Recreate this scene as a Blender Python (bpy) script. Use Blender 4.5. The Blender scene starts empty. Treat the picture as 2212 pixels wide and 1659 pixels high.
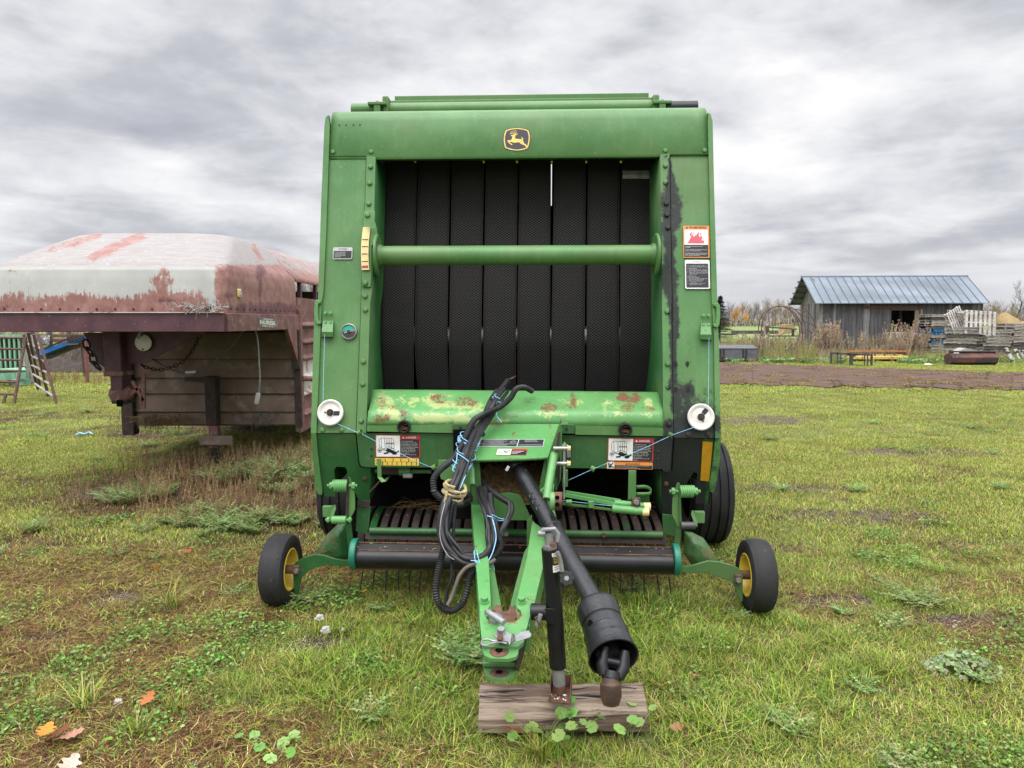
CLX, CLY, ZG, BG, EXPO = 3.1, 1.7, 2.9, .6, .14
import bpy, bmesh, math, random
from mathutils import Vector, Matrix, noise
from mathutils.geometry import tessellate_polygon
random.seed(7)
R = math.radians
PI = math.pi
SC = bpy.context.scene
COL = SC.collection
# ------------------------------------------------------------ camera
F_ = 1534.0; CX, CY = 1106.0, 829.5
H = 1.55; TH = R(5.12)
cam_d = bpy.data.cameras.new("camera"); cam = bpy.data.objects.new("camera", cam_d); COL.objects.link(cam)
cam.location = (0, 0, H); cam.rotation_euler = (PI / 2 - TH, 0, 0)
cam_d.sensor_fit = 'HORIZONTAL'; cam_d.sensor_width = 36; cam_d.lens = 36 * F_ / 2212
cam_d.clip_start = .05; cam_d.clip_end = 6000
SC.camera = cam
FW = Vector((0, math.cos(TH), -math.sin(TH))); UP = Vector((0, math.sin(TH), math.cos(TH))); RT = Vector((1, 0, 0))
C0 = Vector((0, 0, H))
def ray(p): return FW + RT * ((p[0] - CX) / F_) + UP * ((CY - p[1]) / F_)
def at(p, Y):
    d = ray(p); return C0 + d * (Y / d.y)
def onpl(p, P0, N):
    d = ray(p); return C0 + d * ((P0 - C0).dot(N) / d.dot(N))
def proj(w):
    q = w - C0; zc = q.dot(FW)
    return (CX + F_ * q.x / zc, CY - F_ * q.dot(UP) / zc)
def gnd(p): return onpl(p, Vector((0, 0, 0)), Vector((0, 0, 1)))
YAW = .04
def V(p, Y): return onpl(p, Vector((0, Y, 0)), Vector((YAW, 1, 0)))          # upright planes square to the baler
def Fp(p, off=0): return onpl(p, Vector((0, 3.91 + off, .914)), Vector((YAW, 1, -.21)))   # leaning front face
def Lp(p, off=0): return onpl(p, Vector((0, 3.91 + off, .914)), Vector((YAW, 1, .17)))    # lower front face
def crop(x0, y0, wf, wo):
    s = wf / wo / 1.85172
    return lambda x, y: (x0 / 1.85172 + x * s, y0 / 1.85172 + y * s)
c1 = crop(0, 800, 1300, 1961); c2 = crop(1200, 350, 900, 1757); c3 = crop(2000, 350, 950, 1854)
c4 = crop(1200, 1200, 900, 1866); c5 = crop(2000, 1200, 950, 1970); c6 = crop(1000, 1800, 1100, 2212)
c7 = crop(2000, 1750, 1150, 2212); c8 = crop(1800, 2200, 900, 1712); cs = crop(2850, 1050, 1246, 2212)
cp = crop(3600, 1080, 496, 1959); cl = crop(0, 1250, 450, 1493); r1 = crop(2860, 1130, 500, 2212)
r2 = crop(3280, 1230, 400, 2212); r3 = crop(380, 1250, 420, 1072); r4 = crop(980, 1240, 320, 2212)
r5 = crop(1700, 1450, 550, 1659); r6 = crop(1650, 1950, 500, 1508); e1 = crop(1900, 450, 350, 2212)
w1 = crop(2650, 850, 250, 1185); d1 = crop(1300, 1600, 500, 2074); d2 = crop(2200, 1600, 700, 2212)
def sm(a, b, x):
    t = max(0., min(1., (x - a) / (b - a))); return t * t * (3 - 2 * t)
def nz(x, y, z=0): return noise.noise(Vector((x, y, z)))
# ------------------------------------------------------------ node helpers
class NT:
    def __init__(s, tree): s.t = tree; s.n = tree.nodes; s.l = tree.links
    def new(s, typ, **kw):
        n = s.n.new(typ)
        for k, v in kw.items(): setattr(n, k, v)
        return n
    def put(s, sock, v):
        if isinstance(v, bpy.types.NodeSocket): s.l.new(v, sock)
        elif isinstance(v, (tuple, list)) and len(v) == 3 and sock.type == 'RGBA': sock.default_value = (*v, 1)
        else: sock.default_value = v
    def math(s, op, a, b=0., c=0., clamp=False):
        n = s.new('ShaderNodeMath', operation=op, use_clamp=clamp)
        s.put(n.inputs[0], a); s.put(n.inputs[1], b); s.put(n.inputs[2], c); return n.outputs[0]
    def noise(s, scale, detail=4, vec=None, rough=.55, dist=0., out=0):
        n = s.new('ShaderNodeTexNoise'); n.inputs['Scale'].default_value = scale; n.inputs['Detail'].default_value = detail
        n.inputs['Roughness'].default_value = rough; n.inputs['Distortion'].default_value = dist
        if vec is not None: s.l.new(vec, n.inputs['Vector'])
        return n.outputs[out]
    def coord(s, which='Object', scale=None, geo=False):
        if geo: o = s.new('ShaderNodeNewGeometry').outputs['Position']
        else: o = s.new('ShaderNodeTexCoord').outputs[which]
        if scale:
            m = s.new('ShaderNodeMapping'); s.l.new(o, m.inputs[0]); m.inputs['Scale'].default_value = scale; o = m.outputs[0]
        return o
    def ramp(s, fac, lo, hi):
        n = s.new('ShaderNodeMapRange', interpolation_type='SMOOTHSTEP'); s.put(n.inputs[0], fac)
        n.inputs[1].default_value = lo; n.inputs[2].default_value = hi; return n.outputs[0]
    def mix(s, fac, a, b, mode='MIX'):
        n = s.new('ShaderNodeMix', data_type='RGBA', blend_type=mode); s.put(n.inputs[0], fac); s.put(n.inputs[6], a); s.put(n.inputs[7], b)
        return n.outputs[2]
    def attr(s, name, out='Fac'): return s.new('ShaderNodeAttribute', attribute_name=name).outputs[out]
def mat_new(name):
    m = bpy.data.materials.new(name); m.use_nodes = True; t = NT(m.node_tree)
    b = t.n['Principled BSDF']; return m, t, b
MATS = {}
def pm(name, c1_, c2_=None, rough=.6, metal=0., sc=6., lo=.35, hi=.65, det=5, bump=0., bs=40., st=None, c3_=None, sc3=20., lo3=.6, hi3=.72, rv=.12, spec=.5):
    """procedural material: two noise-mixed colours, a third in blotches, bump"""
    m, t, b = mat_new(name); co = t.coord('Object', st)
    c = c1_
    if c2_: c = t.mix(t.ramp(t.noise(sc, det, co), lo, hi), c1_, c2_)
    if c3_: c = t.mix(t.ramp(t.noise(sc3, 6, co, .65), lo3, hi3), c, c3_)
    t.put(b.inputs['Base Color'], c)
    rr = t.math('MULTIPLY_ADD', t.noise(sc * 3, 3, co), rv * 2, rough - rv)
    t.put(b.inputs['Roughness'], rr); b.inputs['Metallic'].default_value = metal
    b.inputs['Specular IOR Level'].default_value = spec
    if bump:
        bn = t.new('ShaderNodeBump'); bn.inputs['Strength'].default_value = bump; bn.inputs['Distance'].default_value = .01
        t.l.new(t.noise(bs, 6, co), bn.inputs['Height']); t.l.new(bn.outputs[0], b.inputs['Normal'])
    MATS[name] = m; return m
# ------------------------------------------------------------ mesh builder
class MB:
    def __init__(s): s.v = []; s.f = []; s.uv = None
    def add(s, vs, fs):
        o = len(s.v); s.v += [Vector(v) for v in vs]; s.f += [tuple(i + o for i in f) for f in fs]; return s
    def box(s, c, size, rot=None):
        c = Vector(c); M = rot if rot else Matrix.Identity(3)
        vs = [c + M @ Vector((x * size[0] / 2, y * size[1] / 2, z * size[2] / 2)) for x in (-1, 1) for y in (-1, 1) for z in (-1, 1)]
        return s.add(vs, [(0, 1, 3, 2), (4, 6, 7, 5), (0, 4, 5, 1), (2, 3, 7, 6), (0, 2, 6, 4), (1, 5, 7, 3)])
    def hexa(s, a, d):
        """prism of polygon a (3-D points) pushed by vector(s) d"""
        n = len(a); a = [Vector(p) for p in a]
        dd = d if isinstance(d, list) else [Vector(d)] * n
        vs = a + [p + Vector(q) for p, q in zip(a, dd)]
        fs = [tuple(range(n))[::-1], tuple(range(n, 2 * n))] + [(i, (i + 1) % n, n + (i + 1) % n, n + i) for i in range(n)]
        return s.add(vs, fs)
    def poly(s, a, d, holes=()):
        """prism of a concave polygon with holes"""
        loops = [[Vector(p) for p in a]] + [[Vector(p) for p in h] for h in holes]
        tris = tessellate_polygon(loops); flat = [p for l in loops for p in l]; n = len(flat); d = Vector(d)
        fs = [tuple(t) for t in tris] + [tuple(i + n for i in t)[::-1] for t in tris]
        o = 0
        for l in loops:
            k = len(l); fs += [(o + i, o + (i + 1) % k, n + o + (i + 1) % k, n + o + i) for i in range(k)]; o += k
        return s.add(flat + [p + d for p in flat], fs)
    def tube(s, path, r, seg=10, caps=True, close=False, up=None, flat=1.):
        path = [Vector(p) for p in path]; n = len(path)
        rr = r if isinstance(r, (list, tuple)) else [r] * n
        vs = []; fs = []; prev = None
        for i, p in enumerate(path):
            if close: t = path[(i + 1) % n] - path[i - 1]
            else: t = path[min(i + 1, n - 1)] - path[max(i - 1, 0)]
            t.normalize()
            if prev is None:
                a = up or (Vector((0, 0, 1)) if abs(t.z) < .9 else Vector((1, 0, 0))); u = (a - t * a.dot(t)).normalized()
            else:
                u = prev - t * prev.dot(t)
                u = u.normalized() if u.length > 1e-6 else Vector((1, 0, 0))
            prev = u; w = t.cross(u)
            for k in range(seg):
                an = 2 * PI * k / seg; vs.append(p + (u * math.cos(an) + w * math.sin(an) * flat) * rr[i])
        m = n if close else n - 1
        for i in range(m):
            for k in range(seg):
                a = i * seg + k; b = i * seg + (k + 1) % seg; c = ((i + 1) % n) * seg
                fs.append((a, b, c + (k + 1) % seg, c + k))
        if caps and not close: fs += [tuple(range(seg))[::-1], tuple(range((n - 1) * seg, n * seg))]
        return s.add(vs, fs)
    def lathe(s, c, axis, prof, seg=32):
        """profile [(r, t)] turned about axis through c"""
        c = Vector(c); t = Vector(axis).normalized(); a = Vector((0, 0, 1)) if abs(t.z) < .9 else Vector((1, 0, 0))
        u = (a - t * a.dot(t)).normalized(); w = t.cross(u); vs = []; fs = []
        for (r, h) in prof:
            for k in range(seg):
                an = 2 * PI * k / seg; vs.append(c + t * h + (u * math.cos(an) + w * math.sin(an)) * max(r, 1e-5))
        for i in range(len(prof) - 1):
            for k in range(seg):
                a_ = i * seg + k; b_ = i * seg + (k + 1) % seg; fs.append((a_, b_, b_ + seg, a_ + seg))
        return s.add(vs, fs)
    def grid(s, rows):
        n = len(rows[0]); vs = [p for r in rows for p in r]; fs = []
        for i in range(len(rows) - 1):
            for k in range(n - 1): a = i * n + k; fs.append((a, a + 1, a + n + 1, a + n))
        return s.add(vs, fs)
    def build(s, name, mat, parent=None, loc=None, smooth=35, bevel=0., solid=0., step=0., paint=None, sub=0, fix=True):
        me = bpy.data.meshes.new(name)
        if parent is not None: W = ORG[parent.name]
        else: W = Vector(loc) if loc is not None else Vector((0, 0, 0))
        me.from_pydata([v - W for v in s.v], [], s.f)
        if fix or step:
            bm = bmesh.new(); bm.from_mesh(me)
            if fix: bmesh.ops.recalc_face_normals(bm, faces=bm.faces)
            if step:
                bm.verts.ensure_lookup_table()
                for ax in (0, 2):
                    lo = min(v.co[ax] for v in bm.verts); hi = max(v.co[ax] for v in bm.verts)
                    x = lo + step
                    while x < hi - step * .3:
                        no = [0, 0, 0]; no[ax] = 1; co = [0, 0, 0]; co[ax] = x
                        bmesh.ops.bisect_plane(bm, geom=bm.verts[:] + bm.edges[:] + bm.faces[:], plane_co=co, plane_no=no)
                        x += step
            bm.to_mesh(me); bm.free()
        if smooth:
            me.polygons.foreach_set('use_smooth', [True] * len(me.polygons)); me.update()
            me.set_sharp_from_angle(angle=R(smooth))
        if paint:
            vals = {}
            for v in me.vertices:
                px = proj(v.co + W)
                for k, q in paint(px, v.co + W).items(): vals.setdefault(k, []).append(q)
            for k, q in vals.items():
                at_ = me.attributes.new(k, 'FLOAT', 'POINT'); at_.data.foreach_set('value', q)
        o = bpy.data.objects.new(name, me); COL.objects.link(o); ORG[o.name] = W
        me.materials.append(mat if not isinstance(mat, str) else MATS[mat])
        if parent is not None: o.parent = parent
        else: o.location = W
        if solid:
            m = o.modifiers.new('s', 'SOLIDIFY'); m.thickness = solid; m.offset = 0
        if bevel:
            m = o.modifiers.new('b', 'BEVEL'); m.width = bevel; m.segments = 2; m.limit_method = 'ANGLE'; m.angle_limit = R(40)
        if sub:
            m = o.modifiers.new('u', 'SUBSURF'); m.levels = m.render_levels = sub
        return o
ORG = {}
def tag(o, label=None, cat=None, group=None, kind=None):
    if label: o['label'] = label
    if cat: o['category'] = cat
    if group: o['group'] = group
    if kind: o['kind'] = kind
    return o
def root(name, loc, label, cat, group=None):
    o = bpy.data.objects.new(name, None); COL.objects.link(o); o.location = loc; o.empty_display_size = .1
    ORG[o.name] = Vector(loc); return tag(o, label, cat, group)
def spl(pts, n=8):
    """Catmull-Rom through 3-D points"""
    P = [Vector(p) for p in pts]; P = [P[0] * 2 - P[1]] + P + [P[-1] * 2 - P[-2]]; out = []
    for i in range(1, len(P) - 2):
        a, b, c, d = P[i - 1:i + 3]
        for k in range(n):
            t = k / n; out.append(.5 * ((2 * b) + (c - a) * t + (2 * a - 5 * b + 4 * c - d) * t * t + (3 * b - a - 3 * c + d) * t ** 3))
    out.append(P[-2]); return out
def rsmp(path, step):
    out = [path[0]]; acc = 0
    for a, b in zip(path, path[1:]):
        L = (b - a).length; d = step - acc
        while d <= L and L > 0: out.append(a.lerp(b, d / L)); d += step
        acc = L - (d - step)
    return out
def hose(mb, path, r, ribbed=True, pitch=.0105, seg=10):
    if ribbed:
        p = rsmp(path, pitch / 2); mb.tube(p, [r * (1 if i % 2 else .76) for i in range(len(p))], seg)
    else: mb.tube(path, r, seg)
    return mb
def disc_pts(c, u, w, r, n=20, r2=None): return [c + u * r * math.cos(2 * PI * k / n) + w * (r2 or r) * math.sin(2 * PI * k / n) for k in range(n)]
def bolt(mb, p, n, r=.011, h=.009, hexa=False):
    if hexa: mb.lathe(p, n, [(r * 1.3, 0), (r * 1.3, .003), (r, .003), (r, h + .003), (0, h + .003)], 6)
    else: mb.lathe(p, n, [(r, 0), (r * .97, h * .4), (r * .7, h * .85), (0, h)], 10)
    return mb

# ------------------------------------------------------------ materials
def green_paint(name, c_a, c_b, rough=.42, speck=.4, chips=.66):
    m, t, b = mat_new(name); co = t.coord('Object')
    c = t.mix(t.ramp(t.noise(1.7, 5, co, .6), .35, .68), c_a, c_b)
    stk = t.coord('Object', (14, 14, 1.1))
    c = t.mix(t.math('MULTIPLY', t.ramp(t.noise(2., 4, stk), .5, .75), .2), c, tuple(x * 1.35 + .02 for x in c_b))
    c = t.mix(t.math('MULTIPLY', t.ramp(t.noise(55, 3, co, .7), .63, .7), speck), c, (.30, .42, .26))
    c = t.mix(t.math('MULTIPLY', t.ramp(t.noise(21, 2, co, .5), .68, .72), speck * .6), c, (.03, .075, .03))
    scr = t.coord('Object', (60, 60, 5)); c = t.mix(t.math('MULTIPLY', t.ramp(t.noise(1.5, 5, scr, .7), .66, .70), .35), c, (.24, .33, .20))
    c = t.mix(t.math('MULTIPLY', t.ramp(t.noise(1.1, 6, co, .7), .42, .7), .42), c, (.13, .175, .065))
    rs = t.ramp(t.noise(9, 8, co, .72), chips, chips + .02)
    c = t.mix(t.math('MULTIPLY', rs, .9), c, (.13, .05, .03))
    nn = t.noise(75, 9, co, .8, .8); nl = t.noise(14, 7, co, .7, .6)
    ny = t.math('ADD', t.math('MULTIPLY', nn, .45), t.math('MULTIPLY', nl, .55))
    ya = t.math('MULTIPLY', t.attr('yel'), .8); yf = t.ramp(t.math('ADD', ya, t.math('MULTIPLY_ADD', ny, 3.4, -1.7)), .5, .54)
    c = t.mix(t.math('MULTIPLY', yf, t.math('GREATER_THAN', ya, .02)), c, t.mix(nn, (.22, .36, .13), (.44, .45, .19)))
    ra = t.attr('rust'); rf = t.ramp(t.math('ADD', ra, t.math('MULTIPLY_ADD', t.math('ADD', t.math('MULTIPLY', nn, .6), t.math('MULTIPLY', nl, .4)), 4.4, -2.2)), .5, .6)
    rf = t.math('MULTIPLY', rf, t.math('GREATER_THAN', ra, .02))
    c = t.mix(rf, c, t.mix(t.noise(60, 4, co), (.08, .036, .024), (.21, .11, .045)))
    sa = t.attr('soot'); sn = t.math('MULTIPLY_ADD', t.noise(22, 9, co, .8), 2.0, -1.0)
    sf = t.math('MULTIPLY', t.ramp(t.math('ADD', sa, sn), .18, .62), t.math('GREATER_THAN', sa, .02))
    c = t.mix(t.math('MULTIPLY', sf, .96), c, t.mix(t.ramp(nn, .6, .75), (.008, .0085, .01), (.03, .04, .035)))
    t.put(b.inputs['Base Color'], c)
    rg = t.mix(sf, t.mix(rf, (rough,) * 3, (.85,) * 3), (.5,) * 3)
    t.put(b.inputs['Roughness'], rg)
    b.inputs['Specular IOR Level'].default_value = .4
    bn = t.new('ShaderNodeBump'); bn.inputs['Distance'].default_value = .006
    t.put(bn.inputs['Strength'], t.math('MULTIPLY_ADD', sf, .55, .08)); t.l.new(nn, bn.inputs['Height']); b2 = t.new('ShaderNodeBump'); b2.inputs['Distance'].default_value = .05; b2.inputs['Strength'].default_value = .35; t.l.new(t.noise(2.6, 2, co), b2.inputs['Height']); t.l.new(b2.outputs[0], bn.inputs['Normal']); t.l.new(bn.outputs[0], b.inputs['Normal'])
    MATS[name] = m; return m
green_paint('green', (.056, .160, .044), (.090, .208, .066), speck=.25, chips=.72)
green_paint('green_shaded', (.013, .074, .018), (.022, .098, .026), speck=.15, chips=.68)  # same green paint with the shade of lower and inner parts in its colour
green_paint('green_lit', (.082, .26, .076), (.115, .315, .105), rough=.38, speck=.55, chips=.63)  # brighter copy of the green, light on upward parts put into the colour
pm('teal', (.01, .14, .09), (.015, .19, .12), rough=.4)
pm('black_paint', (.006, .006, .007), (.011, .011, .013), spec=.35, rough=.36, c3_=(.09, .08, .07), sc3=60, lo3=.7, hi3=.74)
pm('plastic', (.009, .009, .011), (.018, .019, .022), rough=.30, sc=9, c3_=(.16, .16, .165), sc3=34, lo3=.68, hi3=.74, bump=.15, bs=60)
pm('rubber', (.011, .011, .0125), (.023, .0225, .023), spec=.3, rough=.72, sc=5, c3_=(.11, .10, .09), sc3=30, lo3=.62, hi3=.78, bump=.2, bs=90)
pm('hose', (.010, .010, .012), (.026, .026, .028), spec=.35, rough=.45, sc=8)
pm('hose_tan', (.16, .13, .10), (.09, .08, .07), rough=.6, sc=8)
pm('rim_yellow', (.66, .48, .05), (.56, .40, .05), rough=.45, c3_=(.16, .08, .03), sc3=30, lo3=.62, hi3=.68)
pm('rust', (.075, .034, .022), (.145, .068, .038), rough=.85, sc=18, bump=.4, bs=120, c3_=(.04, .025, .02), sc3=40, lo3=.55, hi3=.65)
pm('dark_rust', (.022, .015, .013), (.045, .026, .019), rough=.8, sc=14, bump=.3, bs=80, c3_=(.013, .05, .018), sc3=9, lo3=.6, hi3=.66)
pm('interior', (.003, .003, .003), (.006, .005, .005), rough=.9, sc=9, spec=.05)
pm('steel', (.34, .34, .34), (.22, .21, .20), rough=.42, metal=.6, sc=20, c3_=(.15, .08, .05), sc3=40, lo3=.68, hi3=.75)
pm('galv', (.30, .31, .31), (.20, .205, .205), rough=.55, metal=.45, sc=24, bump=.1)
pm('white_plastic', (.66, .64, .60), (.56, .54, .50), rough=.45, sc=10, c3_=(.30, .27, .22), sc3=70, lo3=.66, hi3=.75)
pm('twine_blue', (.20, .50, .78), (.32, .60, .82), rough=.6, sc=60)
pm('rope', (.46, .38, .20), (.34, .27, .13), rough=.9, sc=80, bump=.6, bs=300)
pm('hay', (.13, .075, .032), (.25, .16, .065), rough=.95, sc=60, bump=1., bs=120)
def flat(name, c, rough=.5):
    return pm(name, c, tuple(min(1, x * .86) for x in c), rough=rough, sc=30)
flat('d_white', (.70, .69, .65)); flat('d_black', (.012, .012, .014)); flat('d_red', (.38, .025, .03)); flat('d_orange', (.72, .25, .05))
flat('d_yellow', (.72, .50, .07)); flat('d_cream', (.75, .58, .26)); flat('d_pink', (.55, .09, .12)); flat('d_teal', (.008, .05, .05)); flat('d_logo', (.018, .018, .028))
flat('d_gold', (.72, .50, .10)); flat('d_grey', (.45, .45, .45)); flat('dial_green', (.01, .30, .22)); flat('reflector', (.40, .20, .01), .35)
# belt: diamond tread
def belt_mat():
    m, t, b = mat_new('belt'); uv = t.new('ShaderNodeUVMap').outputs[0]
    s = t.new('ShaderNodeSeparateXYZ'); t.l.new(uv, s.inputs[0])
    a = t.math('ADD', t.math('MULTIPLY', s.outputs[0], 44.), t.math('MULTIPLY', s.outputs[1], 62.))
    c = t.math('SUBTRACT', t.math('MULTIPLY', s.outputs[0], 44.), t.math('MULTIPLY', s.outputs[1], 62.))
    la = t.math('PINGPONG', a, .5); lc = t.math('PINGPONG', c, .5)
    ln = t.math('SUBTRACT', 1, t.ramp(t.math('MINIMUM', la, lc), .04, .15))
    co = t.coord('Object'); g = t.ramp(t.noise(3, 5, co), .35, .7)
    lay = t.mix(g, (.0035, .0034, .0036), (.007, .0068, .007)); col = t.mix(ln, lay, (.060, .057, .055))
    wx = t.attr('edge'); b.inputs['Specular IOR Level'].default_value = .15
    t.put(b.inputs['Base Color'], col); b.inputs['Roughness'].default_value = .75
    bn = t.new('ShaderNodeBump'); bn.inputs['Strength'].default_value = .6; bn.inputs['Distance'].default_value = .003
    t.l.new(ln, bn.inputs['Height']); t.l.new(bn.outputs[0], b.inputs['Normal']); MATS['belt'] = m
belt_mat()
def wood(name, c_a, c_b, dark, ax=0, sc=1., rough=.85, bump=.6):
    m, t, b = mat_new(name); s = [18 * sc] * 3; s[ax] = 1.1 * sc
    co = t.coord('Object', tuple(s)); n1 = t.noise(1.4, 7, co, .65, .5); n2 = t.noise(2.6, 8, co, .7, .8)
    big = t.noise(2.2, 4, t.coord('Object'))
    c = t.mix(t.ramp(n1, .40, .58), c_a, c_b); c = t.mix(t.ramp(n2, .52, .62), c, dark); c = t.mix(t.math('MULTIPLY', t.ramp(big, .5, .7), .5), c, dark)
    t.put(b.inputs['Base Color'], c); b.inputs['Roughness'].default_value = rough
    bn = t.new('ShaderNodeBump'); bn.inputs['Strength'].default_value = bump; bn.inputs['Distance'].default_value = .01
    t.l.new(n2, bn.inputs['Height']); t.l.new(bn.outputs[0], b.inputs['Normal']); MATS[name] = m
wood('log_wood', (.37, .29, .22), (.15, .10, .072), (.03, .02, .016), 0)
wood('barn_wood', (.105, .102, .104), (.065, .063, .066), (.042, .038, .038), 2, .35)
wood('barn_light', (.26, .25, .24), (.17, .165, .16), (.09, .085, .08), 2, .35)
wood('pallet_pale', (.56, .53, .50), (.42, .39, .36), (.22, .20, .18), 0, .5)
wood('pallet_wood', (.42, .38, .34), (.28, .25, .22), (.13, .11, .095), 0, .5)
wood('pallet_dark', (.12, .11, .10), (.07, .065, .06), (.03, .03, .03), 0, .5)
wood('pallet_blue', (.03, .19, .42), (.02, .14, .33), (.03, .06, .09), 0, .5)
wood('post_wood', (.42, .40, .37), (.30, .28, .26), (.14, .12, .10), 2, .6)
wood('green_board', (.15, .33, .21), (.21, .40, .28), (.08, .18, .12), 2, .5)
# ============================================================ THE BALER
BL = root('round_baler', (.02, 4.0, 0), 'big green round baler with black belts and its tongue propped on a log', 'baler')
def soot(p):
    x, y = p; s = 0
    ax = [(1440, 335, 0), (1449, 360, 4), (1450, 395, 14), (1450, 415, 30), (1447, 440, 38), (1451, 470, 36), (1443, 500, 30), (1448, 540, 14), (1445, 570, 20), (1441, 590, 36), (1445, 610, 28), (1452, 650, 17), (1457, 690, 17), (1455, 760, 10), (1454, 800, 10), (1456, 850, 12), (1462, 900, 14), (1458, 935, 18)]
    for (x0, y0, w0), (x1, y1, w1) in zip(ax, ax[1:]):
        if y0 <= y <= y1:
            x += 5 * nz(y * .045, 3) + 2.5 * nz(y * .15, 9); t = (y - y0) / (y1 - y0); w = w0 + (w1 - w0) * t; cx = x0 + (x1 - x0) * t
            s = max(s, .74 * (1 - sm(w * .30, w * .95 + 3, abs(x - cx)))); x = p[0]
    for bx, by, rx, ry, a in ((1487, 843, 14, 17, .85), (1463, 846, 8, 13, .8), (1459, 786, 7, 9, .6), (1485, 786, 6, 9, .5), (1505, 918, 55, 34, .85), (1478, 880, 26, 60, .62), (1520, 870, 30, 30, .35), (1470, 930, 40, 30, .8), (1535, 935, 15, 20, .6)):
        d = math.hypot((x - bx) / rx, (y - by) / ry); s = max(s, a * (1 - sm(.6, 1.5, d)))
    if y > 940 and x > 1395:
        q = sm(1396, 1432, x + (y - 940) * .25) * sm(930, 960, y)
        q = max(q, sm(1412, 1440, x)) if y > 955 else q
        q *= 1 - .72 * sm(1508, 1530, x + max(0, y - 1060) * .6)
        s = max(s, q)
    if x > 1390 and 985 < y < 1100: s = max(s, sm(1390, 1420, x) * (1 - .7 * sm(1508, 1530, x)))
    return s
def yelm(p):
    x, y = p; s = 0
    for bx, by, rx, ry, a in ((830, 875, 30, 38, .75), (845, 893, 28, 20, .9), (905, 880, 60, 30, .55), (955, 868, 60, 26, .72), (1000, 880, 60, 26, .72), (940, 903, 110, 12, .9), (1010, 908, 60, 10, .8), (1100, 905, 50, 8, .6), (1190, 895, 60, 16, .62), (1230, 870, 40, 24, .55), (1330, 880, 60, 26, .6), (1400, 880, 16, 28, .8), (1370, 900, 60, 8, .6), (1290, 900, 60, 8, .62), (870, 860, 20, 14, .5)):
        d = math.hypot((x - bx) / rx, (y - by) / ry); s = max(s, a * (1 - sm(.45, 1.15, d)))
    return s
def rustm(p):
    x, y = p; s = 0
    for bx, by, rx, ry, a in ((815, 905, 16, 16, .62), (835, 903, 16, 14, .6), (825, 870, 20, 22, .55), (850, 880, 40, 8, .5), (950, 862, 26, 16, .62), (1000, 866, 34, 18, .6), (1020, 870, 18, 14, .6), (880, 895, 26, 12, .45), (1186, 880, 30, 14, .66), (1238, 862, 12, 20, .85), (1225, 880, 36, 10, .5), (1345, 858, 18, 14, .9), (1372, 860, 16, 16, .9), (1400, 884, 20, 12, .62), (1355, 882, 26, 20, .55), (1110, 902, 30, 8, .4), (1105, 937, 14, 5, .9), (1140, 868, 12, 6, .5)):
        d = math.hypot((x - bx) / rx, (y - by) / ry); s = max(s, a * (1 - sm(.4, 1.2, d)))
    return s
def P3(p, w): return {'soot': soot(p)}
def PH(p, w): return {'soot': soot(p) * .4, 'yel': yelm(p), 'rust': rustm(p)}
NF = Vector((-YAW, -1, .21)).normalized()      # outward normal of the leaning front
NV = Vector((-YAW, -1, 0)).normalized()
BK = -NV
def pan(name, pts, plane, th, mat, parent=BL, off=0, holes=(), **kw):
    mb = MB(); mb.poly([plane(p, off) for p in pts], BK * th, [[plane(p, off) for p in h] for h in holes])
    kw.setdefault('bevel', .003)
    return mb.build(name, mat, parent, **kw)
Vp = lambda Y: (lambda p, off=0: V(p, Y + off))
# --- upper front panel, rounded over the top
xl, xr = Fp(c2(240, 400)).x, Fp(c3(1622, 400)).x
zb = Fp(c2(900, 555)).z; zt = Fp(c2(900, 262)).z; yt = 3.91 + .21 * (zt - .914)
prof = [(3.91 + .21 * (zb - .914) + .05, zb + .0), (3.91 + .21 * (zb - .914) + .006, zb), (3.91 + .21 * (zb - .914), zb + .012)]
prof += [(3.91 + .21 * (zt - .914), zt)]
a0 = math.atan(.21); rr_ = .10
cy_, cz_ = yt + rr_ * math.cos(a0), zt - rr_ * math.sin(a0)
for k in range(1, 8):
    a = a0 + (PI / 2 - a0) * k / 7; prof.append((cy_ - rr_ * math.cos(a), cz_ + rr_ * math.sin(a)))
prof.append((cy_ + .6, cz_ + rr_ - .01))
ZTOP = cz_ + rr_
m = MB(); nX = 40
m.grid([[Vector((xl + (xr - xl) * i / nX, y - YAW * (xl + (xr - xl) * i / nX), z)) for i in range(nX + 1)] for y, z in prof])
tp = m.build('top_panel', 'green', BL, solid=.005, smooth=50)
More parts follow.
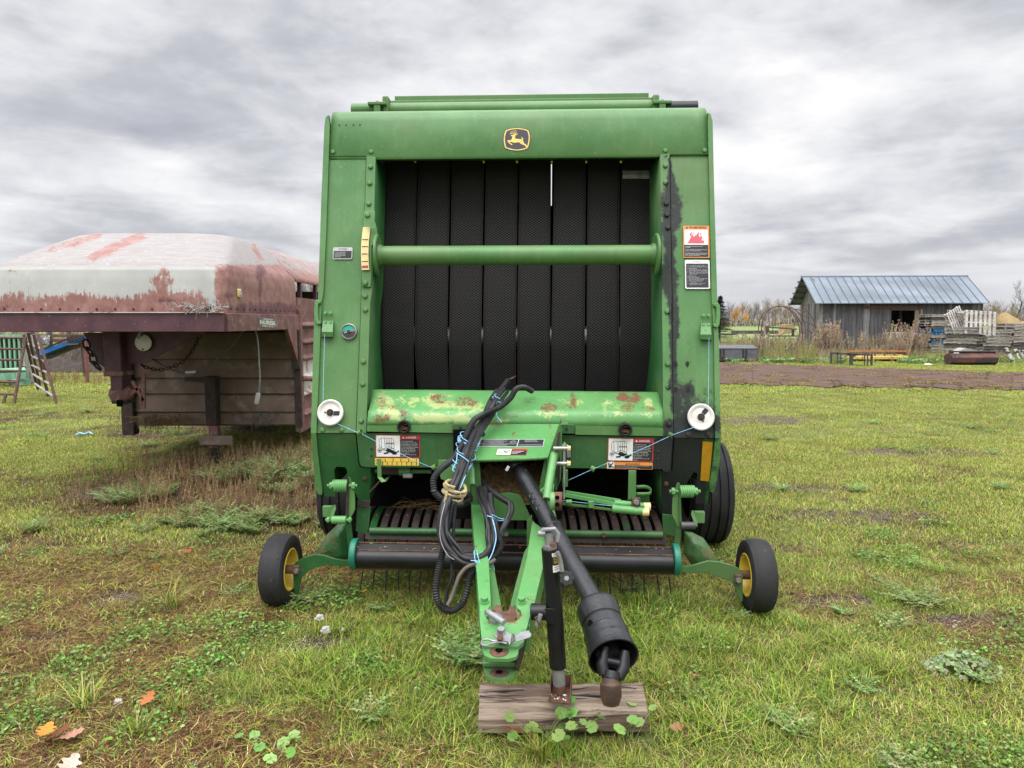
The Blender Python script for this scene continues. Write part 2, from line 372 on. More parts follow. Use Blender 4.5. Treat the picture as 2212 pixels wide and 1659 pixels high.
# side tails of the upper panel (outside the opening) reach a little lower
# --- side front panels
for side in (-1, 1):
    if side < 0:
        s1 = [c2(232, 541), c2(516, 541), c2(503, 1000), c2(478, 1560), c4(505, 60), c4(466, 1100), c4(135, 1104), c4(180, 10), c2(182, 1600), c2(205, 1100)]
        fl = [c2(520, 532), c2(590, 540), c2(586, 700), c2(566, 1560), c4(580, 40), c4(560, 745), c4(548, 1102), c4(468, 1102), c4(505, 100), c2(480, 1560), c2(505, 1000)]
        bl = [c2(551, 620), c2(545, 748), c2(537, 908), c2(508, 1630), c4(543, 83), c4(526, 511), c4(520, 697), c4(508, 1003)]
        sh = [c2(200, 232), c2(222, 215), c2(232, 290), c2(205, 1100), c2(182, 1600), c4(180, 10), c4(135, 1104), c4(90, 1104), c4(122, 0), c2(140, 1659), c2(165, 900), c2(190, 300)]
        shl = [c4(90, 1106), c4(133, 1106), c4(150, 1300), c4(186, 1595), c4(180, 1617), c4(150, 1610), c4(128, 1560), c4(108, 1300)]
        cor = [c2(258, 505), c2(556, 503)]
    else:
        s1 = [c3(1330, 530), c3(1625, 528), c3(1634, 800), c3(1650, 1659), c5(1770, 300), c5(1782, 1143), c5(1440, 1143), c5(1428, 400), c5(1425, 60), c3(1345, 1640), c3(1332, 900)]
        fl = [c3(1250, 524), c3(1322, 516), c3(1328, 900), c3(1342, 1640), c5(1422, 60), c5(1426, 400), c5(1438, 1128), c5(1352, 1128), c5(1352, 770), c5(1345, 30), c3(1268, 1600), c3(1256, 900)]
        bl = [c3(1292, 610), c3(1293, 742), c3(1298, 905), c3(1303, 995), c3(1311, 1094), c5(1386, 95), c5(1391, 530), c5(1394, 718), c5(1404, 1030)]
        sh = [c3(1625, 195), c3(1645, 210), c3(1660, 260), c3(1672, 800), c3(1697, 1659), c5(1813, 300), c5(1833, 1146), c5(1785, 1146), c5(1775, 300), c3(1652, 1640), c3(1636, 800), c3(1622, 290)]
        shl = [c5(1785, 1148), c5(1833, 1148), c5(1824, 1330), c5(1788, 1560), c5(1770, 1595), c5(1738, 1590), c5(1735, 1560), c5(1765, 1350)]
        cor = [c3(1290, 494), c3(1597, 494)]
    pan('front_side_panel', s1, Fp, .004, 'green', off=.006, step=.02, paint=P3, bevel=0)
    flg = pan('corner_post', fl, Fp, .012, 'green', off=-.008, step=.02, paint=P3, bevel=0)
    for p in bl:
        b = MB(); bolt(b, Fp(p, -.010), NF, .0155, .012); b.build('bolt', 'green', flg, paint=P3)
    for p in cor:
        b = MB(); bolt(b, Fp(p, -.004), NF, .015, .010); b.build('bolt', 'green', tp)
    sp = pan('side_shield', sh, Fp, .03, 'green', off=-.012, step=.04, paint=P3, bevel=.0)
    # depth of the side shield: runs back along the baler
    xo = Fp(sh[3] if side < 0 else sh[4]).x
    m = MB(); prof_ = [(3.94, .914), (4.295, 2.60), (4.38, 2.73), (4.60, 2.765), (5.9, 2.60), (6.3, 2.1), (6.3, 1.1), (5.7, .62), (4.0, .60)]
    xo2 = xo + (.03 if side < 0 else -.03)
    m.hexa([Vector((xo2, y - YAW * xo2, z)) for y, z in prof_], Vector((-side * .03, 0, 0)))
    m.build('side_wall', 'green', BL)
    pan('side_shield_foot', shl, Lp, .03, 'green', off=-.012, bevel=.0, step=.04, paint=P3)
    # inner wall seen beside the belts
    ed = ([c2(588, 545), c2(583, 800), c2(566, 1560), c4(580, 40), c4(560, 745), c4(548, 1102)] if side < 0 else [c3(1252, 528), c3(1256, 900), c3(1270, 1600), c5(1346, 40), c5(1353, 770), c5(1354, 1128)])
    q = [Fp(p, 0) for p in ed]; m = MB(); m.grid([q, [v + Vector((-.012 * side, .95, 0)) for v in q]])
    m.build('inner_wall', 'green_shaded', BL, solid=.006)
def seam(pts, plane, off, r=.0022, par=BL): MB().tube([plane(p, off) for p in pts], r, 5).build('seam_gap', 'interior', par)
for s_ in ([c2(233, 290), c2(206, 1100), c2(183, 1600), c4(180, 10), c4(135, 1106)], [c2(232, 537), c2(520, 537)], [c2(520, 540), c2(505, 1000), c2(480, 1560), c4(505, 100), c4(466, 1100)], [c4(135, 1106), c4(466, 1104)], [c3(1623, 290), c3(1636, 800), c3(1652, 1640), c5(1776, 300), c5(1784, 1146)], [c3(1325, 526), c3(1624, 525)], [c3(1325, 530), c3(1330, 900), c3(1344, 1640), c5(1427, 400), c5(1440, 1140)], [c5(1440, 1146), c5(1784, 1146)], [c2(590, 545), c3(1250, 530)][:0]):
    if s_: seam(s_, Fp, -.0045 if len(s_) < 3 else -.003)
for s_ in ([c4(136, 1110), c4(152, 1300), c6(574, 260), c6(590, 374)], [c5(1783, 1150), c5(1765, 1350), c7(1652, 10), c7(1640, 250), c7(1606, 510)]): seam(s_, Lp, -.002, .003)
for s_ in ([c4(553, 1093), c4(1268, 1105)], [c5(622, 1122), c5(1353, 1133)], [c4(464, 1104), c4(487, 1345), c4(500, 1385)], [c5(1442, 1134), c5(1428, 1300), c5(1420, 1422)]): seam(s_, Vp(3.898), 0, .003)
# small holes in the upper left of the top panel, and seams
for p in (c2(307, 294), c2(360, 294), c2(418, 292), c2(469, 291)):
    b = MB(); q = Fp(p, -.0035); b.lathe(q, NF, [(0.006, 0), (.006, .001), (0, .001)], 10); b.build('bolt_hole', 'd_black', tp)
# --- tubes over the top
def xtube(pa, pb, Y, r, name, mat, seg=20, parent=BL):
    a, b = V(pa, Y), V(pb, Y); z = (a.z + b.z) / 2; a.z = b.z = z
    return MB().tube([a, b], r, seg).build(name, mat, parent)
t1_ = xtube(c2(692, 172), c3(1192, 162), 4.62, .0445, 'top_roller', 'green')
xtube(c2(408, 174), c2(660, 174), 4.60, .0395, 'roller_stub', 'green')
xtube(c3(1218, 160), c3(1300, 160), 4.60, .039, 'roller_stub', 'green')
xtube(c3(1295, 160), c3(1537, 160), 4.58, .042, 'roller_stub', 'black_paint')
for p in (c2(678, 160), c3(1207, 150)):
    q = V(p, 4.60); MB().box(q, (.04, .10, .125)).build('roller_bracket', 'green', BL, bevel=.01)
for p in (c2(608, 170), c3(1262, 160)):
    q = V(p, 4.55); b = MB(); b.box(q + Vector((0, 0, -.01)), (.04, .06, .09)); b.box(q + Vector((0, 0, .028)), (.115, .07, .018)); bolt(b, q + Vector((0, -.01, .037)), (0, 0, 1), .014, .012)
    b.build('roller_clamp', 'green', BL, bevel=.004)
def xbar(pa, pb, Y, hh, name, mat, d=.05):
    a, b = V(pa, Y), V(pb, Y); z = (a.z + b.z) / 2; c = (a + b) / 2; c.z = z
    return MB().box(c, ((b - a).length, d, hh), Matrix.Rotation(-YAW, 3, 'Z')).build(name, mat, BL, bevel=.004)
xbar(c2(700, 127), c3(1195, 117), 4.85, .04, 'gate_rail', 'green')
xbar(c2(745, 103), c3(1157, 91), 5.05, .06, 'gate_rail', 'green')
# --- belts
rowsB = [(318, 4.60), (352, 4.56), (430, 4.50), (551, 4.43), (650, 4.37), (700, 4.335), (724, 4.33), (750, 4.335), (790, 4.365), (850, 4.42), (905, 4.47)]
bt = [(831, 900, 822, 893, 826, 893), (904, 972, 896, 966, 904, 971), (977, 1045, 971, 1039, 972, 1039), (1050, 1118, 1044, 1114, 1047, 1114), (1123, 1189, 1118, 1188, 1119, 1187), (1198, 1265, 1192, 1263, 1192, 1261), (1270, 1338, 1268, 1337, 1265, 1333), (1343, 1411, 1340, 1412, 1336, 1409)]
for bi, (a0_, a1_, b0_, b1_, c0_, c1_) in enumerate(bt):
    rows = []; uvr = []; L = 0; prevp = None
    ctrl = [V((1106, y), Y) for y, Y in rowsB]; path = spl(ctrl, 6)
    xs_ = []
    for q in path:
        y = proj(q)[1]
        if y < 720: t = (y - 352) / 368; l = a0_ + (b0_ - a0_) * t; r = a1_ + (b1_ - a1_) * t
        else: t = (y - 720) / 128; t = t * t if t < 1 else t; l = b0_ + (c0_ - b0_) * t; r = b1_ + (c1_ - b1_) * t
        if prevp is not None: L += (q - prevp).length
        prevp = q
        A = onpl((l, y), q, Vector((YAW, 1, 0))); B = onpl((r, y), q, Vector((YAW, 1, 0))); A.z = B.z = q.z
        row = []
        for k in range(9):
            s_ = k / 8; w = A.lerp(B, s_); w.y += .006 * math.sin(L * 5 + bi * 1.7) + .010 * (2 * s_ - 1) ** 2 * (.6 + .4 * math.sin(L * 3 + bi)); row.append(w)
        rows.append(row); uvr.append((L + bi * .037, (B - A).length))
    mb = MB().grid(rows); o = mb.build('belt', 'belt', BL, smooth=60, solid=.007, fix=False)
    me = o.data; uvl = me.uv_layers.new(name='UVMap')
    for lp in me.loops:
        vi = lp.vertex_index; r_, k = divmod(vi, 9); uvl.data[lp.index].uv = (uvr[r_][1] * k / 8, uvr[r_][0])
    at_ = me.attributes.new('edge', 'FLOAT', 'POINT'); at_.data.foreach_set('value', [0.0] * len(me.vertices))
    # frayed pale edge cords
    for k in (0, 8):
        e = MB().tube([r[k] + Vector((0, -.003, 0)) for r in rows], .0016, 4); e.build('belt_edge', 'dark_rust' if (bi + k) % 3 else 'rubber', o)
    if bi == 7:
        lace = MB()
        for k in range(26):
            p = c3(962 + k * 8.6, 668); q = V(p, 4.535); lace.box(q, (.0045, .006, .03))
            p = c3(962 + k * 8.6, 698); q = V(p, 4.53); lace.box(q, (.0065, .006, .022))
        lace.build('belt_lacing', 'galv', o)
# rollers behind belts
a, b = V(c4(645, 305), 4.42), V(c5(1300, 300), 4.42); MB().tube([a, b], .062, 24).build('belt_roller', 'steel', BL)
for p, s in ((c4(655, 305), 1), (c5(1290, 315), -1)):
    q = V(p, 4.36); MB().tube([q - Vector((.03 * s, 0, 0)), q + Vector((.012 * s, 0, 0))], .058, 20).build('roller_cap', 'green', BL, bevel=.004)
# dark interior boards with one thin gap
zA, zB = 1.0, 2.9
g0, g1 = at((1190, 400), 5.35).x, at((1192.2, 400), 5.35).x
MB().box(((g0 + g1) / 2, 5.36, 1.62), (.06, .02, 1.55)).build('rear_belt_panel', 'interior', BL)
MB().box(((g0 + g1) / 2, 5.36, 2.80), (.06, .02, .20)).build('rear_belt_panel', 'interior', BL)
for x0, x1 in ((-1.0, g0), (g1, 1.1)):
    MB().box(((x0 + x1) / 2, 5.35, (zA + zB) / 2 - .15), (x1 - x0, .02, zB - zA + .3)).build('rear_belt_panel', 'interior', BL)
MB().box((.05, 4.95, ZTOP - .06), (2.0, 1.1, .02)).build('roof_sheet', 'green_shaded', BL)
MB().box((.05, 6.25, 1.15), (2.1, .05, .9)).build('rear_gate', 'green', BL)
MB().box((.02, 4.75, .62), (2.2, .02, 1.0)).build('throat_dark_sheet', 'interior', BL)  # near-black sheet added so the throat reads as deep shade
MB().box((.02, 4.38, 1.0), (1.75, .7, .015)).build('floor_board', 'interior', BL)
for p in ((897, 349), (1045, 350), (1117, 350), (1192, 350), (1266, 350), (1341, 350)):
    q = V(p, 4.33); b = MB(); bolt(b, q, (0, -1, 0), .006, .01, True); b.build('bolt', 'd_gold', tp)
# --- cross tube
a, b = V(c2(612, 1310), 4.10), V(c3(1212, 1310), 4.10); z = (a.z + b.z) / 2; a.z = b.z = z
ct = MB().tube([a, b], .0555, 32).build('cross_tube', 'green', BL)
for q, s in ((a, -1), (b, 1)):
    MB().lathe(q, (s, 0, 0), [(0, -.006), (.115, -.006), (.12, 0), (.12, .008), (.0, .01)], 32).build('tube_flange', 'green', ct)
    MB().lathe(q, (s, 0, 0), [(.055, -.03), (.066, -.012), (.066, 0)], 24).build('weld_ring', 'green', ct)
# --- bale size gauge
gb = pan('gauge_bracket', [c2(500, 965), c2(585, 962), c2(582, 1040), c2(598, 1095), c2(612, 1200), c2(560, 1240), c2(560, 1480), c2(552, 1560), c2(480, 1555), c2(478, 1300), c2(492, 1060)], Fp, .01, 'green', off=-.022, bevel=.004)
for p in (c2(528, 997), c2(510, 1528)):
    b = MB(); bolt(b, Fp(p, -.022), NF, .017, .013); b.build('bolt', 'green', gb)
def bowed(y0, y1, l0, l1, off, n=10):
    q = []
    for s_, w in ((0, 0), (1, 1)):
        pass
    L_ = []; R_ = []
    for i in range(n + 1):
        t = i / n; y = y0 + (y1 - y0) * t; bow = -10 * math.sin(PI * t) + (490 - 480) * (1 - t) + 480
        L_.append(c2(bow + l0, y)); R_.append(c2(bow + l1, y))
    return [Fp(p, off) for p in L_ + R_[::-1]]
m = MB(); m.poly(bowed(1090, 1424, 2, 60, -.034), BK * .004); gp = m.build('scale_plate', 'd_cream', gb)
for y in (1187, 1241, 1299, 1358):
    t = (y - 1090) / 334; bow = -10 * math.sin(PI * t) + 10 * (1 - t) + 480
    m = MB(); m.hexa([Fp(c2(bow + 8, y - 2.6), -.0355), Fp(c2(bow + 54, y - 2.6), -.0355), Fp(c2(bow + 54, y + 2.6), -.0355), Fp(c2(bow + 8, y + 2.6), -.0355)], NF * .0008); m.build('scale_mark', 'd_black', gp)
m = MB(); m.hexa([Fp(c2(485, 1390), -.0355), Fp(c2(532, 1390), -.0355), Fp(c2(530, 1408), -.0355), Fp(c2(484, 1408), -.0355)], NF * .0008); m.build('scale_mark', 'd_red', gp)
m = MB(); m.poly([Fp(p, -.042) for p in (c2(520, 1100), c2(560, 1092), c2(590, 1092), c2(592, 1108), c2(560, 1103))], NF * .006); m.build('pointer', 'green', gb)
# --- rusty hood over the pickup
def rowh(l, r, Y, n=60):
    a, b = V(l, Y), V(r, Y); return [a.lerp(b, i / n) for i in range(n + 1)]
hr = [rowh(c4(604, 742), c5(1322, 764), 4.12), rowh(c4(600, 748), c5(1325, 769), 4.08)]
for i in range(1, 9):
    t = i / 8; hr.append(rowh((c4(600, 748)[0] * (1 - t) + c4(575, 905)[0] * t, c4(0, 748)[1] * (1 - t) + c4(0, 905)[1] * t), (c5(1325, 0)[0] * (1 - t) + c5(1346, 0)[0] * t, c5(0, 769)[1] * (1 - t) + c5(0, 905)[1] * t), 4.08 - .15 * t))
hr += [rowh(c4(566, 930), c5(1349, 925), 3.905), rowh(c4(562, 960), c5(1350, 955), 3.890), rowh(c4(558, 1000), c5(1351, 1000), 3.884), rowh(c4(555, 1040), c5(1352, 1065), 3.883)]
hood = MB().grid(hr).build('pickup_hood', 'green_lit', BL, solid=.004, smooth=50, paint=PH)
# hood skirt with the stepped cut-out for the tongue box
pan('hood_skirt', [c4(555, 1040), c4(1268, 1030), c4(1268, 1103), c4(552, 1090)], Vp(3.881), .004, 'green', parent=hood)
pan('hood_skirt', [c5(622, 1040), c5(1352, 1060), c5(1353, 1131), c5(622, 1119)], Vp(3.881), .004, 'green', parent=hood)
for l, r in ((c4(1268, 1028), c4(1420, 1028)), (c5(505, 1032), c5(620, 1034))):
    pan('hood_tab', [(l[0], l[1]), (r[0], r[1]), (r[0], r[1] + 20), (l[0], l[1] + 20)], Vp(3.86), .03, 'green_shaded')
for p in (c4(1330, 1061), c5(551, 1070)):
    q = V(p, 3.855); MB().lathe(q, NV, [(0, 0), (.008, 0), (.008, .002), (0, .002)], 12).build('bolt_hole', 'd_black', BL)
for p in (c4(864, 1050), c5(1038, 1073)):
    q = V(p, 3.878); g = MB().lathe(q, NV, [(.030, 0), (.0375, .002), (.0375, .014), (.030, .018), (.025, .012), (.025, 0)], 28).build('sight_grommet', 'rubber', BL)
    MB().lathe(q, NV, [(.026, .001), (0, .001)], 20).build('grommet_hole', 'interior', g)
    m = MB(); random.seed(3)
    for i in range(7): a_ = random.uniform(-.02, .02); m.tube([q + NV * .003 + Vector((-.02, 0, a_)), q + NV * .004 + Vector((.02, 0, a_ + random.uniform(-.015, .015)))], .0011, 4)
    m.build('straw', 'hay', g)
# --- danger panel (wide lower panel)
dp = pan('lower_front_panel', [c4(470, 1110), c4(555, 1104), c4(1268, 1106), c4(1268, 1102), c5(420, 1118), c5(622, 1121), c5(1440, 1132), c5(1426, 1300), c5(1418, 1424), c5(1360, 1424), c5(1340, 1402), c5(560, 1393), c4(1120, 1388), c4(560, 1386), c4(508, 1380), c4(490, 1340)], Vp(3.90), .004, 'green_shaded', step=.02, paint=P3, bevel=0)
# --- lower side panels
lsl = [c4(137, 1109), c4(462, 1109), c4(487, 1345), c4(500, 1388), c4(570, 1396), c6(965, 140), c6(965, 405), c6(872, 402), c6(845, 340), c6(787, 330), c6(780, 165), c6(765, 138), c6(695, 134), c6(677, 160), c6(688, 374), c6(590, 374), c6(570, 250), c4(152, 1300)]
lsr = [c5(1448, 1148), c5(1781, 1148), c5(1762, 1350), c7(1650, 10), c7(1640, 250), c7(1605, 510), c7(1505, 505), c7(1518, 275), c7(1490, 265), c7(1430, 365), c7(1375, 345), c7(1355, 620), c7(1245, 585), c7(1238, 262), c7(1325, 258)]
pan('lower_side_panel', lsl, Lp, .004, 'green_shaded', step=.02, paint=P3, bevel=0, off=.004)
pan('lower_side_panel', lsr, Lp, .004, 'green_shaded', step=.02, paint=P3, bevel=0, off=.004)
tg_ = [c5(1682, 1172), c5(1765, 1180), c5(1735, 1505), c5(1662, 1498)]
pan('reflector_strip', tg_, Lp, .0012, 'reflector', off=-.0015, bevel=0)
# cheek plates turning back behind the lower side panels
for pts, s in (([c6(965, 140), c6(968, 405)], 1), ([c7(1238, 262), c7(1240, 585)], -1)):
    a, b = [Lp(p, .006) for p in pts]; m = MB(); m.grid([[a, b], [a + Vector((.02 * s, .33, -.0)), b + Vector((.02 * s, .25, .08))]]); m.build('cheek_plate', 'green_shaded', BL, solid=.006)
for p in (c6(922, 232), c7(1277, 355)):
    b = MB(); bolt(b, Lp(p, 0), NV, .014, .006); b.build('bolt', 'rust', BL)
for p in (c4(187, 1077), c4(345, 1077), c5(1565, 1115), c5(1727, 1113)):
    b = MB(); bolt(b, Fp(p, .002), NF, .0145, .007); b.build('bolt', 'dark_rust' if p[0] > 1400 else 'green', BL)
for p in (c4(593, 1291), c4(593, 1234), c5(1311, 1255), c5(1309, 1320)):
    b = MB(); bolt(b, V(p, 3.898), NV, .007, .003); b.build('bolt', 'dark_rust', dp)
for p in (c5(1456, 530), c5(1555, 532), c5(1460, 742), c5(1563, 742)):
    q = Fp(p, .003); m = MB(); m.poly([q + Vector((.008 * math.cos(t), 0, .017 * math.sin(t))) for t in [2 * PI * k / 12 for k in range(12)]], NF * .002); m.build('slot_hole', 'd_black', BL)
# --- decals
class Dec:
    """flat sticker: corner points give a local frame in metres; y points down"""
    def __init__(s, tl, tr, bl, plane, off, parent, name='decal'):
        s.o = plane(tl, off); a = plane(tr, off) - s.o; b = plane(bl, off) - s.o
        s.W = a.length; s.ux = a.normalized(); n = s.ux.cross(b).normalized(); s.uy = n.cross(s.ux).normalized(); s.Hh = b.dot(s.uy)
        s.n = n if n.y < 0 else -n; s.base = None; s.par = parent; s.lay = 0; s.name = name
    def P(s, x, y, l=0): return s.o + s.ux * (x * s.W) + s.uy * (y * s.Hh) + s.n * (l * .0005 + .0003)
    def shape(s, pts, mat, l=1, name='print'):
        m = MB(); q = [s.P(x, y, l) for x, y in pts]; tr = tessellate_polygon([q]); m.add(q, [tuple(t) for t in tr])
        o = m.build(name if s.base else s.name, mat, s.base or s.par, smooth=0, fix=False)
        if s.base is None: s.base = o
        return o
    def rr(s, x0, y0, x1, y1, mat, l=1, r=.0, name='print'):
        if r == 0: pts = [(x0, y0), (x1, y0), (x1, y1), (x0, y1)]
        else:
            ry = r * s.W / s.Hh; pts = []
            for cx, cy, a in ((x1 - r, y0 + ry, -90), (x1 - r, y1 - ry, 0), (x0 + r, y1 - ry, 90), (x0 + r, y0 + ry, 180)):
                for k in range(5): t = R(a + k * 22.5); pts.append((cx + r * math.cos(t), cy + ry * math.sin(t)))
        return s.shape(pts, mat, l, name)
    def line(s, pts, w, mat, l=2, name='print'):
        m = MB(); out = []
        for (x0, y0), (x1, y1) in zip(pts, pts[1:]):
            a, b = s.P(x0, y0, l), s.P(x1, y1, l); d = (b - a).normalized(); n = d.cross(s.n).normalized() * w / 2; d = d * w * .4
            m.add([a - d + n, b + d + n, b + d - n, a - d - n], [(0, 1, 2, 3)])
        return m.build(name, mat, s.base, smooth=0, fix=False)
    def text(s, txt, x, y, h, mat, l=2, w=None, align='LEFT', bold=0.):
        cu = bpy.data.curves.new('lettering', 'FONT'); cu.body = txt; cu.size = 1; cu.align_x = align; cu.offset = bold; cu.resolution_u = 2
        ob = bpy.data.objects.new('tmp', cu); COL.objects.link(ob); dg = bpy.context.evaluated_depsgraph_get(); dg.update()
        me = bpy.data.meshes.new_from_object(ob.evaluated_get(dg)); bpy.data.objects.remove(ob)
        vs = [v.co.copy() for v in me.vertices]; sc = h * s.Hh / .7
        if w and vs:
            ww = max(v.x for v in vs) - min(v.x for v in vs); sx = w * s.W / ww
        else: sx = sc
        o0 = s.P(x, y, l); W = ORG[s.base.name]
        for v in me.vertices: v.co = o0 + s.ux * (v.co.x * sx) - s.uy * (v.co.y * sc) - W
        me.name = 'lettering'; o = bpy.data.objects.new('lettering', me); COL.objects.link(o); ORG[o.name] = W; o.parent = s.base
        me.materials.clear(); me.materials.append(MATS[mat]); return o
    def block(s, lines, x, y, h, lead, mat, l=2, w=None):
        for i, t in enumerate(lines):
            if t: s.text(t, x, y + lead * (i + 1), h, mat, l)
# emblem on the upper panel
em = Dec(e1(700, 375), e1(1415, 375), e1(700, 980), Fp, -.0065, tp, 'emblem')
def en(x, y): return ((x - 700) / 715, (y - 375) / 605)
def arcs(pts, n=6):
    out = []
    for i in range(0, len(pts), 2):
        a = Vector(pts[i]); c = Vector(pts[i + 1]); b = Vector(pts[(i + 2) % len(pts)]); q = c * 2 - (a + b) / 2
        for k in range(n): t = k / n; p = a * (1 - t) ** 2 + q * 2 * t * (1 - t) + b * t * t; out.append(tuple(p))
    return out
ring = lambda k: [tuple(Vector((1060, 678)) + (Vector(p) - Vector((1060, 678))) * k) for p in ((768, 437), (1060, 378), (1365, 437), (1410, 655), (1358, 915), (1060, 978), (757, 905), (714, 650))]
em.shape([en(*p) for p in arcs(ring(1))], 'd_teal', 1)
em.shape([en(*p) for p in arcs(ring(.945))], 'd_gold', 2); em.shape([en(*p) for p in arcs(ring(.86))], 'd_logo', 3)
deer = [(908, 580), (935, 572), (975, 565), (1008, 545), (1040, 548), (1060, 540), (1087, 543), (1070, 565), (1045, 574), (1030, 580), (1018, 620), (1020, 650), (1040, 670), (1100, 672), (1190, 682), (1187, 650), (1168, 616), (1197, 632), (1222, 662), (1228, 690), (1212, 695), (1230, 730), (1248, 785), (1290, 808), (1325, 850), (1345, 895), (1315, 895), (1265, 832), (1200, 812), (1160, 790), (1130, 762), (1090, 758), (1010, 768), (950, 755), (900, 742), (870, 738), (905, 780), (945, 800), (958, 832), (920, 815), (870, 780), (830, 735), (822, 715), (850, 708), (925, 700), (935, 670), (955, 610), (930, 602), (912, 594)]
em.shape([en(*p) for p in deer], 'd_gold', 4)
mm = .0034
em.line([en(*p) for p in ((1028, 556), (1046, 520), (1040, 480), (1012, 455))], mm, 'd_gold', 4)
em.line([en(*p) for p in ((1035, 540), (1000, 532), (940, 530), (892, 545))], mm, 'd_gold', 4)
em.line([en(*p) for p in ((985, 530), (935, 512), (905, 492))], mm * .8, 'd_gold', 4); em.line([en(*p) for p in ((1010, 532), (990, 490), (955, 465))], mm * .8, 'd_gold', 4)
# important (small, left)
d = Dec(c2(259, 1248), c2(411, 1248), c2(259, 1341), Fp, -.0015, BL, 'notice_decal'); d.rr(0, 0, 1, 1, 'd_grey', 1, .08); d.rr(.04, .30, .96, .93, 'd_black', 2)
d.text('IMPORTANT', .28, .22, .13, 'd_black', 3, .44)
for i in range(5): d.text(('Keep twine arm pivots clean', 'and free of dust. Lubricate', 'every ten hours of work', 'before you start baler', 'operator manual')[i], .1, .44 + i * .095, .06, 'd_white', 3, .55 if i < 4 else .3)
# flame warning
d = Dec(w1(390, 250), w1(885, 252), w1(390, 858), Fp, -.0015, BL, 'warning_decal'); u = lambda x, y: ((x - 390) / 497, (y - 250) / 607)
d.rr(0, 0, 1, 1, 'd_orange', 1, .02); d.rr(*u(412, 325), *u(860, 612), 'd_white', 2); d.rr(*u(405, 614), *u(862, 840), 'd_black', 2)
d.shape([u(*p) for p in ((436, 305), (464, 262), (492, 305))], 'd_black', 2); d.text('!', .142, .088, .05, 'd_orange', 3); d.text('WARNING', .222, .09, .070, 'd_black', 3, .67, bold=.015)
d.shape([u(*p) for p in ((458, 585), (490, 555), (520, 500), (545, 440), (580, 415), (583, 470), (610, 440), (628, 425), (630, 450), (655, 400), (700, 368), (680, 430), (705, 470), (728, 440), (740, 430), (748, 485), (735, 520), (760, 540), (775, 520), (788, 545), (775, 585))], 'd_pink', 3)
d.shape([u(*p) for p in ((515, 458), (520, 400), (575, 363), (550, 410), (540, 440))], 'd_pink', 3); d.shape([u(*p) for p in ((575, 410), (612, 368), (600, 400))], 'd_pink', 3); d.shape([u(*p) for p in ((708, 430), (715, 390), (732, 400), (725, 425))], 'd_pink', 3); d.shape([u(*p) for p in ((750, 510), (770, 470), (770, 500))], 'd_pink', 3)
for t, y in (('AVOID SERIOUS PERSONAL INJURY', 648), ('OR DEATH.', 670), ('DO NOT ATTEMPT TO EXTINGUISH A FIRE', 712), ('THAT IS TOO FAR ADVANCED.', 733), ("SEE OPERATOR'S MANUAL FOR INFORMATION", 778), ('ABOUT PREVENTING AND EXTINGUISHING', 799), ('FIRES BEFORE OPERATING.', 820)):
    d.text(t, *u(424, y), .022, 'd_white', 3, len(t) * .0235)
# important (right)
d = Dec(w1(415, 893), w1(898, 893), w1(415, 1455), Fp, -.0015, BL, 'notice_decal'); u = lambda x, y: ((x - 415) / 483, (y - 893) / 562)
d.rr(0, 0, 1, 1, 'd_teal', 1, .07); d.rr(.012, .012, .988, .988, 'd_white', 2, .06); d.rr(*u(443, 970), *u(862, 1425), 'd_logo', 3, .03); d.text('IMPORTANT', *u(565, 948), .035, 'd_black', 3, .35)
for t, y in (('There is a risk of fire during operation of', 1018), ('large round balers, especially in dry materials.', 1040), ('TO MINIMIZE THIS RISK:', 1072), ('1.  Clean area for crop buildup, wrapping and', 1094), ('     overheating around of moving parts.', 1113), ('2.  Attach a pressurized water fire extinguisher', 1136), ('     to baler (see operators manual for', 1156), ('     attachment).', 1175), ('IF FIRE SHOULD OCCUR', 1216), ('1.  Eject bale immediately.', 1240), ('2.  Move tractor and baler upwind for 200 ft.', 1262), ('     away from flammable material.', 1281), ('3.  Close gate and engage gate lock', 1304), ('     valve.', 1324), ('4.  Use fire extinguisher or other water', 1348), ('     supply to put out fire.', 1367)):
    d.text(t, *u(464, y), .020, 'd_white', 4, len(t) * .0175)
